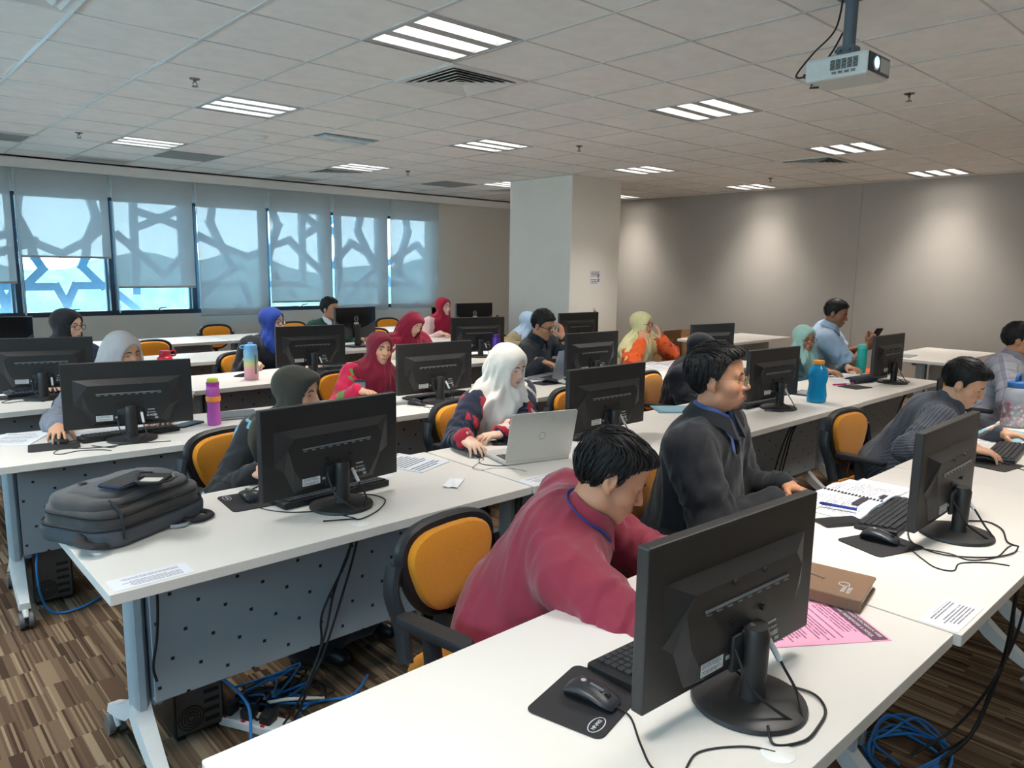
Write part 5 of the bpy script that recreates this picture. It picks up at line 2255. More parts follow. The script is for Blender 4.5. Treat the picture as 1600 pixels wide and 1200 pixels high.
        for s in (-1, 1):
            S, El, Wr, a = arms[s]
            A.cap(neck_b - u * 0.03, S, 0.068 * b + t_ * 0.6, 0.068 * b + t_ * 0.6, 0.06)
            if s_.get('cape'):
                A.cap(S, S + (El - S) * s_['cape'], 0.075 * b + t_ * 0.5, 0.07 * b + t_ * 0.5, 0.05)
        cc = neck_b - u * s_.get('drop', 0.07) + f * s_.get('fwd', 0.04)
        rr = V3(rad * s_.get('wide', 0.95), rad, rad)

        def ball(x, y, z):
            dx, dy, dz = x - cc[0], y - cc[1], z - cc[2]
            a_ = (rt[0] * dx + rt[1] * dy + rt[2] * dz) / rr[0]
            b_ = (f[0] * dx + f[1] * dy + f[2] * dz) / rr[1]
            c_ = (u[0] * dx + u[1] * dy + u[2] * dz) / rr[2]
            th = np.arctan2(b_, a_)
            k_ = np.sqrt(a_ * a_ + b_ * b_ + c_ * c_)
            return (k_ - 1.0 - 0.05 * np.sin(th * 5 + 1)) * rad * 0.9
        A.put(ball, lo3, hi3, 0.01, 'and')
        # neck wrap and hood
        A.cap(H - Hm[2] * 0.075 * sc - Hm[1] * 0.004, neck_b - u * 0.03 + f * 0.03, 0.074 * sc, 0.105 * sc, 0.06)
        E((0, -0.018, 0.030), (0.088, 0.110, 0.098), 0.03)
        E((0, 0.022, -0.040), (0.080, 0.074, 0.095), 0.05)
        E((0, 0.040, 0.050), (0.070, 0.060, 0.062), 0.03)
        if s_.get('tent'):
            E((0, -0.035, -0.065), (0.108 * s_['tent'], 0.118, 0.125), 0.05)
        if s_.get('brim'):
            E((0, 0.070, 0.075), (0.058, 0.040, 0.030), 0.02)
        if s_.get('bun'):
            E((0, -0.105, 0.0), (0.055, 0.05, 0.06), 0.03)
        fd = s_.get('fold', 0.005)

        def pleat(x, y, z):
            dx, dy, dz = x - H[0], y - H[1], z - H[2]
            xx = (Hm[0, 0] * dx + Hm[0, 1] * dy + Hm[0, 2] * dz)
            yy = (Hm[1, 0] * dx + Hm[1, 1] * dy + Hm[1, 2] * dz)
            zz = (Hm[2, 0] * dx + Hm[2, 1] * dy + Hm[2, 2] * dz)
            th = np.arctan2(xx, yy + 0.02)
            low = np.clip((0.03 - zz) / 0.16, 0, 1)
            n1 = fold(x, y, z)
            return fd * (low * (0.9 * np.sin(th * 9 + 30 * zz + 2.5 * n1) + 0.6 * np.sin(th * 17 - 20 * zz + 3 * n1)) + 0.25 * n1 + (1 - low) * 0.22 * np.sin(60 * (yy * 0.8 + np.abs(xx) * 0.6 - zz * 0.3) + 2 * n1))
        A.disp(pleat)
        # face opening
        if s_.get('veil'):
            A.ell(w_(0, 0.095, 0.004), np.array((0.054, 0.07, 0.017)) * sc, Hm, 0.004, 'sub')
        else:
            ow, oh = s_.get('open', (0.0605, 0.088))
            oz = s_.get('oz', -0.020)

            def hole(x, y, z):
                dx, dy, dz = x - H[0], y - H[1], z - H[2]
                xx = (Hm[0, 0] * dx + Hm[0, 1] * dy + Hm[0, 2] * dz) / sc
                yy = (Hm[1, 0] * dx + Hm[1, 1] * dy + Hm[1, 2] * dz) / sc
                zz = (Hm[2, 0] * dx + Hm[2, 1] * dy + Hm[2, 2] * dz) / sc - oz
                # narrow towards the chin, cut leans back at the jaw
                wd = ow * (1.0 - 0.16 * np.clip(-zz / oh, 0, 1) ** 2 - 0.10 * np.clip(zz / oh, 0, 1) ** 2)
                k_ = np.sqrt((xx / wd) ** 2 + (zz / oh) ** 2)
                return np.maximum((k_ - 1) * ow * 0.9, 0.018 + 0.012 * np.clip(-zz / oh, 0, 1) - yy)
            A.put(hole, H - 0.2, H + 0.2, 0.006, 'sub')
        v, fc = A.mesh()
        v, fc = keep_main(v, fc)
        at = {'fab': ('FLOAT_VECTOR', np.stack([(v - pel) @ rt, (v - pel) @ u, v[:, 0] * 0], 1))}
        so = mesh_obj('headscarf', v, fc, s_['m'], T, O, 1, at)
        if s_.get('pin'):
            pn = MB()
            q = w_(*s_['pin']) - O
            pn.ball(tuple(q), 0.006)
            pn.build('pin', mat('pearl_pin', (230, 226, 220), 0.2), so)
        if s_.get('under'):
            um = s_['under']
            B2 = Field(H - 0.16, H + 0.16, hs_)
            B2.ell(w_(0, 0.038, 0.040), np.array((0.068, 0.060, 0.062)) * sc, Hm, 0.01)
            def keepz(x, y, z):
                dx, dy, dz = x - H[0], y - H[1], z - H[2]
                zz = (Hm[2, 0] * dx + Hm[2, 1] * dy + Hm[2, 2] * dz) / sc
                return (0.050 - zz) * sc
            B2.put(keepz, H - 0.16, H + 0.16, 0.004, 'and')
            v, fc = B2.mesh()
            mesh_obj('underscarf', v, fc, um, so, O * 0 + O, 1)
    # medical mask ----------------------------------------------------------
    if p.get('mask'):
        A = Field(H - 0.15, H + 0.15, min(h, 0.006))
        E = lambda c, r, k=0.012, op='add': A.ell(w_(*c), np.array(r) * sc, Hm, k * sc, op)
        E((0, 0.050, -0.055), (0.060, 0.062, 0.055), 0.02)
        E((0, 0.098, -0.040), (0.018, 0.024, 0.030), 0.03)
        A.put(lambda x, y, z: (0.035 - ((Hm[1, 0] * (x - H[0]) + Hm[1, 1] * (y - H[1]) + Hm[1, 2] * (z - H[2])) / sc)) * sc, H - 0.15, H + 0.15, 0.004, 'and')
        v, fc = A.mesh()
        v, fc = keep_main(v, fc)
        mesh_obj('face_mask', v, fc, p['mask'], T, O, 1)
    p['_T'], p['_H'], p['_neck'], p['_TM'], p['_arms'], p['_O'], p['_w'] = T, H, neck_b, TM, arms, O, w_
    return T

# ------------------------------------------------------------------ the people
HQ = 1.0      # voxel scale
SK1, SK2, SK3, SK4 = (208, 158, 126), (226, 184, 158), (186, 132, 100), (150, 102, 76)
C_black = cloth('black_jacket_cloth', (26, 27, 31), rough=0.8)
C_trs = cloth('dark_trousers', (32, 32, 38))
GOAT = [(0.0, -0.102, 0.030, 0.022, 0.95), (0.0, -0.0525, 0.026, 0.006, 0.55)]
MOU = [(0.0, -0.0525, 0.025, 0.0065, 0.7), (0.0, -0.096, 0.014, 0.010, 0.5)]


def B(**k):
    k['h'] = k['h'] * HQ
    build_person(k)
    return k


rest = (0, 0, -1)
# ---- front row
P_maroon = B(label='man in a maroon shirt bending over the front table to write', h=0.0042, seed=1, pel=(1.42, 1.53, 0.56), face=-45, hp=(1.552, 1.285, 1.026), head=(-43, -26, 4), skin=SK3, lip=(128, 72, 62),
             build=1.12, sw=0.185, hs=1.03, nose=1.1, beard=MOU, lookdown=0.9, neckw=1.05,
             R=dict(w=(1.60, 0.965, 0.80), pole=(-0.5, -0.6, -0.55), d=(0.9, -0.15, -0.05), n=(0, 0, -1), curl=(40, 45, 30)), L=dict(w=(1.83, 1.10, 0.80), d=(0.5, -0.8, 0), n=(0, 0, -1)),
             top=dict(m=cloth('maroon_shirt_cloth', (138, 42, 60), rough=0.7, sheen=0.25), name='shirt', fold=0.0075, sleeve=1.22, cuff=0.05, loose=1.1, hem=0.2, neck=0.060, collar=(cloth('maroon_shirt_cloth', (138, 42, 60)), 0.030)),
             lower=C_trs, legface=-70, hair=dict(t=0.010, top=0.018, amp=0.004, fz=0.070, locks=900, lift=0.005, steps=7, quiff=0.003, nf=120))
P_glass = B(label='man in a black jacket with thin glasses and a goatee, looking ahead', h=0.0042, seed=2, pel=(2.43, 1.60, 0.56), face=-75, hp=(2.41, 1.50, 1.195), head=(-66, 4, 0), skin=SK3, lip=(132, 78, 66), cheek=1.05, jaw=1.05,
            build=1.15, sw=0.19, hs=1.05, beard=GOAT, glasses=(mat('gold_wire', (190, 170, 130), 0.25, metal=0.9), 0.0011),
            R=dict(w=(2.40, 1.235, 0.80), pole=(-0.9, 0.3, -0.6), d=(0.75, -0.6, -0.05), n=(0, 0.2, -1), curl=(30, 40, 25)), L=dict(w=(2.60, 1.30, 0.80), d=(-0.1, -1, -0.05), n=(-0.3, 0, -1), curl=(30, 40, 25)),
            top=dict(m=C_black, name='jacket', fold=0.007, sleeve=1.25, cuff=0.046, loose=1.06, belly=0.012, neck=0.066, vee=0.20, hem=0.18, inner=(cloth('blue_shirt_cloth', (62, 84, 140), rough=0.8), 0.2), collars=[(cloth('blue_shirt_cloth', (62, 84, 140)), 0.030, 1.0), (C_black, 0.028, 1.2)]),
            lower=C_trs, hair=dict(t=0.013, top=0.016, amp=0.005, fz=0.078, recede=0.012, locks=800, lift=0.006, steps=8, quiff=0.004))
P_stripe = B(label='man in a dark pinstriped shirt leaning forward over the table', h=0.0048, seed=3, pel=(4.10, 1.50, 0.56), face=-70, hp=(4.19, 1.20, 1.05), head=(-78, -24, -4), skin=SK1, lip=(150, 88, 76), build=1.05,
             R=dict(w=(3.79, 1.03, 0.815), pole=(-0.9, 0.3, -0.4), d=(0.25, -0.9, -0.15), n=(0, 0, -1), curl=(22, 30, 20)), L=dict(w=(4.35, 1.05, 0.80), d=(0, -1, 0), n=(0, 0, -1)),
             top=dict(m=cloth('pinstripe_cloth', (62, 66, 76), 'stripe', (112, 116, 126), rough=0.75, scale=1.9), name='shirt', fold=0.006, sleeve=1.1, cuff=0.042, hem=0.2, neck=0.060, collar=(cloth('collar_grey', (70, 76, 86)), 0.034)),
             lower=C_trs, legface=-80, hair=dict(t=0.009, top=0.018, amp=0.003, fz=0.066, quiff=0.003, locks=500))
P_plaid = B(label='man in a grey plaid shirt at the very edge of the picture', h=0.006, seed=4, pel=(6.22, 1.62, 0.56), face=-80, hp=(6.30, 1.48, 1.13), head=(-72, -4, 0), skin=SK3, build=1.1,
            R=dict(w=(5.92, 1.15, 0.80), pole=(-0.5, 0.35, -0.8), d=(0.3, -0.9, 0), n=(0, 0, -1)), L=dict(w=(6.42, 1.12, 0.80), d=(0, -1, 0), n=(0, 0, -1)),
            top=dict(m=cloth('plaid_cloth', (168, 168, 176), 'plaid', (112, 112, 128), (190, 188, 192)), name='shirt', fold=0.007, sleeve=1.15, cuff=0.042, collar=(cloth('plaid_cloth', (150, 148, 156)), 0.034)),
            lower=C_trs, hair=dict(t=0.014, top=0.024, amp=0.003))
# ---- second row
P_olive = B(label='woman in a dark olive headscarf half hidden by a black monitor', h=0.0048, seed=5, pel=(1.36, 3.10, 0.54), face=-75, hp=(1.455, 2.96, 1.048), head=(-58, -4, -6), skin=SK1, lip=(158, 92, 84), hs=0.97, lookdown=0.2,
            R=dict(w=(1.16, 2.72, 0.80), pole=(-0.5, 0.35, -0.8), d=(0.2, -0.95, 0), n=(0, 0, -1)), L=dict(w=(1.58, 2.66, 0.80), d=(-0.2, -0.95, 0), n=(0, 0, -1)),
            top=dict(m=cloth('dark_leaf_cloth', (36, 36, 38), 'leaf', (116, 160, 178), scale=0.8), name='blouse', sleeve=1.15, bust=0.015, hem=0.4, neck=0),
            lower=C_trs, skirt=True, scarf=dict(m=cloth('olive_scarf', (62, 58, 50), rough=0.9), bib=0.25, cape=0.25, fold=0.004, brim=True, pin=(-0.086, -0.01, -0.01)))
P_white = B(label='woman in a white headscarf and navy floral dress, hand on a mouse', h=0.0045, seed=6, pel=(2.62, 3.03, 0.54), face=-88, hp=(2.60, 2.87, 1.085), head=(-80, -16, -3), skin=SK2, lip=(168, 88, 86), hs=0.97, lookdown=0.85,
            R=dict(w=(2.10, 2.60, 0.815), pole=(-0.35, 0.35, -0.85), d=(-0.15, -0.95, -0.2), n=(0, 0, -1), curl=(20, 30, 22)), L=dict(w=(2.37, 2.66, 0.79), pole=(0.9, 0.0, -0.3), d=(-0.95, 0.1, 0), n=(0, 0, -1), curl=(20, 30, 20)),
            top=dict(m=cloth('navy_floral_cloth', (30, 34, 54), 'floral', (172, 32, 52), (206, 188, 176), scale=0.62), name='dress', sleeve=1.2, bust=0.018, hem=0.5, neck=0, cuff=0.045, fold=0.007),
            lower=cloth('navy_skirt', (32, 34, 54)), skirt=True, scarf=dict(m=cloth('white_scarf', (232, 222, 208), rough=0.9), bib=0.25, fold=0.009, drop=0.10, tent=0.9, open=(0.058, 0.088)))
P_niqab = B(label='woman in a full black veil and robe, seen over the black-jacketed man', h=0.007, seed=7, pel=(4.52, 3.10, 0.54), face=-75, hp=(4.55, 2.98, 1.035), head=(-60, -22, 0), skin=SK2, hs=0.98, lookdown=0.5,
            R=dict(w=(4.42, 2.76, 0.80), d=(0, -1, 0), n=(0, 0, -1)), L=dict(w=(4.80, 2.70, 0.80), d=(0, -1, 0), n=(0, 0, -1)),
            glasses=(mat('gold_wire', (190, 170, 130), 0.25, metal=0.9), 0.0016),
            top=dict(m=cloth('black_robe', (24, 25, 32), rough=0.8), name='robe', sleeve=1.3, hem=0.5, neck=0), lower=cloth('black_robe', (24, 25, 32)), skirt=True,
            scarf=dict(m=cloth('black_veil', (27, 28, 36), rough=0.85), bib=0.33, cape=0.5, veil=True, fold=0.005, pin=(-0.09, -0.03, -0.07)))
P_mint = B(label='woman in a mint green headscarf and dark teal top with glasses', h=0.0065, seed=8, pel=(6.16, 3.08, 0.54), face=-85, hp=(6.13, 3.0, 1.03), head=(-114, -6, -3), skin=SK3, lip=(140, 84, 74), hs=0.97,
           R=dict(w=(5.95, 2.72, 0.80), d=(0.2, -0.9, 0), n=(0, 0, -1)), L=dict(w=(6.32, 2.70, 0.80), d=(-0.2, -0.9, 0), n=(0, 0, -1)),
           glasses=(mat('black_rim', (26, 24, 26), 0.3), 0.0019),
           top=dict(m=cloth('dark_teal_cloth', (30, 66, 78)), name='blouse', sleeve=1.2, hem=0.4, neck=0), lower=C_trs, skirt=True,
           scarf=dict(m=cloth('mint_scarf', (148, 186, 176), rough=0.9), bib=0.29, fold=0.006, drop=0.12))
P_phone = B(label='man in a light blue shirt sitting back and holding a phone', h=0.0065, seed=9, pel=(6.68, 3.20, 0.56), face=-62, hp=(6.66, 2.98, 1.228), head=(-78, -14, 0), skin=SK4, lip=(112, 66, 58), build=1.12, lookdown=0.7,
            R=dict(w=(6.75, 2.72, 0.96), pole=(-0.6, 0.0, -0.9), d=(0.45, -0.45, 0.65), n=(0.6, 0.6, 0.1), curl=(35, 45, 30), thumb=(-0.3, -0.5, 0.8)), L=dict(w=(6.93, 2.76, 0.95), d=(-0.05, -0.5, 0.8), n=(-0.7, 0.3, 0.3), curl=(35, 45, 30), thumb=(-0.2, 0.3, 0.9)),
            top=dict(m=cloth('light_blue_cloth', (168, 190, 214)), name='shirt', fold=0.007, sleeve=1.25, short=True, belly=0.02, collar=(cloth('light_blue_cloth', (168, 190, 214)), 0.034)),
            lower=C_trs, legface=-35, hair=dict(t=0.009, top=0.018, amp=0.003))
# ---- third row
P_grey = B(label='woman in a pale grey headscarf with one hand on her mouse', h=0.0052, seed=10, pel=(1.08, 4.52, 0.54), face=-85, hp=(1.155, 4.40, 1.105), head=(-68, -10, -4), skin=SK1, lip=(150, 88, 80), hs=0.97, lookdown=0.5,
           R=dict(w=(0.755, 4.02, 0.815), pole=(-0.5, 0.35, -0.8), d=(-0.30, -0.93, -0.1), n=(0, 0, -1), curl=(22, 32, 22)), L=dict(w=(1.23, 4.06, 0.80), d=(-0.35, -0.9, -0.05), n=(0, 0, -1), curl=(15, 25, 18)),
           top=dict(m=cloth('grey_cloth', (116, 118, 130)), name='blouse', sleeve=1.15, hem=0.4, neck=0, cuff=0.046), lower=C_trs, skirt=True,
           scarf=dict(m=cloth('pale_grey_scarf', (182, 176, 174), rough=0.9), bib=0.27, tent=1.15, fold=0.007, drop=0.10))
P_maroonT = B(label='woman in a maroon headscarf and pink floral dress facing the room', h=0.0055, seed=11, pel=(2.70, 4.50, 0.54), face=-85, hp=(2.78, 4.40, 1.025), head=(-93, -2, 6), skin=SK1, lip=(156, 92, 82), hs=0.98,
              R=dict(w=(2.45, 4.12, 0.80), pole=(-0.5, 0.35, -0.8), d=(0.3, -0.9, 0), n=(0, 0, -1)), L=dict(w=(2.95, 4.05, 0.80), d=(-0.3, -0.9, 0), n=(0, 0, -1)),
              top=dict(m=cloth('pink_floral_cloth', (196, 30, 74), 'floral', (92, 132, 60), (232, 214, 200), scale=0.7), name='dress', sleeve=1.2, hem=0.5, neck=0, cuff=0.05), lower=cloth('pink_skirt', (190, 40, 84)), skirt=True,
              scarf=dict(m=cloth('maroon_scarf', (118, 20, 44), rough=0.85), bib=0.24, fold=0.005, drop=0.09, brim=True, pin=(0.0, 0.066, -0.125)))
P_gman = B(label='man in a dark zip jacket with glasses, holding his forehead', h=0.0055, seed=12, pel=(4.36, 4.50, 0.56), face=-80, hp=(4.30, 4.33, 1.13), head=(-72, -18, -4), skin=SK3, lip=(128, 76, 66), glasses=(mat('black_rim', (26, 24, 26), 0.3), 0.0021), beard=[(0.0, -0.1, 0.014, 0.012, 0.7)],
           R=dict(w=(4.09, 4.13, 0.87), pole=(-0.5, 0.35, -0.8), d=(0.55, -0.8, -0.18), n=(0, 0, -1), curl=(12, 28, 20)), L=dict(w=(4.345, 4.14, 1.035), pole=(0.8, 0.1, -0.7), d=(-0.12, 0.1, 0.95), n=(-0.35, 0.9, 0.1), curl=(28, 40, 25), thumb=(-0.9, -0.3, 0.1)),
           top=dict(m=cloth('charcoal_jacket', (40, 44, 50), rough=0.7), name='jacket', fold=0.006, sleeve=1.12, neck=0.060, vee=0.06, collar=(cloth('charcoal_collar', (34, 38, 44)), 0.038), inner=(cloth('cream_shirt', (210, 200, 184)), 0.1)),
           lower=C_trs, hair=dict(t=0.011, top=0.022, amp=0.003, fz=0.070))
P_yellow = B(label='woman in a pale yellow headscarf with orange sleeves, hands at her cheeks', h=0.006, seed=13, pel=(5.74, 4.52, 0.54), face=-80, hp=(5.67, 4.38, 1.082), head=(-72, -2, 0), skin=SK1, lip=(150, 88, 80), hs=0.98, glasses=(mat('black_rim', (26, 24, 26), 0.3), 0.0023),
             R=dict(w=(5.47, 4.22, 0.935), pole=(-0.7, -0.5, -0.6), d=(0.25, 0.05, 0.95), n=(0.6, 0.75, 0), curl=(50, 60, 30), thumb=(0.5, -0.5, 0.3)), L=dict(w=(5.70, 4.17, 0.945), pole=(0.7, -0.5, -0.6), d=(-0.25, 0.1, 0.95), n=(-0.5, 0.85, 0), curl=(10, 15, 12), thumb=(-0.6, 0.2, 0.4)),
             top=dict(m=cloth('orange_floral_cloth', (222, 92, 34), 'floral', (198, 54, 26), (240, 176, 90), scale=0.9), name='dress', sleeve=1.25, hem=0.4, neck=0, cuff=0.055), lower=C_trs, skirt=True,
             scarf=dict(m=cloth('yellow_scarf', (218, 212, 160), 'blend', (214, 178, 146), sub=0.12, rough=0.9), bib=0.36, cape=0.45, fold=0.007, drop=0.14))
# ---- fourth row
P_black = B(label='woman in a black headscarf with glasses and navy sleeves', h=0.006, seed=14, pel=(1.12, 6.0, 0.54), face=-80, hp=(1.20, 5.88, 1.15), head=(-48, -4, 0), skin=SK2, hs=0.99, glasses=(mat('black_rim', (26, 24, 26), 0.3), 0.0021),
            R=dict(w=(0.98, 5.52, 0.80), pole=(-1.0, 0.3, -0.35), d=(0.3, -0.9, 0), n=(0, 0, -1)), L=dict(w=(1.38, 5.5, 0.80), d=(0, -1, 0), n=(0, 0, -1)),
            top=dict(m=cloth('navy_cloth', (28, 38, 72)), name='blouse', sleeve=1.3, hem=0.4, neck=0), lower=C_trs, skirt=True,
            scarf=dict(m=cloth('black_scarf', (30, 30, 34), rough=0.9), bib=0.25, fold=0.004))
P_blue = B(label='woman in a royal blue headscarf and black robe with black glasses', h=0.006, seed=15, pel=(2.62, 6.0, 0.54), face=-75, hp=(2.685, 5.88, 1.122), head=(-56, -4, 0), skin=SK2, hs=0.98, glasses=(mat('black_rim', (26, 24, 26), 0.3), 0.0026),
           R=dict(w=(2.42, 5.73, 0.83), pole=(-0.2, 0.5, -0.85), d=(0.35, -0.5, -0.2), n=(0.3, 0, -1), curl=(50, 60, 40)), L=dict(w=(2.85, 5.55, 0.80), d=(0, -1, 0), n=(0, 0, -1)),
           top=dict(m=cloth('black_robe', (24, 25, 32)), name='robe', sleeve=1.3, hem=0.5, neck=0), lower=cloth('black_robe', (24, 25, 32)), skirt=True,
           scarf=dict(m=cloth('royal_blue_scarf', (26, 54, 128), rough=0.85), bib=0.09, fold=0.004, drop=0.0))
P_crim = B(label='woman in a long crimson headscarf bowing her head to write', h=0.006, seed=16, pel=(4.06, 6.0, 0.54), face=-85, hp=(4.08, 5.86, 1.045), head=(-86, -24, 14), skin=SK2, lip=(160, 92, 86), hs=0.98, lookdown=0.9,
           R=dict(w=(3.78, 5.64, 0.80), pole=(-0.5, 0.35, -0.8), d=(0.5, -0.8, -0.1), n=(0, 0, -1), curl=(35, 45, 30)), L=dict(w=(4.25, 5.6, 0.80), d=(0, -1, 0), n=(0, 0, -1)),
           top=dict(m=cloth('cream_floral_cloth', (214, 200, 168), 'floral', (178, 150, 96), scale=1.2), name='dress', sleeve=1.25, hem=0.4, neck=0, cuff=0.05), lower=C_trs, skirt=True,
           scarf=dict(m=cloth('crimson_scarf', (142, 24, 54), rough=0.85), bib=0.40, cape=0.35, fold=0.007, drop=0.18, tent=1.1, brim=True))
P_mask = B(label='woman in a pale blue headscarf and khaki jacket wearing a pink mask', h=0.007, seed=17, pel=(5.62, 6.05, 0.54), face=-75, hp=(5.67, 5.93, 1.0), head=(-62, -14, 0), skin=SK1, hs=0.98, mask=cloth('pink_mask', (222, 150, 190)),
           R=dict(w=(5.40, 5.66, 0.80), pole=(-0.9, 0.3, -0.3), d=(0.3, -0.9, 0), n=(0, 0, -1)), L=dict(w=(5.85, 5.62, 0.80), d=(0, -1, 0), n=(0, 0, -1)),
           top=dict(m=cloth('khaki_cloth', (122, 112, 88)), name='jacket', sleeve=1.3, hem=0.3, neck=0, fold=0.008), lower=C_trs, skirt=True,
           scarf=dict(m=cloth('pale_blue_scarf', (142, 164, 186), rough=0.9), bib=0.20, fold=0.006, drop=0.06, open=(0.058, 0.085)))
# ---- fifth row
P_green = B(label='man in a dark green shirt with white collar stripe near the windows', h=0.0065, seed=18, pel=(3.98, 7.52, 0.56), face=-80, hp=(4.04, 7.38, 1.11), head=(-66, 0, 0), skin=SK3, lip=(130, 78, 68), beard=[(0.0, -0.1, 0.016, 0.012, 0.4), (0.0, -0.0525, 0.024, 0.005, 0.45)],
            R=dict(w=(3.80, 7.12, 0.80), d=(0.2, -0.9, 0), n=(0, 0, -1)), L=dict(w=(4.25, 7.1, 0.80), d=(0, -1, 0), n=(0, 0, -1)),
            top=dict(m=cloth('dark_green_cloth', (34, 76, 62)), name='shirt', sleeve=1.1, vee=0.14, neck=0.06, inner=(cloth('white_shirt', (214, 216, 218)), 0.1), collar=(cloth('white_shirt', (214, 216, 218)), 0.030)),
            lower=C_trs, hair=dict(t=0.014, top=0.028, amp=0.004, fz=0.072))
P_crim2 = B(label='woman in a bright crimson headscarf seated in front of the plain wall beside the windows', h=0.007, seed=19, pel=(5.55, 7.5, 0.54), face=-85, hp=(5.59, 7.38, 1.10), head=(-80, 0, 0), skin=SK2, lip=(164, 90, 84), hs=0.98,
            R=dict(w=(5.38, 7.15, 0.80), d=(0.2, -0.9, 0), n=(0, 0, -1)), L=dict(w=(5.80, 7.1, 0.80), d=(0, -1, 0), n=(0, 0, -1)),
            top=dict(m=cloth('pale_pink_cloth', (210, 176, 176)), name='blouse', sleeve=1.15, hem=0.4, neck=0), lower=C_trs, skirt=True,
            scarf=dict(m=cloth('crimson_scarf_bright', (150, 22, 50), rough=0.85), bib=0.23, fold=0.004))

# ------------------------------------------------------------------ chairs: under people, then empty ones
CH = [(1.36, 1.50, -84, 'yellow-backed office chair pushed out under the maroon-shirted man'), (2.42, 1.62, -80, 'yellow office chair under the man in the black jacket'), (4.12, 1.50, -95, 'yellow office chair showing its back beside the pinstripe-shirted man'),
      (6.20, 1.64, -85, 'yellow office chair under the man in the plaid shirt'), (1.34, 3.12, -75, 'yellow office chair under the woman in the dark olive headscarf'), (2.62, 3.06, -80, 'yellow office chair under the woman in the white headscarf'),
      (4.52, 3.13, -80, 'yellow office chair under the woman in the black veil'), (6.17, 3.10, -88, 'yellow office chair under the woman in the mint headscarf'),
      (6.66, 3.25, -62, 'dark office chair under the man holding a phone'), (1.10, 4.62, -85, 'yellow office chair under the woman in the pale grey headscarf'), (2.68, 4.52, -82, 'yellow office chair under the woman in maroon and pink'),
      (4.36, 4.52, -80, 'yellow office chair under the man holding his forehead'), (5.72, 4.55, -85, 'yellow office chair under the woman in the yellow headscarf'), (1.10, 6.04, -80, 'yellow office chair under the woman in black headscarf and navy'),
      (2.60, 6.04, -75, 'yellow office chair under the woman in the royal blue headscarf'), (4.04, 6.04, -85, 'yellow office chair under the bowed woman in crimson'), (5.60, 6.08, -80, 'yellow office chair under the woman with the pink mask'),
      (3.96, 7.55, -85, 'yellow office chair under the man in green'), (5.53, 7.54, -88, 'yellow office chair under the crimson-scarfed woman at the back'),
      (3.47, 2.98, -80, 'empty yellow chair behind the monitor beside the white headscarf'), (2.30, 7.52, -88, 'empty yellow chair behind the red bottle'),
      (3.50, 9.02, -90, 'empty yellow chair at the back row below the lowered blind'), (4.50, 8.98, -90, 'empty yellow chair beside the blue headscarf, at the back row'),
      (5.95, 8.98, -95, 'empty yellow chair at the back row beside the emblem monitor'), (4.86, 7.52, -88, 'empty yellow chair behind the bowed crimson headscarf'),
      (1.0, 7.5, -88, 'yellow chair behind the dark monitor at the picture edge')]
for x, y, a, lab in CH:
    chair(x, y, a, lab)

# ------------------------------------------------------------------ things on the desks
Z = DZ + 0.0004
M_key = mat('key_black', (40, 41, 43), 0.5, var=0.08)
M_kb = mat('keyboard_black', (27, 28, 30), 0.45, var=0.05)
M_pad = mat('mousepad_black', (40, 38, 40), 0.8, var=0.06, scale=200)
M_mouse = mat('mouse_black', (38, 39, 42), 0.38, var=0.05)
M_paper = mat('white_paper', (228, 228, 230), 0.75, var=0.01)
M_logo = mat('logo_white', (206, 206, 208), 0.6)


def make_keyboard(single):
    """local: typing side faces +y, number pad at -x"""
    t = empty('keyboard')
    b = MB()
    ol = rrect(0.445, 0.135, 0.008, 4)
    lo_, hi_ = [], []
    rings = []
    for z0, k in ((0.0, 0.99), (0.004, 1.0), (0.0, 1.0), (0.0, 0.99)):
        pass
    for q, k in ((0, 0.985), (1, 1.0), (2, 1.0), (3, 0.985)):
        ring = []
        for x, y in ol:
            top = 0.013 + 0.010 * (0.0675 - y) / 0.135
            z = (0.0, 0.003, top - 0.002, top)[q]
            ring.append((x * k, y * k, z))
        rings.append(ring)
    b.loft(rings)
    b.build('body', M_kb, t, smooth=False)
    rows = []
    topz = lambda y: 0.013 + 0.010 * (0.0675 - y) / 0.135
    pitch = 0.0188
    for r_ in range(6):
        y = 0.050 - r_ * pitch - (0.004 if r_ == 5 else 0)
        x = 0.213
        while x > -0.205:
            w_ = pitch
            if r_ == 0 and abs(x - 0.213 + 4 * pitch) < 0.01:
                w_ = pitch * 6
            if 0.213 - x > 15 * pitch and 0.213 - x < 15.3 * pitch:
                x -= 0.006
            if 0.213 - x > 18.3 * pitch and 0.213 - x < 18.8 * pitch:
                x -= 0.006
            if x - w_ < -0.219:
                break
            rows.append((r_, x - w_ / 2, y, w_ - 0.003))
            x -= w_
    if single:
        for r_, x, y, w_ in rows[:100]:
            k = MB()
            k.prism(rrect(w_, 0.0158, 0.002, 2, x, y), topz(y) - 0.001, topz(y) + 0.0055, 0.0012)
            k.build('key', M_key, t, smooth=False)
        k = MB()
        for r_, x, y, w_ in rows[100:]:
            k.prism(rrect(w_, 0.0158, 0.002, 2, x, y), topz(y) - 0.001, topz(y) + 0.0055, 0.0012)
        if k.v:
            tag(k.build('number_keys', M_key, t, smooth=False), kind='stuff')
    else:
        for q in range(6):
            k = MB()
            for r_, x, y, w_ in rows:
                if r_ == q:
                    k.prism(rrect(w_, 0.0158, 0.002, 2, x, y), topz(y) - 0.001, topz(y) + 0.0055, 0.0012)
            tag(k.build('key_row', M_key, t, smooth=False), kind='stuff')
    return t


kbA = make_keyboard(True)
kbB = make_keyboard(False)
_kk = [0, 0]


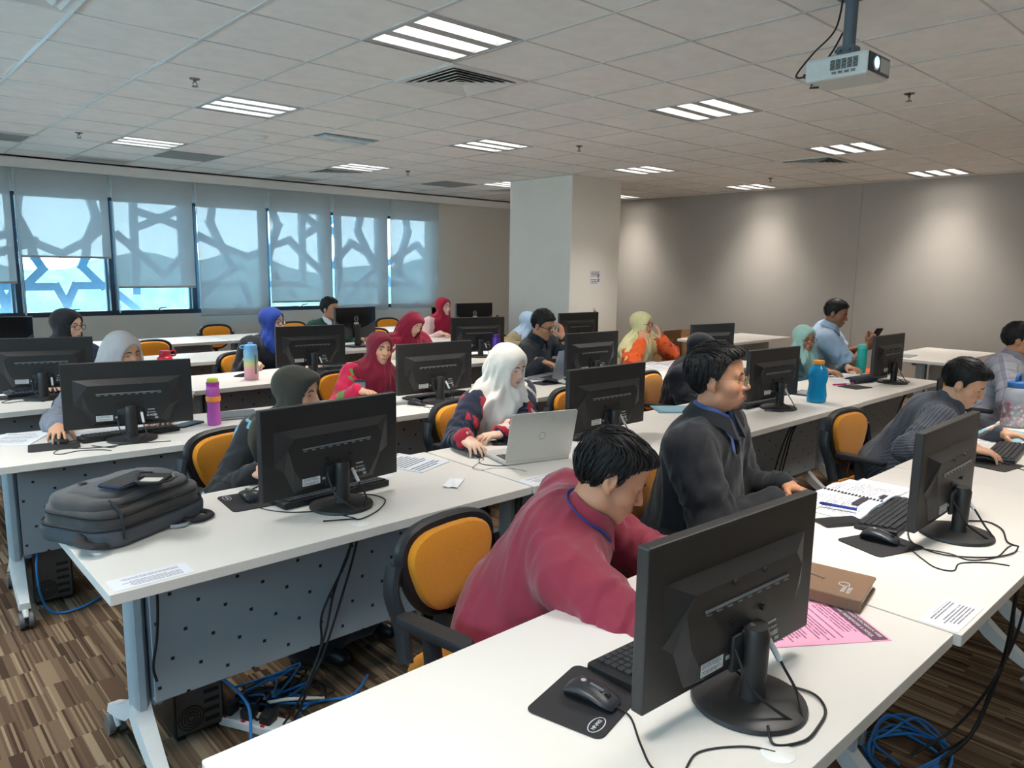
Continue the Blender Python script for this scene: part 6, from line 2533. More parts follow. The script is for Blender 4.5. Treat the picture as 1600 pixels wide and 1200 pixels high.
def keyboard(x, y, a, lab, near=False):
    i = 0 if near else 1
    src = (kbA, kbB)[i]
    o = src if _kk[i] == 0 else copy_tree(src)
    _kk[i] += 1
    o.location = (x, y, Z)
    o.rotation_euler = (0, 0, R(a))
    tag(o, lab, 'keyboard', 'black keyboards')


keyboard(1.34, 0.90, -2, 'black keyboard half hidden behind the largest monitor', True)
keyboard(2.68, 0.93, 4, 'black keyboard between spiral booklet and monitor on the front row', True)
keyboard(4.07, 0.955, 6, 'black keyboard before the pinstripe-shirted man, at the picture edge', True)
keyboard(1.315, 2.43, 3, 'black keyboard in front of the olive-scarfed woman\'s monitor')
keyboard(1.03, 3.91, 2, 'black keyboard behind the monitor of the woman in pale grey headscarf')
keyboard(2.87, 3.87, 2, 'black keyboard behind the monitor of the woman in maroon headscarf')
keyboard(4.33, 2.41, 0, 'black keyboard beside the black-jacketed man\'s chin, under a monitor')
keyboard(6.12, 2.45, -4, 'black keyboard behind the monitor by the teal bottle')
keyboard(4.30, 3.80, 0, 'black keyboard under the monitor beside the grey laptop')
keyboard(0.98, 5.45, -6, 'black keyboard before the woman in navy sleeves')
keyboard(2.86, 5.45, -4, 'black keyboard under the monitor of the blue-scarfed woman')
keyboard(2.86, 2.52, 10, 'black keyboard behind the open silver laptop')


def make_pad():
    t = empty('mousepad')
    m = MB()
    m.prism(rrect(0.205, 0.165, 0.018, 6), 0, 0.0028, 0.0008)
    m.build('mat', M_pad, t, smooth=False)
    l = MB()
    rr = [(0.066 + 0.026 * math.cos(2 * PI * k / 32), 0.055 + 0.013 * math.sin(2 * PI * k / 32), 0.003) for k in range(33)]
    l.tube(rr, 0.0009, 4, cap=False, flat=0.3)
    lo_ = l.build('logo_ring', M_logo, t)
    text_mesh('HP-M42', 0.0105, 'logo_lettering', M_logo, lo_, (0.066, 0.055, 0.003), (0, 0, PI))
    return t


pad0 = make_pad()


def make_mouse():
    """front with the wheel towards -y"""
    t = empty('computer_mouse')
    b = MB()
    n = 20
    rings = []
    L = [(-0.056, 0.55, 0.010), (-0.052, 0.82, 0.017), (-0.035, 0.93, 0.0245), (-0.010, 0.94, 0.0335), (0.015, 1.0, 0.038), (0.035, 0.98, 0.034), (0.050, 0.8, 0.024), (0.057, 0.5, 0.012)]
    for y, wx, hz in L:
        ring = []
        for k in range(n):
            a = 2 * PI * k / n
            x = 0.031 * wx * math.cos(a)
            z = hz * (0.5 + 0.5 * math.sin(a)) if math.sin(a) > -0.6 else 0.002
            s = math.sin(a)
            z = hz * max(0.04, (s + 1) / 2) ** 0.65
            ring.append((x * (1.0 if s > -0.3 else 0.93), y, z))
        rings.append(list(reversed(ring)))
    b.loft(rings)
    b.build('shell', M_mouse, t, ang=60)
    w_ = MB()
    w_.tube([(-0.0035, -0.036, 0.0235), (0.0035, -0.036, 0.0235)], 0.0065, 12)
    w_.build('scroll_wheel', mat('rubber_wheel', (18, 18, 20), 0.6), t)
    s = MB()
    s.box((0, -0.012, 0.0335), (0.005, 0.030, 0.003), Euler((0.18, 0, 0)))
    s.build('top_strip', mat('grey_strip', (108, 110, 112), 0.3), t, smooth=False)
    e = MB()
    e.lathe([(0, 0), (0.0055, 0), (0.0055, 0.001), (0, 0.0012)], 16, c=(0, 0.018, 0.0376))
    e.build('badge', mat('badge_grey', (168, 168, 168), 0.35), t)
    return t


mouse0 = make_mouse()
_mk = [0, 0]


def mouse(x, y, a, lab, cord=None, on_pad=True):
    o = mouse0 if _mk[0] == 0 else copy_tree(mouse0)
    _mk[0] += 1
    zz = Z + (0.0030 if on_pad else 0)
    o.location = (x, y, zz)
    o.rotation_euler = (0, 0, R(a))
    tag(o, lab, 'mouse', 'black computer mice')
    if cord:
        c = MB()
        inv = Matrix.Rotation(-R(a), 4, 'Z')
        st = Vector((0, -0.055, 0.008))
        pts = [tuple(st)] + [tuple(inv @ Vector((px - x, py - y, (pz if len(q) > 2 else 0.0022) + (DZ - zz)))) for q in cord for px, py, pz in [(q + (0.0025,))[:3]]]
        c.tube(spline(pts, 7), 0.0021, 6)
        c.build('mouse_cord', M_cable, o)


def pad(x, y, a, lab):
    o = pad0 if _mk[1] == 0 else copy_tree(pad0)
    _mk[1] += 1
    o.location = (x, y, Z)
    o.rotation_euler = (0, 0, R(a))
    tag(o, lab, 'mousepad', 'black mousepads')


pad(1.035, 0.895, 194, 'black mousepad under the mouse on the front table')
mouse(1.035, 0.885, 12, 'black mouse on the front table, with a round pale badge', [(1.052, 0.80), (1.0, 0.735), (0.965, 0.68), (0.985, 0.64), (1.06, 0.655), (1.135, 0.612), (1.165, 0.565)])
pad(2.375, 0.862, -18, 'black mousepad on the second front table, beside the keyboard')
mouse(2.393, 0.872, 5, 'black mouse lying against the end of the front-row keyboard', [(2.42, 0.79), (2.45, 0.69), (2.44, 0.63), (2.53, 0.585), (2.66, 0.585), (2.68, 0.563)])
pad(3.79, 0.925, -8, 'black mousepad under the hand of the pinstripe-shirted man')
mouse(3.812, 0.96, 14, 'black mouse under the hand of the pinstripe-shirted man', [(3.86, 0.83), (3.95, 0.76), (4.1, 0.66)])
pad(1.045, 2.535, 85, 'black mousepad between grey backpack and monitor')
mouse(1.055, 2.55, 170, 'black mouse on the pad between grey backpack and monitor'.replace('right', ''), [(1.04, 2.45), (1.09, 2.33), (1.19, 2.25), (1.24, 2.12)])
pad(0.70, 3.865, -10, 'black mousepad under the hand of the grey-sleeved woman')
mouse(0.728, 3.93, 15, 'black mouse under the hand of the grey-sleeved woman', [(0.74, 3.78), (0.86, 3.71), (0.98, 3.70), (1.14, 3.645)])
mouse(2.09, 2.528, -10, 'black mouse under the hand of the woman in the white headscarf', [(2.02, 2.40), (2.05, 2.32), (2.10, 2.31), (2.14, 2.36), (2.19, 2.38)], False)
mouse(2.60, 3.70, 20, 'black mouse before the monitor beside the white headscarf', [(2.60, 3.6), (2.7, 3.56)], False)
pad(3.86, 3.845, 0, 'black mousepad in front of the grey laptop')
mouse(3.89, 3.82, 30, 'black mouse in front of the grey laptop', [(3.93, 3.74), (4.02, 3.69), (4.06, 3.62), (4.14, 3.66)])
pad(5.58, 2.31, -12, 'black mousepad lying bare by the pink pens')
pad(0.76, 5.44, -8, 'black mousepad near the navy sleeve')
mouse(0.78, 5.47, 10, 'black mouse near the navy sleeve', [(0.80, 5.38), (0.88, 5.31)])
mouse(6.02, 2.37, 60, 'black mouse tucked behind the dark pencil case', None, False)

# --- papers, books
def sheet(name, x, y, a, w_, d, m, lab, cat, thick=0.0006, parent=None, z=0.0, group=None, margin_m=None):
    t = empty(name, (x, y, Z + z), R(a), lab, cat, group)
    b = MB()
    b.box((0, 0, thick / 2), (w_, d, thick))
    b.build('paper', margin_m or M_paper, t, smooth=False)
    q = MB()
    q.quad([(-w_ / 2 + .001, -d / 2 + .001, thick + 0.0003), (w_ / 2 - .001, -d / 2 + .001, thick + 0.0003), (w_ / 2 - .001, d / 2 - .001, thick + 0.0003), (-w_ / 2 + .001, d / 2 - .001, thick + 0.0003)])
    q.build('print', m, t, smooth=False)
    return t


P_lines = printed('print_lines', (226, 226, 230), (120, 120, 128), 26, 7)
P_card = printed('print_card', (224, 224, 230), (120, 120, 130), 11, 8, 0.66, 0.12)
P_slide = printed('print_slide', (228, 228, 232), (112, 112, 120), 26, 6, 0.5, 0.10)
P_grid = printed('print_table', (214, 218, 226), (92, 98, 112), 14, 12, 0.72, 0.05)
P_pink = printed('print_pink', (238, 168, 196), (150, 84, 118), 30, 9, 0.62, 0.07)
sheet('paper_card', 2.01, 0.545, 180, 0.20, 0.088, P_card, 'white printed card taped at the edge of the second front table', 'card', group='printed cards taped on tables')
sheet('paper_card', 0.575, 2.065, 180, 0.205, 0.085, P_card, 'white printed card taped at the table corner by the grey backpack', 'card', group='printed cards taped on tables')
sheet('paper_card', 2.06, 2.065, 180, 0.19, 0.085, P_card, 'white printed card taped in front of the silver laptop', 'card', group='printed cards taped on tables')
t = sheet('handout', 1.686, 0.76, -124, 0.21, 0.297, P_pink, 'pink course handout with a dark heading band, partly under the brown notebook', 'paper', 0.0012, margin_m=mat('pink_paper', (240, 172, 200), 0.7))
b = MB()
b.box((0, 0.122, 0.0018), (0.203, 0.040, 0.0008))
bo = b.build('heading_band', mat('band_plum', (104, 62, 82), 0.7), t, smooth=False)
text_mesh('KURSUS PENGATURCARAAN WEB', 0.0135, 'heading_lettering', M_logo, bo, (0, 0.1315, 0.0023), (0, 0, 0), sx=0.86)
text_mesh('LARAVEL FRAMEWORK & MYSQL', 0.0135, 'heading_lettering', M_logo, bo, (0, 0.1135, 0.0023), (0, 0, 0), sx=0.86)
b = MB()
b.box((0.06, -0.115, 0.0018), (0.030, 0.022, 0.0006))
b.build('small_picture', mat('band_plum', (104, 62, 82), 0.7), t, smooth=False)

# brown notebook
t = empty('notebook', (1.897, 0.842, Z + 0.0025), R(-79), 'thick brown notebook with a pale stamp and silver pin on its cover', 'notebook')
M_brown = mat('brown_leatherette', (128, 98, 74), 0.55, var=0.05, scale=60, bump=0.08, bscale=900)
b = MB()
b.prism(rrect(0.262, 0.185, 0.008, 4), 0, 0.003, 0.001)
b.prism(rrect(0.262, 0.185, 0.008, 4), 0.029, 0.032, 0.001)
b.rbox((0, -0.091, 0.016), (0.262, 0.006, 0.032), 0.0025)
b.build('cover', M_brown, t, smooth=False)
b = MB()
b.box((0.0, 0.0, 0.016), (0.248, 0.172, 0.0255))
b.build('page_block', mat('page_edges', (214, 212, 208), 0.8, var=0.06, scale=300), t, smooth=False)
text_mesh('IDEAS\nNOTES', 0.014, 'stamp_lettering', M_logo, t, (0.085, -0.045, 0.0322), (0, 0, PI / 2))
b = MB()
rr = [(0.072 + 0.013 * math.cos(2 * PI * k / 24), -0.010 + 0.013 * math.sin(2 * PI * k / 24), 0.0322) for k in range(25)]
b.tube(rr, 0.0011, 4, cap=False)
b.build('stamp_ring', M_logo, t)
b = MB()
b.tube([(-0.035, 0.012, 0.0333), (0.02, -0.006, 0.0333)], 0.0012, 6)
b.tube([(0.018, -0.012, 0.0333), (0.022, 0.0, 0.0333)], 0.0012, 6)
b.build('metal_pin', M_chrome, t)

# spiral booklet on a dark folder
t = empty('folder', (2.985, 1.095, Z), R(3), 'dark blue folder beneath the open spiral booklet', 'folder')
b = MB()
b.prism(rrect(0.22, 0.235, 0.006, 3), 0, 0.005, 0.001)
b.build('cover', mat('dark_blue_card', (52, 58, 84), 0.45), t, smooth=False)
b = MB()
b.box((-0.004, -0.004, 0.0065), (0.20, 0.222, 0.003))
b.build('page_block', M_paper, t, smooth=False)
t = empty('spiral_booklet', (2.765, 1.118, Z + 0.0085), R(1), 'open spiral-bound booklet with printed slides on the front row', 'booklet')
for s, w_ in ((-1, 0.245), (1, 0.24)):
    b = MB()
    n = 8
    top_, bot_ = [], []
    rings = []
    for k in range(n + 1):
        q = k / n
        x = s * (0.004 + w_ * q)
        z = 0.010 * math.sin(min(1, q * 1.6) * PI) * 0.8 + 0.0085 * (1 - q) - (0.0078 if s < 0 else 0.0) * q
        th = 0.0075 * (1 - 0.6 * q)
        y0, y1 = -0.112, 0.112
        rg = [(x, y0, z - th if s < 0 else z - th * .6), (x, y1, z - th if s < 0 else z - th * .6), (x, y1, z + 0.002), (x, y0, z + 0.002)]
        rings.append(rg if s < 0 else list(reversed(rg)))
        top_.append((x, z + 0.0026))
    b.loft(rings)
    bo = b.build('page_stack', M_paper, t, smooth=False)
    q = MB()
    for k in range(n):
        (xa, za), (xb, zb) = top_[k], top_[k + 1]
        u0, u1 = k / n, (k + 1) / n
        if s < 0:
            q.quad([(xb, -0.111, zb), (xa, -0.111, za), (xa, 0.111, za), (xb, 0.111, zb)], ((1 - u1, 0), (1 - u0, 0), (1 - u0, 1), (1 - u1, 1)))
        else:
            q.quad([(xa, -0.111, za), (xb, -0.111, zb), (xb, 0.111, zb), (xa, 0.111, za)], ((u0, 0), (u1, 0), (u1, 1), (u0, 1)))
    q.build('print', P_slide, bo, smooth=False)
b = MB()
for k in range(17):
    y = -0.104 + 0.013 * k
    b.tube([(-0.008, y, 0.010), (-0.005, y, 0.015), (0.005, y, 0.015), (0.008, y, 0.010)], 0.0022, 6)
b.build('spiral_comb', M_black, t)
b = MB()
b.box((0.045, -0.092, 0.0192), (0.055, 0.018, 0.0008), Euler((0, 0.05, 0)))
b.box((-0.07, -0.055, 0.0172), (0.10, 0.026, 0.0008), Euler((0, -0.03, 0)))
b.build('slide_heading', mat('slide_dark', (60, 52, 60), 0.7), t, smooth=False)
t = empty('ballpoint_pen', (2.585, 1.085, Z + 0.022), R(103), 'blue capped ballpoint pen lying on the open spiral booklet', 'pen')
b = MB()
b.tube([(-0.055, 0, 0), (0.03, 0, 0)], 0.0052, 10)
b.build('barrel', mat('pen_blue', (40, 56, 140), 0.3), t)
b = MB()
b.tube([(0.03, 0, 0), (0.062, 0, 0), (0.070, 0, 0)], [0.0060, 0.0056, 0.003], 10)
b.tube([(0.026, 0.0065, 0.002), (-0.005, 0.0068, 0.002)], 0.0016, 6)
b.build('cap', mat('pen_blue_dark', (30, 42, 110), 0.3), t)

sheet('booklet_sheet', 1.79, 2.60, 20, 0.21, 0.27, P_grid, 'printed sheet with a grey table, sticking out beside the black monitor', 'paper', 0.004)
sheet('booklet_sheet', 1.42, 2.55, 6, 0.40, 0.20, P_lines, 'white printed sheets under the keyboard behind the big monitor of the second row', 'paper', 0.0006)
t = sheet('booklet_sheet', 2.78, 2.46, 40, 0.2, 0.24, P_lines, 'white printed sheet behind the silver laptop', 'paper', 0.002)
t = empty('plastic_folder', (2.74, 2.62, Z), R(12), 'pale blue plastic folder sticking out behind the silver laptop', 'folder')
b = MB()
b.prism(rrect(0.30, 0.20, 0.01, 3), 0, 0.004, 0.001)
b.build('cover', mat('pale_blue_plastic', (150, 205, 220), 0.3, var=0.05), t, smooth=False)
t = empty('plastic_folder', (3.77, 2.60, Z), R(-38), 'teal blue plastic folder beside the shoulder of the black-jacketed man', 'folder')
b = MB()
b.prism(rrect(0.31, 0.22, 0.01, 3), 0, 0.005, 0.001)
b.build('cover', mat('teal_plastic', (104, 146, 164), 0.3, var=0.06), t, smooth=False)
b = MB()
b.prism(rrect(0.27, 0.18, 0.008, 3), 0.0052, 0.0062)
b.build('inner_sheet', mat('teal_sheet', (124, 164, 178), 0.5, var=0.06), t, smooth=False)
t = empty('plastic_folder', (4.55, 1.085, Z), R(-6), 'light blue plastic folder before the floral bottle', 'folder')
b = MB()
b.prism(rrect(0.34, 0.24, 0.01, 3), 0, 0.004, 0.001)
b.build('cover', mat('light_blue_plastic', (140, 196, 212), 0.25, var=0.05), t, smooth=False)
b = MB()
b.tube([(-0.165, -0.07, 0.006), (0.165, -0.07, 0.006)], 0.004, 8)
b.build('slide_clip', mat('clip_clear', (196, 214, 220), 0.25), t)
sheet('booklet_sheet', 4.40, 1.09, -4, 0.30, 0.21, P_lines, 'white sheet peeping out under the light blue folder', 'paper', 0.0005, z=-0.0002)

# tissue
t = MB()
rs = np.random.RandomState(4)
g = 9
pts = [[(-0.06 + 0.12 * i / g, -0.03 + 0.06 * j / g, 0.0012 + 0.0045 * abs(math.sin(i * 1.3 + j * 0.6)) + rs.uniform(0, .0012)) for j in range(g + 1)] for i in range(g + 1)]
vs = [p for r_ in pts for p in r_] + [(p[0], p[1], p[2] - 0.001) for r_ in pts for p in r_]
n1 = (g + 1) ** 2
fs = []
for i in range(g):
    for j in range(g):
        a = i * (g + 1) + j
        fs.append((a, a + g + 1, a + g + 2, a + 1))
        fs.append((n1 + a, n1 + a + 1, n1 + a + g + 2, n1 + a + g + 1))
for i in range(g):
    for a, b2 in ((i, i + 1), (g * (g + 1) + i + 1, g * (g + 1) + i), ((i + 1) * (g + 1), i * (g + 1)), (i * (g + 1) + g, (i + 1) * (g + 1) + g)):
        fs.append((a, b2, n1 + b2, n1 + a))
t._add(vs, fs)
o = t.build('tissue', mat('tissue_white', (236, 236, 238), 0.9), None, loc=(1.745, 2.235, Z + 0.0005), rot=(0, 0, R(38)))
tag(o, 'folded white tissue on the second row table near the maroon-shirted man', 'tissue')


# --- phones
def phone(x, y, a, lab, rgb=(30, 31, 36), z=0.0, tilt=(0, 0), size=(0.076, 0.158)):
    t = empty('smartphone', (x, y, Z + z), 0, lab, 'phone', 'phones lying about')
    t.rotation_euler = (tilt[0], tilt[1], R(a))
    b = MB()
    b.prism(rrect(size[0], size[1], 0.010, 5), 0, 0.0085, 0.0015)
    b.build('case', mat('phone_case_%d' % rgb[2], rgb, 0.35), t, smooth=False)
    s = MB()
    s.prism(rrect(size[0] - 0.006, size[1] - 0.008, 0.008, 5), 0.0086, 0.0092)
    s.build('glass', mat('phone_glass', (24, 30, 38), 0.08), t, smooth=False)
    return t


phone(2.475, 1.035, 62, 'black phone on the front table beside the spiral booklet', (46, 40, 42))
phone(1.335, 3.97, -62, 'black phone with a glossy screen before the pink bottle')
phone(2.36, 2.60, 55, 'black phone behind the silver laptop, by the golden watch')
phone(2.27, 5.50, -50, 'black phone beside the pastel gradient bottle')

# --- bottles
def bottle(x, y, lab, parts, z=0.0, rz=0, n=28):
    t = empty('water_bottle', (x, y, Z + z), R(rz), lab, 'bottle')
    par = {}
    for nm, prof, m in parts:
        b = MB()
        if callable(prof):
            prof(b)
        else:
            b.lathe(prof, n)
        b.build(nm, m, t, ang=50)
    return t


def clear_plastic(name, rgb, alpha=0.5):
    m, t, b = _nodes(name)
    t.nodes.remove(b)
    c = srgb(rgb)
    tr = t.nodes.new('ShaderNodeBsdfTransparent')
    tr.inputs[0].default_value = tuple(0.25 + 0.75 * v for v in c[:3]) + (1,)
    df = t.nodes.new('ShaderNodeBsdfPrincipled')
    nz = t.nodes.new('ShaderNodeTexNoise')
    nz.inputs['Scale'].default_value = 30
    mm = t.nodes.new('ShaderNodeMix')
    mm.data_type = 'RGBA'
    mm.inputs[6].default_value = c
    mm.inputs[7].default_value = tuple(min(1, v * 1.15) for v in c[:3]) + (1,)
    t.links.new(nz.outputs['Fac'], mm.inputs[0])
    t.links.new(mm.outputs[2], df.inputs['Base Color'])
    df.inputs['Roughness'].default_value = 0.12
    mx = t.nodes.new('ShaderNodeMixShader')
    mx.inputs[0].default_value = alpha
    t.links.new(tr.outputs[0], mx.inputs[1])
    t.links.new(df.outputs[0], mx.inputs[2])
    t.links.new(mx.outputs[0], t.nodes['Material Output'].inputs[0])
    return m


Bc = clear_plastic('blue_clear_plastic', (12, 150, 205), 0.72)
bottle(4.73, 2.20, 'big translucent blue bottle with an orange cap on the second row', [
    ('body', [(0, 0), (0.052, 0), (0.060, 0.006), (0.062, 0.05), (0.054, 0.105), (0.053, 0.12), (0.062, 0.16), (0.064, 0.185), (0.056, 0.215), (0.036, 0.238), (0.030, 0.245), (0.030, 0.255)], Bc),
    ('cap', [(0.0, 0.25), (0.034, 0.25), (0.034, 0.272), (0.030, 0.276), (0, 0.276)], mat('cap_orange', (232, 158, 40), 0.4)),
    ('water', [(0, 0.004), (0.055, 0.006), (0.058, 0.05), (0.050, 0.105), (0.051, 0.118), (0, 0.118)], clear_plastic('blue_water', (10, 128, 178), 0.6))])
Pk = clear_plastic('pink_clear_plastic', (206, 108, 196), 0.62)
bottle(1.44, 3.89, 'pink bottle with an orange band and lime cap before the grey closed notebook', [
    ('body', [(0, 0), (0.030, 0), (0.034, 0.006), (0.035, 0.05), (0.031, 0.09), (0.033, 0.125), (0.034, 0.165), (0.032, 0.20), (0.027, 0.212)], Pk),
    ('band', [(0.0335, 0.125), (0.0375, 0.128), (0.0375, 0.150), (0.0345, 0.154)], mat('band_orange', (226, 140, 50), 0.5)),
    ('collar', [(0.0, 0.205), (0.032, 0.205), (0.033, 0.228), (0, 0.229)], mat('collar_magenta', (172, 58, 158), 0.4)),
    ('cap', [(0, 0.229), (0.027, 0.229), (0.028, 0.243), (0.024, 0.247), (0, 0.247)], mat('cap_lime', (196, 206, 50), 0.45))])


def grad_mat():
    m, t, b = _nodes('pastel_gradient')
    co = t.nodes.new('ShaderNodeTexCoord')
    sp = t.nodes.new('ShaderNodeSeparateXYZ')
    t.links.new(co.outputs['Object'], sp.inputs[0])
    mr = t.nodes.new('ShaderNodeMapRange')
    mr.inputs['From Max'].default_value = 0.22
    t.links.new(sp.outputs['Z'], mr.inputs[0])
    r = t.nodes.new('ShaderNodeValToRGB')
    e = r.color_ramp.elements
    e[0].color = srgb((240, 170, 186))
    e[1].color = srgb((130, 182, 222))
    for p, c in ((0.35, (244, 176, 180)), (0.55, (226, 222, 140)), (0.75, (140, 196, 216))):
        x = e.new(p)
        x.color = srgb(c)
    t.links.new(mr.outputs[0], r.inputs[0])
    t.links.new(r.outputs[0], b.inputs['Base Color'])
    b.inputs['Roughness'].default_value = 0.25
    return m


M_lb = mat('lid_light_blue', (120, 176, 220), 0.4)
bottle(2.245, 5.29, 'pastel gradient bottle with a light blue flip lid', [
    ('body', [(0, 0), (0.046, 0), (0.050, 0.005), (0.051, 0.21), (0.045, 0.225)], grad_mat()),
    ('lid', [(0, 0.222), (0.047, 0.222), (0.048, 0.245), (0.042, 0.255), (0.02, 0.258), (0.018, 0.272), (0, 0.274)], M_lb),
    ('carry_loop', lambda b: b.tube(spline([(-0.035, 0, 0.25), (-0.07, 0, 0.252), (-0.078, 0, 0.238), (-0.05, 0, 0.232)], 4), 0.006, 8), M_lb),
    ('sight_strip', lambda b: b.box((0.012, -0.0495, 0.115), (0.014, 0.006, 0.14)), mat('strip_grey', (120, 134, 136), 0.4))])
bottle(1.78, 5.72, 'bright red bottle with a loop handle', [
    ('body', [(0, 0), (0.050, 0), (0.055, 0.006), (0.056, 0.13), (0.052, 0.15), (0.040, 0.162)], mat('red_plastic', (206, 28, 42), 0.3)),
    ('cap', [(0, 0.16), (0.038, 0.16), (0.040, 0.195), (0.034, 0.203), (0, 0.204)], mat('red_cap', (166, 30, 52), 0.4)),
    ('handle', lambda b: b.tube(spline([(0.03, 0, 0.19), (0.06, 0, 0.20), (0.075, 0, 0.188), (0.07, 0, 0.165), (0.04, 0, 0.165)], 4), 0.007, 8), mat('red_cap', (166, 30, 52), 0.4))], rz=-10)
bottle(4.62, 5.27, 'slim purple bottle on the fourth row', [
    ('body', [(0, 0), (0.034, 0), (0.036, 0.004), (0.036, 0.175), (0.033, 0.185)], mat('purple_metal', (104, 58, 178), 0.3, metal=0.2)),
    ('cap', [(0, 0.185), (0.026, 0.185), (0.027, 0.212), (0.024, 0.216), (0, 0.216)], mat('purple_cap', (84, 46, 140), 0.35)),
    ('base_ring', [(0.034, 0.0), (0.0372, 0.001), (0.0372, 0.012), (0.036, 0.014)], mat('purple_cap', (84, 46, 140), 0.35))])
bottle(6.08, 6.92, 'pale pink bottle with a black cap and loop, at the pillar side', [
    ('body', [(0, 0), (0.045, 0), (0.047, 0.004), (0.047, 0.19), (0.040, 0.205), (0.03, 0.21)], mat('pink_metal', (236, 164, 186), 0.35)),
    ('cap', [(0, 0.208), (0.031, 0.208), (0.032, 0.235), (0.018, 0.240), (0.016, 0.256), (0, 0.257)], M_black),
    ('loop', lambda b: b.tube([(0.028, 0, 0.225), (0.05, 0, 0.235), (0.058, 0, 0.215), (0.045, 0, 0.195), (0.03, 0, 0.205)], 0.005, 6), M_black)])
bottle(6.44, 2.63, 'teal green bottle beside the pile of papers', [
    ('body', [(0, 0), (0.038, 0), (0.040, 0.004), (0.040, 0.195), (0.037, 0.205)], mat('teal_green', (40, 172, 156), 0.35)),
    ('lid', [(0, 0.205), (0.039, 0.205), (0.040, 0.225), (0.034, 0.24), (0, 0.242)], mat('teal_lid', (84, 190, 172), 0.4)),
    ('strap', lambda b: b.tube(spline([(0.036, -0.01, 0.20), (0.05, -0.012, 0.17), (0.052, -0.012, 0.10), (0.046, -0.012, 0.04)], 4), 0.005, 6), mat('strap_pale', (190, 214, 206), 0.5))])
Cl = clear_plastic('clear_plastic', (214, 216, 220), 0.34)


def floral_mat():
    m, t, b = _nodes('floral_print_plastic')
    out = t.nodes['Material Output']
    co = t.nodes.new('ShaderNodeTexCoord')
    vo = t.nodes.new('ShaderNodeTexVoronoi')
    vo.inputs['Scale'].default_value = 42
    t.links.new(co.outputs['Object'], vo.inputs['Vector'])
    nz = t.nodes.new('ShaderNodeTexNoise')
    nz.inputs['Scale'].default_value = 30
    t.links.new(co.outputs['Object'], nz.inputs['Vector'])
    r = t.nodes.new('ShaderNodeValToRGB')
    e = r.color_ramp.elements
    e[0].color = srgb((150, 36, 72))
    e[1].color = srgb((226, 222, 224))
    e[1].position = 0.62
    for p, c in ((0.4, (200, 60, 100)), (0.5, (222, 200, 206))):
        e.new(p).color = srgb(c)
    t.links.new(nz.outputs['Fac'], r.inputs[0])
    t.links.new(r.outputs[0], b.inputs['Base Color'])
    b.inputs['Roughness'].default_value = 0.2
    tr = t.nodes.new('ShaderNodeBsdfTransparent')
    mx = t.nodes.new('ShaderNodeMixShader')
    mr = t.nodes.new('ShaderNodeMapRange')
    mr.inputs['To Min'].default_value = 0.95
    mr.inputs['To Max'].default_value = 0.45
    mr.inputs['From Min'].default_value = 0.25
    mr.inputs['From Max'].default_value = 0.5
    t.links.new(vo.outputs['Distance'], mr.inputs[0])
    t.links.new(mr.outputs[0], mx.inputs[0])
    t.links.new(tr.outputs[0], mx.inputs[1])
    t.links.new(b.outputs[0], mx.inputs[2])
    t.links.new(mx.outputs[0], out.inputs[0])
    return m


bottle(4.86, 1.12, 'clear bottle with a blue lid and red flower print at the picture edge', [
    ('body', [(0, 0), (0.060, 0), (0.064, 0.006), (0.066, 0.07), (0.064, 0.19), (0.056, 0.215), (0.046, 0.225)], Cl),
    ('flower_print', [(0.0655, 0.01), (0.0672, 0.07), (0.0660, 0.14)], floral_mat()),
    ('lid', [(0, 0.222), (0.050, 0.222), (0.051, 0.25), (0.046, 0.256), (0, 0.257)], mat('lid_blue', (40, 92, 150), 0.4)),
    ('lid_loop', lambda b: b.tube(spline([(-0.035, 0, 0.25), (-0.028, 0, 0.285), (0.0, 0, 0.298), (0.028, 0, 0.285), (0.035, 0, 0.25)], 4), 0.008, 8), mat('lid_blue', (40, 92, 150), 0.4))])
bottle(2.53, 4.24, 'small clear tumbler before the pink floral sleeve', [
    ('body', [(0, 0), (0.030, 0), (0.034, 0.004), (0.037, 0.085), (0.036, 0.09)], clear_plastic('tumbler_plastic', (150, 176, 196), 0.5)),
    ('rim', [(0.036, 0.088), (0.039, 0.088), (0.039, 0.095), (0.034, 0.096)], M_black)])

# --- laptops
def laptop(x, y, a, lab, rgb, tilt=108, w_=0.33, d=0.225):
    """hinge on -y side, keyboard towards +y"""
    t = empty('laptop', (x, y, Z), R(a), lab, 'laptop')
    m = mat('laptop_shell_%d' % rgb[0], rgb, 0.35, metal=0.25, var=0.02)
    b = MB()
    b.prism(rrect(w_, d, 0.012, 4, 0, d / 2), 0.002, 0.016, 0.003)
    b.build('base', m, t, smooth=False)
    k = MB()
    for r_ in range(5):
        for c in range(14):
            k.box((-w_ / 2 + 0.03 + c * (w_ - 0.06) / 13, 0.045 + r_ * 0.019, 0.0166), (0.0165, 0.0155, 0.0014))
    tag(k.build('keys', M_key, t, smooth=False), kind='stuff')
    p = MB()
    p.box((0, d - 0.045, 0.0164), (0.10, 0.06, 0.0006))
    p.build('touchpad', mat('touchpad_grey', (150, 152, 156), 0.35), t, smooth=False)
    l = MB()
    l.prism(rrect(w_, d, 0.012, 4, 0, d / 2), -0.003, 0.003, 0.001)
    lo_ = l.build('lid', m, t, smooth=False)
    lo_.location = (0, 0.002, 0.016)
    lo_.rotation_euler = (R(180 - tilt) if False else R(tilt), 0, 0)
    s = MB()
    s.box((0, d / 2, -0.0036), (w_ - 0.02, d - 0.024, 0.0008))
    s.build('screen', M_screen, lo_, smooth=False)
    e = MB()
    rr = [(0.016 * math.cos(2 * PI * q / 24), d / 2 + 0.016 * math.sin(2 * PI * q / 24), 0.0034) for q in range(25)]
    e.tube(rr, 0.0009, 4, cap=False)
    e.build('lid_emblem', mat('emblem_silver', (168, 170, 172), 0.15, metal=0.6), lo_)
    return t


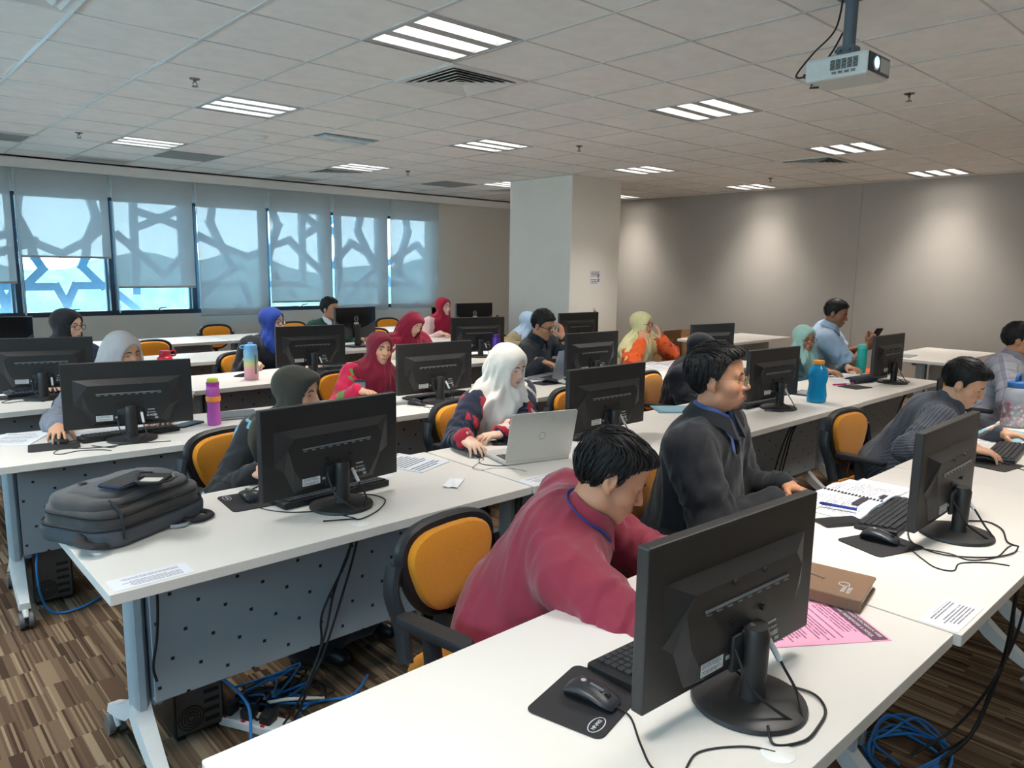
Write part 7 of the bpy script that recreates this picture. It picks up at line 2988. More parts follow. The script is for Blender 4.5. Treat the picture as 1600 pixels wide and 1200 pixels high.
laptop(2.235, 2.26, -14, 'open silver laptop seen from behind, before the white-scarfed woman', (196, 194, 188), 104)
laptop(4.10, 3.90, 14, 'open grey laptop half behind a monitor, used by the man holding his forehead', (140, 142, 144), 105)
t = empty('laptop_closed', (1.60, 4.03, Z), R(-12), 'closed dark grey notebook beside the pink bottle', 'notebook')
b = MB()
b.prism(rrect(0.25, 0.18, 0.01, 4), 0, 0.006, 0.001)
b.prism(rrect(0.25, 0.18, 0.01, 4), 0.013, 0.018, 0.001)
b.build('cover', mat('grey_cover', (92, 98, 106), 0.5), t, smooth=False)
b = MB()
b.box((0, 0, 0.0095), (0.24, 0.172, 0.007))
b.build('page_block', mat('page_edges', (214, 212, 208), 0.8), t, smooth=False)
b = MB()
b.tube([(0.09, -0.095, 0.009), (0.12, -0.097, 0.009)], 0.006, 8)
b.build('pen_loop', M_black, t)

# papers on the further rows
sheet('booklet_sheet', 0.60, 4.13, -30, 0.20, 0.27, P_lines, 'white printed sheet lying by the hand of the grey-sleeved woman', 'paper', 0.003)
sheet('booklet_sheet', 0.97, 4.06, 8, 0.30, 0.16, P_lines, 'white printed sheets between keyboard and grey-sleeved woman', 'paper', 0.001)
sheet('booklet_sheet', 2.62, 4.06, 10, 0.20, 0.14, P_lines, 'white printed sheet in front of the pink floral sleeve', 'paper', 0.001)
sheet('booklet_sheet', 5.25, 3.84, -20, 0.21, 0.28, P_lines, 'loose white papers before the woman in the yellow headscarf', 'paper', 0.006, group='papers before the yellow headscarf')
sheet('booklet_sheet', 5.46, 3.98, 15, 0.21, 0.28, P_lines, 'loose white papers before the woman in the yellow headscarf', 'paper', 0.008, group='papers before the yellow headscarf')
sheet('booklet_sheet', 6.05, 2.55, 14, 0.40, 0.21, P_lines, 'wide white printed sheets between blue bottle and teal bottle', 'paper', 0.006)
sheet('booklet_sheet', 3.80, 5.62, 0, 0.2, 0.14, P_lines, 'small white sheet under the writing hand of the crimson-scarfed woman', 'paper', 0.002)
sheet('booklet_sheet', 0.70, 6.85, 30, 0.2, 0.28, P_lines, 'white sheets at the picture edge behind the navy sleeve', 'paper', 0.004)
sheet('booklet_sheet', 3.95, 7.05, 5, 0.28, 0.2, P_lines, 'white sheet before the man in green, beside the emblem monitor', 'paper', 0.004)
t = empty('plastic_folder', (8.12, 2.92, Z), R(5), 'grey plastic folder on the table across the aisle', 'folder')
b = MB()
b.prism(rrect(0.32, 0.23, 0.01, 3), 0, 0.006, 0.001)
b.build('cover', mat('grey_plastic', (150, 156, 164), 0.3, var=0.06), t, smooth=False)
t = empty('notebook', (4.98, 2.38, Z), R(8), 'thin dark notebook lying behind the big blue bottle', 'notebook')
b = MB()
b.prism(rrect(0.21, 0.15, 0.006, 3), 0, 0.012, 0.001)
b.build('cover', mat('slate_cover', (70, 78, 88), 0.5), t, smooth=False)
b = MB()
b.box((0, 0, 0.0125), (0.18, 0.12, 0.001))
b.build('label_sheet', mat('label_grey', (150, 150, 150), 0.6), t, smooth=False)
t = empty('pencil_case', (5.86, 2.375, Z), R(-8), 'dark soft pencil case beside the black monitor by the teal bottle', 'pencil case')
b = MB()
b.tube(spline([(-0.13, 0, 0.018), (-0.10, 0, 0.024), (0, 0, 0.026), (0.10, 0, 0.024), (0.13, 0, 0.018)], 4), [0.012] + [0.03] * 15 + [0.012], 12, flat=0.75)
b.build('pouch', mat('charcoal_cloth_bag', (52, 52, 56), 0.9), t)
b = MB()
b.tube([(-0.11, -0.004, 0.0462), (0.11, -0.004, 0.0462)], 0.0022, 6)
b.build('zip', M_black, t)
for k, (x, y, a) in enumerate(((5.575, 2.425, -22), (5.66, 2.405, -24))):
    t = empty('marker_pen', (x, y, Z + 0.007), R(a), ['deep pink marker pen before the printed sheets', 'pink and white marker pen next to the pencil case'][k], 'pen', 'pink pens')
    b = MB()
    b.tube([(-0.06, 0, 0), (0.03, 0, 0)], 0.006, 8)
    b.build('barrel', mat('pen_pink', (190, 40, 110), 0.35) if k == 0 else mat('pen_white', (220, 210, 216), 0.35), t)
    b = MB()
    b.tube([(0.03, 0, 0), (0.065, 0, 0)], 0.0068, 8)
    b.build('cap', mat('pen_pink', (190, 40, 110), 0.35), t)
t = empty('spectacle_case', (3.10, 5.63, Z), R(-15), 'dark oval strap or case beside the monitor of the blue-scarfed woman', 'case')
b = MB()
b.tube(spline([(-0.10, 0.02, 0.012), (-0.05, 0.05, 0.012), (0.06, 0.045, 0.012), (0.11, 0.0, 0.012), (0.05, -0.03, 0.012), (-0.04, -0.015, 0.012), (-0.10, 0.02, 0.012)], 5), 0.010, 8, cap=False)
b.build('strap', M_black, t)

# --- the watch and the phone held in hand
t = empty('wristwatch', tuple(np.asarray(P_white['_arms'][-1][2]) * 0.80 + np.asarray(P_white['_arms'][-1][1]) * 0.20), 0, 'golden wristwatch on the arm of the woman in the white headscarf', 'watch')
El, Wr = P_white['_arms'][-1][1], P_white['_arms'][-1][2]
ax = Vector(nrm(Wr - El))
b = MB()
e1 = ax.orthogonal().normalized()
e2 = ax.cross(e1)
rr = [tuple(e1 * 0.036 * math.cos(2 * PI * k / 24) + e2 * 0.036 * math.sin(2 * PI * k / 24)) for k in range(25)]
b.tube(rr, 0.007, 8, cap=False)
b.build('strap', mat('strap_brown', (70, 46, 32), 0.5), t)
b = MB()
up = (Vector((0, -0.5, 1)) - ax * Vector((0, -0.5, 1)).dot(ax)).normalized()
c_ = up * 0.040
q = up.rotation_difference(Vector((0, 0, 1))).inverted().to_matrix()
b.rbox(tuple(c_), (0.03, 0.034, 0.010), 0.003, q)
b.build('dial', mat('gold', (206, 160, 80), 0.25, metal=0.9), t, smooth=False)
HA = P_phone['_arms']
mid = (np.asarray(HA[1][2]) + np.asarray(HA[-1][2])) / 2 + V3(0.035, -0.035, 0.085)
t = empty('smartphone', tuple(mid), 0, 'dark phone held up by the man in the light blue shirt', 'phone', 'phones lying about')
del t['group']
t.rotation_euler = Euler((R(58), 0, R(160)))
b = MB()
b.prism(rrect(0.078, 0.16, 0.010, 5), -0.0045, 0.0045, 0.0015)
b.build('case', mat('phone_case_dark', (36, 34, 44), 0.35), t, smooth=False)
b = MB()
b.prism(rrect(0.070, 0.150, 0.008, 5), 0.0046, 0.0052)
b.build('glass', mat('phone_glass', (24, 30, 38), 0.08), t, smooth=False)
# ID lanyard of the maroon-shirted man
nb, TMm = P_maroon['_neck'], P_maroon['_TM']
O_ = P_maroon['_O']
b = MB()
pts = []
for k in range(25):
    a = R(-50) + R(280) * k / 24 - R(90)
    a = PI / 2 + R(22) + (2 * PI - R(44)) * k / 24
    p_ = nb + TMm[0] * 0.078 * math.cos(a) + TMm[1] * (0.086 * math.sin(a) + 0.014) + TMm[2] * (0.052 - 0.060 * max(0, math.sin(a)) ** 2)
    pts.append(tuple(p_ - O_))
b.tube(pts, 0.008, 8, flat=0.3)
lan = b.build('lanyard', mat('lanyard_blue', (36, 74, 150), 0.6), P_maroon['_T'])

# ------------------------------------------------------------------ backpack with a phone and card holder on top
t = empty('backpack', (0.645, 2.545, Z), R(28), 'dark grey backpack lying flat on the end of the second row table', 'bag')
M_bag = mat('grey_bag_cloth', (74, 70, 69), 0.9, var=0.10, scale=180, bump=0.2, bscale=900, sheen=0.2)
M_bagd = mat('bag_trim_black', (30, 30, 33), 0.75)


def rbox_fn(c, hx, hy, hz, r_):
    def fn(x, y, z):
        qx, qy = np.abs(x - c[0]) - (hx - r_), np.abs(y - c[1]) - (hy - r_)
        d2 = np.sqrt(np.maximum(qx, 0) ** 2 + np.maximum(qy, 0) ** 2) + np.minimum(np.maximum(qx, qy), 0) - r_
        dz = np.abs(z - c[2]) - hz + 0.018
        d2 = d2 + 0.018
        return np.sqrt(np.maximum(d2, 0) ** 2 + np.maximum(dz, 0) ** 2) + np.minimum(np.maximum(d2, dz), 0) - 0.018
    return fn


def bag_piece(name, c, hx, hy, hz, r_, m, fold=0.004, seed=1, sag=None):
    A = Field((c[0] - hx - 0.03, c[1] - hy - 0.03, c[2] - hz - 0.03), (c[0] + hx + 0.03, c[1] + hy + 0.03, c[2] + hz + 0.05), 0.006)
    A.put(rbox_fn(c, hx, hy, hz, r_), (c[0] - hx, c[1] - hy, c[2] - hz), (c[0] + hx, c[1] + hy, c[2] + hz), 0.01)
    wf = wobble(26, seed)
    wf2 = wobble(70, seed + 3)
    A.disp(lambda x, y, z: fold * (wf(x, y, z) + 0.4 * wf2(x, y, z)) - (0.012 * np.clip(1 - ((x - c[0]) / hx) ** 2 - ((y - c[1]) / hy) ** 2, 0, 1) * (z > c[2])) + (sag(x, y, z) if sag else 0))
    A.put(lambda x, y, z: 0.001 - z + 0 * x + 0 * y, (c[0] - 1, c[1] - 1, -1), (c[0] + 1, c[1] + 1, 1), 0.003, 'and')
    v, f = A.mesh()
    v, f = keep_main(v, f)
    return mesh_obj(name, v, f, m, t, (0, 0, 0), 1)


slope = lambda x, y, z: 0.10 * (x * 0.0) + 0
bag_piece('back_panel', (0.0, 0.0, 0.030), 0.212, 0.158, 0.030, 0.07, mat('bag_blue_grey', (76, 80, 86), 0.9, var=0.08, scale=180), 0.004, 2)
bag_piece('main_compartment', (0.004, 0.004, 0.072), 0.205, 0.150, 0.040, 0.085, M_bag, 0.004, 3)
bag_piece('front_compartment', (-0.004, 0.006, 0.108), 0.190, 0.136, 0.030, 0.085, M_bag, 0.004, 4)
bag_piece('front_pocket', (0.006, 0.0, 0.130), 0.165, 0.105, 0.020, 0.07, M_bag, 0.003, 5)
for z, hx, hy, nm in ((0.058, 0.214, 0.159, 'zip'), (0.093, 0.205, 0.150, 'zip'), (0.122, 0.185, 0.130, 'pocket_zip')):
    b = MB()
    ol = rrect(hx * 2 - 0.004, hy * 2 - 0.004, 0.085, 7)
    b.tube([(x, y, z) for x, y in ol] + [(ol[0][0], ol[0][1], z)], 0.0048, 6, cap=False)
    b.build(nm, M_bagd, t)
b = MB()
b.tube(spline([(-0.155, -0.157, 0.03), (-0.162, -0.165, 0.07), (-0.158, -0.15, 0.11), (-0.150, -0.10, 0.135)], 5), 0.007, 8, flat=0.4)
b.build('side_strap', M_bagd, t)
b = MB()
b.tube(spline([(-0.21, -0.05, 0.045), (-0.245, -0.09, 0.035), (-0.24, -0.13, 0.03), (-0.20, -0.14, 0.02)], 5), 0.018, 8, flat=0.3)
b.build('shoulder_strap', M_bagd, t)
b = MB()
b.tube(spline([(0.08, -0.155, 0.014), (0.10, -0.195, 0.010), (0.15, -0.20, 0.010), (0.175, -0.175, 0.010), (0.165, -0.15, 0.016)], 5), 0.014, 8, flat=0.5)
b.build('carry_handle', M_bagd, t)
b = MB()
b.tube(spline([(0.02, -0.16, 0.008), (0.05, -0.185, 0.006), (0.08, -0.18, 0.006)], 4), 0.006, 6)
b.build('loose_strap', mat('strap_light', (150, 160, 168), 0.7), t)
b = MB()
b.lathe([(0, 0), (0.013, 0), (0.011, 0.004), (0, 0.005)], 14, c=(-0.10, 0.06, 0.158))
b.build('badge', mat('bag_badge', (48, 46, 50), 0.5), t)
BGZ = 0.163
phone(0.640, 2.475, -58, 'dark blue phone lying on top of the grey backpack', (38, 44, 74), z=BGZ, tilt=(0.03, 0.03), size=(0.085, 0.165))
t = empty('card_holder', (0.705, 2.42, Z + BGZ + 0.003), R(-40), 'black card holder with a pale card and keys on the grey backpack', 'card holder')
b = MB()
b.prism(rrect(0.075, 0.105, 0.008, 3), 0, 0.010, 0.002)
b.build('wallet', M_bagd, t, smooth=False)
b = MB()
b.prism(rrect(0.058, 0.040, 0.004, 3, 0.0, -0.028), 0.0102, 0.0115)
b.build('pale_card', mat('pale_card', (206, 202, 188), 0.5), t, smooth=False)
b = MB()
b.tube(spline([(-0.03, 0.05, 0.012), (-0.06, 0.03, 0.016), (-0.05, -0.01, 0.014), (-0.035, -0.05, 0.010), (0.03, -0.065, 0.012), (0.06, -0.03, 0.010), (0.05, 0.03, 0.014)], 5), 0.006, 6, flat=0.6)
b.build('neck_strap', M_black, t)
b = MB()
for k in range(3):
    b.tube([(0.045, 0.02 + 0.012 * k, 0.014), (0.062, -0.01 + 0.016 * k, 0.013)], 0.0035, 6)
b.build('key', M_chrome, t)

# ------------------------------------------------------------------ projector
t = empty('ceiling_projector', (3.315, 1.523, 2.398), R(0), 'white ceiling projector with a glowing lens hanging on a grey pole', 'projector')
M_pj = mat('projector_white', (206, 208, 204), 0.45, var=0.03)
M_pole = mat('pole_grey', (92, 104, 112), 0.45, metal=0.2)
b = MB()
b.rbox((0, 0, 0.048), (0.215, 0.27, 0.096), 0.014)
pb = b.build('body', M_pj, t, smooth=False)
b = MB()
for i in range(5):
    for k in range(9):
        b.box((-0.1132, -0.085 + 0.024 * i, 0.072 - 0.0046 * k), (0.002, 0.019, 0.0024))
for i in range(4):
    for k in range(2):
        b.box((-0.1132, -0.078 + 0.027 * i, 0.024 - 0.005 * k), (0.002, 0.018, 0.0026))
b.build('vent_slot', M_black, pb, smooth=False)
b = MB()
b.rbox((0.0, -0.1345, 0.05), (0.205, 0.006, 0.075), 0.003)
fb = b.build('lens_bezel', M_black, t, smooth=False)
b = MB()
b.tube([(-0.045, -0.130, 0.05), (-0.045, -0.144, 0.05)], 0.030, 24)
b.build('lens_ring', mat('ring_silver', (150, 156, 160), 0.25, metal=0.7), fb)
b = MB()
b.tube([(-0.045, -0.140, 0.05), (-0.045, -0.1455, 0.05)], 0.022, 24)
b.build('lens', emitter('lens_glow', (120, 180, 255), 3.0), fb)
b = MB()
b.rbox((0.045, -0.139, 0.05), (0.09, 0.004, 0.056), 0.002)
b.build('lens_shutter', mat('shutter_grey', (158, 156, 150), 0.4), fb, smooth=False)
b = MB()
b.tube([(0, 0, 0.115), (0, 0, 0.352)], 0.026, 16)
po = b.build('pole', M_pole, t)
b = MB()
b.rbox((0, 0, 0.122), (0.07, 0.075, 0.05), 0.006)
b.rbox((0, 0, 0.102), (0.12, 0.13, 0.012), 0.003)
for s in (-1, 1):
    b.tube([(s * 0.028, 0.034, 0.13), (s * 0.028, 0.044, 0.13)], 0.007, 8)
    b.tube([(-0.036, s * 0.02, 0.128), (-0.046, s * 0.02, 0.128)], 0.007, 8)
b.build('mount_bracket', M_pole, t, smooth=False)
b = MB()
b.lathe([(0, 0.342), (0.06, 0.342), (0.06, 0.350), (0, 0.350)], 20)
b.build('ceiling_plate', M_pole, t)
b = MB()
b.tube(spline([(-0.09, 0.13, 0.035), (-0.10, 0.165, 0.03), (-0.10, 0.172, 0.05), (-0.07, 0.12, 0.13), (-0.03, 0.05, 0.22), (-0.02, 0.03, 0.349)], 6), 0.0042, 6)
b.tube(spline([(0.02, 0.12, 0.098), (0.01, 0.07, 0.15), (0.0, 0.03, 0.21)], 5), 0.0042, 6)
b.tube(spline([(0.03, 0.02, 0.11), (0.06, -0.03, 0.118), (0.08, -0.02, 0.112), (0.05, 0.02, 0.108)], 5), 0.008, 6)
b.build('power_cable', M_cable, t)
b = MB()
b.tube([(-0.09, 0.145, 0.035), (-0.09, 0.128, 0.035)], 0.010, 8)
b.tube([(-0.08, 0.11, 0.0), (-0.08, 0.12, -0.014), (-0.06, 0.09, -0.014)], 0.005, 6)
b.build('rear_plug', M_black, t)

# ------------------------------------------------------------------ pillar notice, hook
t = empty('notice', (7.53, 6.609, 1.475), 0, 'white printed notice taped on the warm side of the pillar', 'notice')
b = MB()
b.box((0, -0.0006, 0), (0.235, 0.001, 0.20))
b.build('paper', M_paper, t, smooth=False)
b = MB()
b.quad([(-0.115, -0.0015, -0.097), (0.115, -0.0015, -0.097), (0.115, -0.0015, 0.097), (-0.115, -0.0015, 0.097)])
b.build('print', printed('print_notice', (226, 226, 228), (60, 60, 64), 9, 5, 0.6, 0.08), t, smooth=False)
b = MB()
for z in (0.03, -0.005, -0.035):
    b.box((0.055, -0.0018, z), (0.018, 0.001, 0.02))
b.build('pictogram', M_black, t, smooth=False)
t = empty('wall_clip', (7.52, 6.608, 1.03), 0, 'small pale hook on the pillar under the notice', 'hook')
b = MB()
b.rbox((0, -0.004, 0.02), (0.04, 0.008, 0.06), 0.003)
b.build('plate', mat('clip_cream', (214, 208, 196), 0.5), t)
b = MB()
b.tube(spline([(0, -0.008, 0.01), (0, -0.03, -0.005), (0, -0.034, -0.018), (0, -0.02, -0.026)], 4), 0.006, 8)
b.build('hook', M_dark, t)

# ------------------------------------------------------------------ cartons by the side wall
M_card = mat('brown_cardboard', (150, 112, 76), 0.85, var=0.06, scale=12, bump=0.1, bscale=120)


def carton(x, y, w_, d, h_, a, lab):
    t = empty('cardboard_box', (x, y, 0.0), R(a), lab, 'box', 'brown cartons beside the pillar')
    b = MB()
    b.box((0, 0, h_ / 2), (w_, d, h_))
    b.build('carton', M_card, t, smooth=False)
    for s in (-1, 1):
        f = MB()
        f.box((0, s * d / 2, h_ + 0.05), (w_ * 0.98, 0.006, 0.10), Euler((s * -0.12, 0, 0)))
        f.build('flap', M_card, t, smooth=False)
    b = MB()
    b.box((0, -d / 2 - 0.001, h_ * 0.62), (0.05, 0.002, h_ * 0.72))
    b.build('tape', mat('parcel_tape', (176, 142, 96), 0.4), t, smooth=False)
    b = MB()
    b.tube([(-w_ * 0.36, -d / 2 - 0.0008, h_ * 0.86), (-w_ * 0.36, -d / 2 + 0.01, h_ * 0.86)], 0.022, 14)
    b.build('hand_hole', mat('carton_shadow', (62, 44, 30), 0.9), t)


carton(8.02, 5.95, 0.42, 0.5, 0.72, 2, 'tall brown carton next to the pillar corner behind the yellow headscarf')
carton(8.72, 5.85, 0.92, 0.5, 0.66, 0, 'wide brown carton standing beside the tall carton')

# ------------------------------------------------------------------ orange shell chair across the aisle
t = empty('shell_chair', (8.85, 3.62, 0), R(215), 'bright orange rounded shell chair across the aisle behind the phone', 'chair')
M_or = mat('orange_shell', (226, 98, 38), 0.4, var=0.03)
b = MB()
rings = []
for k in range(9):
    q = k / 8
    z = 0.47 + 0.42 * q
    hw = 0.22 * math.sin(PI * (0.30 + 0.62 * q)) ** 0.6
    y = -0.19 - 0.07 * q
    rings.append([(x * hw, y - 0.03 * (1 - x * x) + th, z) for x, th in [(-1, 0), (-.6, 0), (0, 0), (.6, 0), (1, 0), (1, .012), (.6, .012), (0, .012), (-.6, .012), (-1, .012)]])
b.loft(rings)
b.build('backrest', M_or, t)
b = MB()
b.prism(rrect(0.44, 0.42, 0.12, 6), 0.44, 0.465, 0.008)
b.build('seat', M_or, t)
for x, y in ((-.18, -.17), (.18, -.17), (-.18, .17), (.18, .17)):
    b = MB()
    b.tube([(x * 0.85, y * 0.85, 0.44), (x * 1.12, y * 1.12, 0.0)], 0.011, 10)
    b.build('leg', M_chrome, t)

# ------------------------------------------------------------------ under the desks: towers, power strip, cables
def tower(x, y, a, lab):
    t = empty('computer_tower', (x, y, 0), R(a), lab, 'computer', 'small black computer towers')
    b = MB()
    b.rbox((0, 0, 0.155), (0.165, 0.36, 0.28), 0.006)
    b.rbox((-0.06, 0, 0.008), (0.03, 0.34, 0.016), 0.003)
    b.rbox((0.06, 0, 0.008), (0.03, 0.34, 0.016), 0.003)
    b.build('case', M_black, t, smooth=False)
    b = MB()
    b.box((0, -0.181, 0.155), (0.150, 0.003, 0.262))
    bk = b.build('rear_plate', mat('rear_metal', (96, 98, 100), 0.4, metal=0.6), t, smooth=False)
    b = MB()
    for k in range(4):
        r_ = 0.012 + 0.010 * k
        b.tube([(-0.03 + r_ * math.cos(2 * PI * q / 20), -0.1835, 0.075 + r_ * math.sin(2 * PI * q / 20)) for q in range(21)], 0.0022, 5, cap=False)
    b.build('fan_grille', M_black, bk)
    b = MB()
    for k in range(5):
        b.box((0.04, -0.1832, 0.05 + 0.034 * k), (0.05, 0.003, 0.014))
    b.build('socket_panel', M_black, bk, smooth=False)
    return t


tower(0.80, 2.60, 0, 'black computer tower standing under the backpack table')
tower(0.66, 4.06, -2, 'black computer tower under the third row table end')
tower(1.95, 2.70, 0, 'black computer tower under the second row seam, behind the yellow chair')
t = empty('power_strip', (0.945, 2.36, 0.0), R(-62), 'white power strip with black plugs lying on the carpet', 'power strip')
b = MB()
b.rbox((0, 0, 0.018), (0.30, 0.075, 0.034), 0.006)
b.build('housing', mat('strip_white', (222, 222, 220), 0.4), t, smooth=False)
for k in range(3):
    b = MB()
    b.rbox((-0.08 + 0.08 * k, 0, 0.05), (0.045, 0.05, 0.04), 0.008)
    b.tube([(-0.08 + 0.08 * k, 0.02, 0.055), (-0.08 + 0.08 * k, 0.06, 0.06), (-0.06 + 0.08 * k, 0.11, 0.02)], 0.006, 6)
    b.build('plug', M_black, t)
b = MB()
for k in range(3):
    b.box((-0.08 + 0.08 * k, -0.03, 0.036), (0.015, 0.01, 0.004))
b.build('rocker_switch', mat('switch_red', (190, 40, 44), 0.4), t, smooth=False)

M_blue = mat('blue_cable', (42, 118, 186), 0.45)


def cable(pts, r_, m, lab, name='cable', n=8, group=None):
    b = MB()
    b.tube(spline(pts, n), r_, 7)
    o = b.build(name, m, None)
    o['label'] = lab
    o['category'] = 'cable'
    if group:
        o['group'] = group
    return o


cable([(0.78, 2.42, 0.22), (0.86, 2.40, 0.20), (0.93, 2.33, 0.10), (0.90, 2.22, 0.012), (1.02, 2.24, 0.008), (1.16, 2.33, 0.008), (1.30, 2.28, 0.008), (1.42, 2.36, 0.008)], 0.0055, M_blue, 'bright blue network cable running from the tower past the power strip')
rs = random.Random(5)
for k in range(6):
    p0 = [(1.0 + rs.uniform(-.05, .25), 2.36 + rs.uniform(-.06, .2), 0.010 + 0.008 * k) for _ in range(7)]
    cable(p0, 0.0045, M_blue if k % 2 else M_cable, ['tangled black cable on the carpet beside the power strip', 'tangled blue cable on the carpet beside the power strip'][k % 2], n=8, group=['black cables tangled by the power strip', 'blue cables tangled by the power strip'][k % 2])
cable([(1.20, 2.30, 0.03), (1.08, 2.33, 0.06), (1.02, 2.42, 0.03), (1.12, 2.5, 0.01)], 0.006, mat('beige_cable', (206, 200, 184), 0.5), 'beige looped cable beside the power strip')
cable([(0.60, 3.86, 0.27), (0.58, 3.80, 0.22), (0.58, 3.76, 0.10), (0.62, 3.74, 0.012), (0.72, 3.72, 0.010), (0.84, 3.80, 0.010), (0.95, 3.95, 0.010)], 0.0055, M_blue, 'blue network cable looping out from under the third row table')
# hanging bundles in front of the panels
for k, (x0, y0, pts, lab) in enumerate((
        (1.235, 2.13, [(0, 0, 0.716), (-0.01, 0.03, 0.60), (-0.09, 0.06, 0.42), (-0.10, 0.06, 0.30), (-0.17, 0.05, 0.14), (-0.20, 0.10, 0.02)], 'first black cable of the bundle hanging before the backpack table panel'),
        (1.25, 2.13, [(0, 0, 0.716), (-0.02, 0.03, 0.62), (-0.06, 0.06, 0.48), (-0.10, 0.06, 0.33), (-0.19, 0.05, 0.16), (-0.24, 0.12, 0.02)], 'black cable hanging in the bundle before the backpack table panel'),
        (1.26, 2.13, [(0, 0, 0.716), (-0.01, 0.03, 0.60), (-0.05, 0.06, 0.43), (-0.12, 0.06, 0.26), (-0.20, 0.06, 0.12), (-0.15, 0.16, 0.02)], 'black cable hanging in the bundle before the backpack table panel'),
        (0.625, 2.20, [(0, 0, 0.716), (0.0, 0.0, 0.60), (-0.008, 0.0, 0.50), (-0.022, 0.0, 0.42), (-0.015, 0.0, 0.37)], 'single black cable running down beside the backpack table leg'),
        (2.74, 3.60, [(0, 0, 0.716), (-0.02, 0.03, 0.60), (-0.10, 0.02, 0.45), (-0.06, 0.02, 0.36), (-0.02, 0.03, 0.25)], 'black cable hanging below the monitor beside the white headscarf'),
        (2.77, 3.60, [(0, 0, 0.716), (0.0, 0.03, 0.60), (-0.03, 0.03, 0.45), (-0.08, 0.03, 0.34), (-0.05, 0.03, 0.2)], 'black cable hanging below the monitor beside the white headscarf'),
        (4.27, 2.10, [(0, 0, 0.716), (-0.03, 0.04, 0.60), (-0.10, 0.05, 0.45), (-0.16, 0.05, 0.30), (-0.22, 0.06, 0.14)], 'black cable hanging before the panel behind the black-jacketed man'),
        (4.30, 2.10, [(0, 0, 0.716), (-0.02, 0.04, 0.60), (-0.07, 0.05, 0.45), (-0.13, 0.05, 0.30), (-0.20, 0.06, 0.14)], 'black cable hanging before the panel behind the black-jacketed man'),
        (4.32, 2.10, [(0, 0, 0.716), (-0.01, 0.04, 0.60), (-0.05, 0.05, 0.45), (-0.13, 0.05, 0.27), (-0.22, 0.06, 0.12)], 'black cable hanging before the panel behind the black-jacketed man'),
        (6.05, 2.10, [(0, 0, 0.716), (-0.02, 0.04, 0.60), (-0.10, 0.05, 0.42), (-0.20, 0.05, 0.22)], 'black cable hanging before the panel beside the pinstriped back'),
        (6.08, 2.10, [(0, 0, 0.716), (-0.02, 0.04, 0.60), (-0.06, 0.05, 0.42), (-0.18, 0.05, 0.2)], 'black cable hanging before the panel beside the pinstriped back'),
        (1.24, 3.74, [(0, 0, 0.716), (0.0, 0.03, 0.60), (0.0, 0.04, 0.45), (-0.01, 0.04, 0.25)], 'black cable hanging under the monitor of the grey-scarfed woman'))):
    grp = None
    cable([(x0 + a, y0 + b_, c) for a, b_, c in pts], 0.0042, M_cable, lab, 'hanging_cable', group=lab.replace('black cable hanging', 'black cables') if k not in (0, 3, 9, 11) or k == 9 else None)
for k, (pts, lab) in enumerate((([(2.58, 0.53, 0.716), (2.60, 0.54, 0.60), (2.665, 0.55, 0.45), (2.64, 0.58, 0.30), (2.60, 0.66, 0.12), (2.50, 0.75, 0.02)], 'first black cable hanging below the front table seam'),
                                ([(2.59, 0.53, 0.716), (2.61, 0.54, 0.62), (2.63, 0.55, 0.45), (2.67, 0.58, 0.28), (2.62, 0.62, 0.10), (2.52, 0.68, 0.02)], 'thick black cable hanging below the front table seam'),
                                ([(2.76, 0.53, 0.716), (2.765, 0.54, 0.60), (2.77, 0.56, 0.42), (2.73, 0.60, 0.24), (2.66, 0.62, 0.10), (2.56, 0.70, 0.015)], 'black cable hanging nearest the picture edge below the front tables'.replace('nearest', 'at')))):
    cable(pts, 0.0045 + 0.0015 * (k == 1), M_cable, lab, 'hanging_cable')
rs = random.Random(11)
for k in range(5):
    cx, cy = 2.52, 0.78
    p0 = [(cx + 0.16 * math.cos(q * 1.1 + k) + rs.uniform(-.05, .05), cy + 0.10 * math.sin(q * 1.1 + k) + rs.uniform(-.04, .04), 0.010 + 0.006 * k) for q in range(7)]
    cable(p0, 0.005, M_blue, 'blue network cable coiled on the carpet below the front table seam', group='blue cables coiled under the front tables')
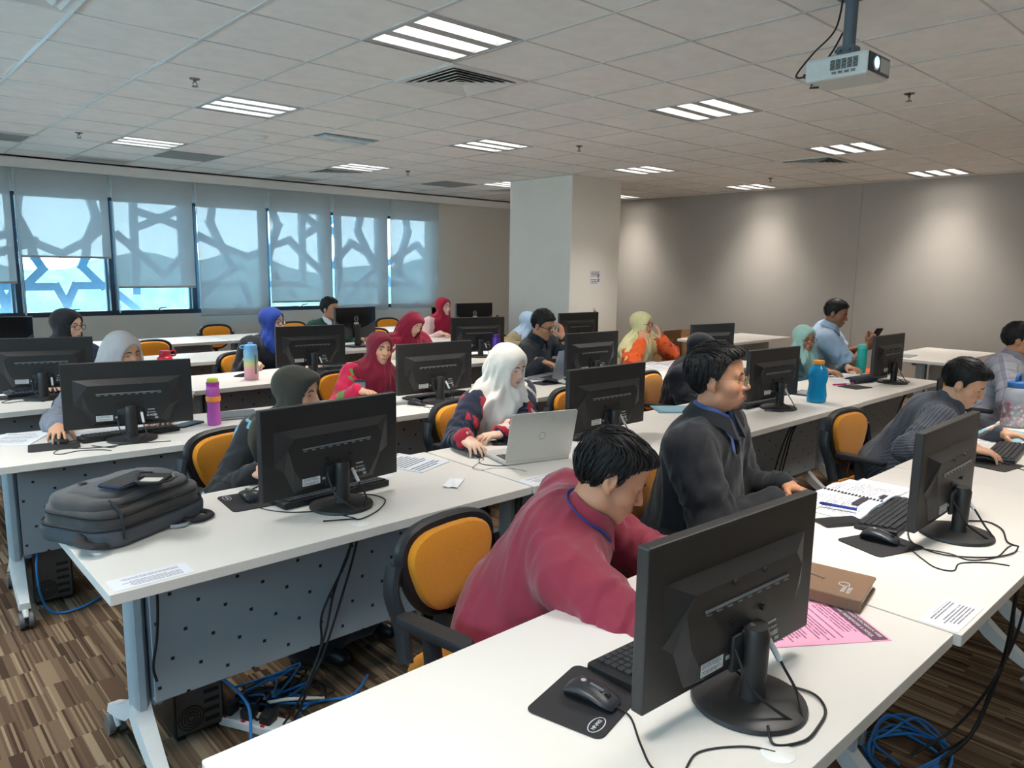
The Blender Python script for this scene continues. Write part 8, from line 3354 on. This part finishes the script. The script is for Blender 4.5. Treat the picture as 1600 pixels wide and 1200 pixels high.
# cables on the tabletops
cable([(1.20, 0.60, Z + 0.020), (1.18, 0.575, Z + 0.004), (1.23, 0.545, Z + 0.004), (1.29, 0.547, Z + 0.004), (1.355, 0.563, Z + 0.004), (1.391, 0.606, Z + 0.004), (1.372, 0.67, Z + 0.004), (1.33, 0.72, Z + 0.012), (1.29, 0.74, Z + 0.05)], 0.0027, M_cable, 'black cable looping on the front table beside the round monitor foot')
cable([(2.68, 0.565, Z + 0.004), (2.70, 0.60, Z + 0.004), (2.82, 0.645, Z + 0.004), (2.87, 0.70, Z + 0.004), (2.83, 0.75, Z + 0.004), (2.76, 0.77, Z + 0.012)], 0.0027, M_cable, 'black cable looping beside the monitor foot at the picture edge')
cable([(2.68, 0.565, Z + 0.004), (2.60, 0.56, Z + 0.004), (2.50, 0.60, Z + 0.004), (2.42, 0.70, Z + 0.004), (2.46, 0.80, Z + 0.004), (2.60, 0.86, Z + 0.006)], 0.0024, M_cable, 'black keyboard cable in front of the keyboard on the second front table')
cable([(1.14, 2.16, Z + 0.004), (1.22, 2.12, Z + 0.004), (1.25, 2.10, Z + 0.004), (1.34, 2.14, Z + 0.004), (1.42, 2.22, Z + 0.004), (1.42, 2.30, Z + 0.004), (1.36, 2.34, Z + 0.01)], 0.0025, M_cable, 'black cable around the monitor foot near the backpack')
coil = []
for k in range(60):
    q = k / 59
    coil.append((2.17 + 0.16 * q - 0.10 * q * q, 2.50 - 0.24 * q, Z + 0.008 + 0.006 * math.sin(k * 1.6)))
coil = [(2.12 + 0.09 * (k / 59) + 0.006 * math.cos(k * 1.5), 2.50 - 0.17 * (k / 59) + 0.006 * math.cos(k * 1.5), Z + 0.009 + 0.006 * math.sin(k * 1.5)) for k in range(60)]
cable(coil, 0.0024, M_cable, 'curly black cable beside the silver laptop', n=3)
for k in range(2):
    cable([(2.19 + 0.030 * math.cos(2 * PI * q / 10) , 2.325 + 0.026 * math.sin(2 * PI * q / 10), Z + 0.006 + 0.005 * k) for q in range(10)], 0.0042, M_cable, 'small bundled black cable loop at the laptop corner', n=4, group='bundled loops at the laptop corner')
for x, y, lab in ((0.99, 3.66, 'black cable lying before the monitor of the grey-scarfed woman'), (4.30, 2.14, 'black cable lying before the monitor beside the black-jacketed man'), (2.80, 3.60, 'black cable lying before the monitor near the maroon headscarf'), (6.15, 2.12, 'black cable lying before the monitor by the teal bottle')):
    cable([(x - 0.16, y + 0.10, Z + 0.004), (x - 0.10, y + 0.01, Z + 0.004), (x - 0.05, y + 0.05, Z + 0.004), (x + 0.02, y - 0.02 + 0.04, Z + 0.004), (x + 0.09, y + 0.07, Z + 0.004), (x + 0.12, y + 0.13, Z + 0.004)], 0.0022, M_cable, lab)
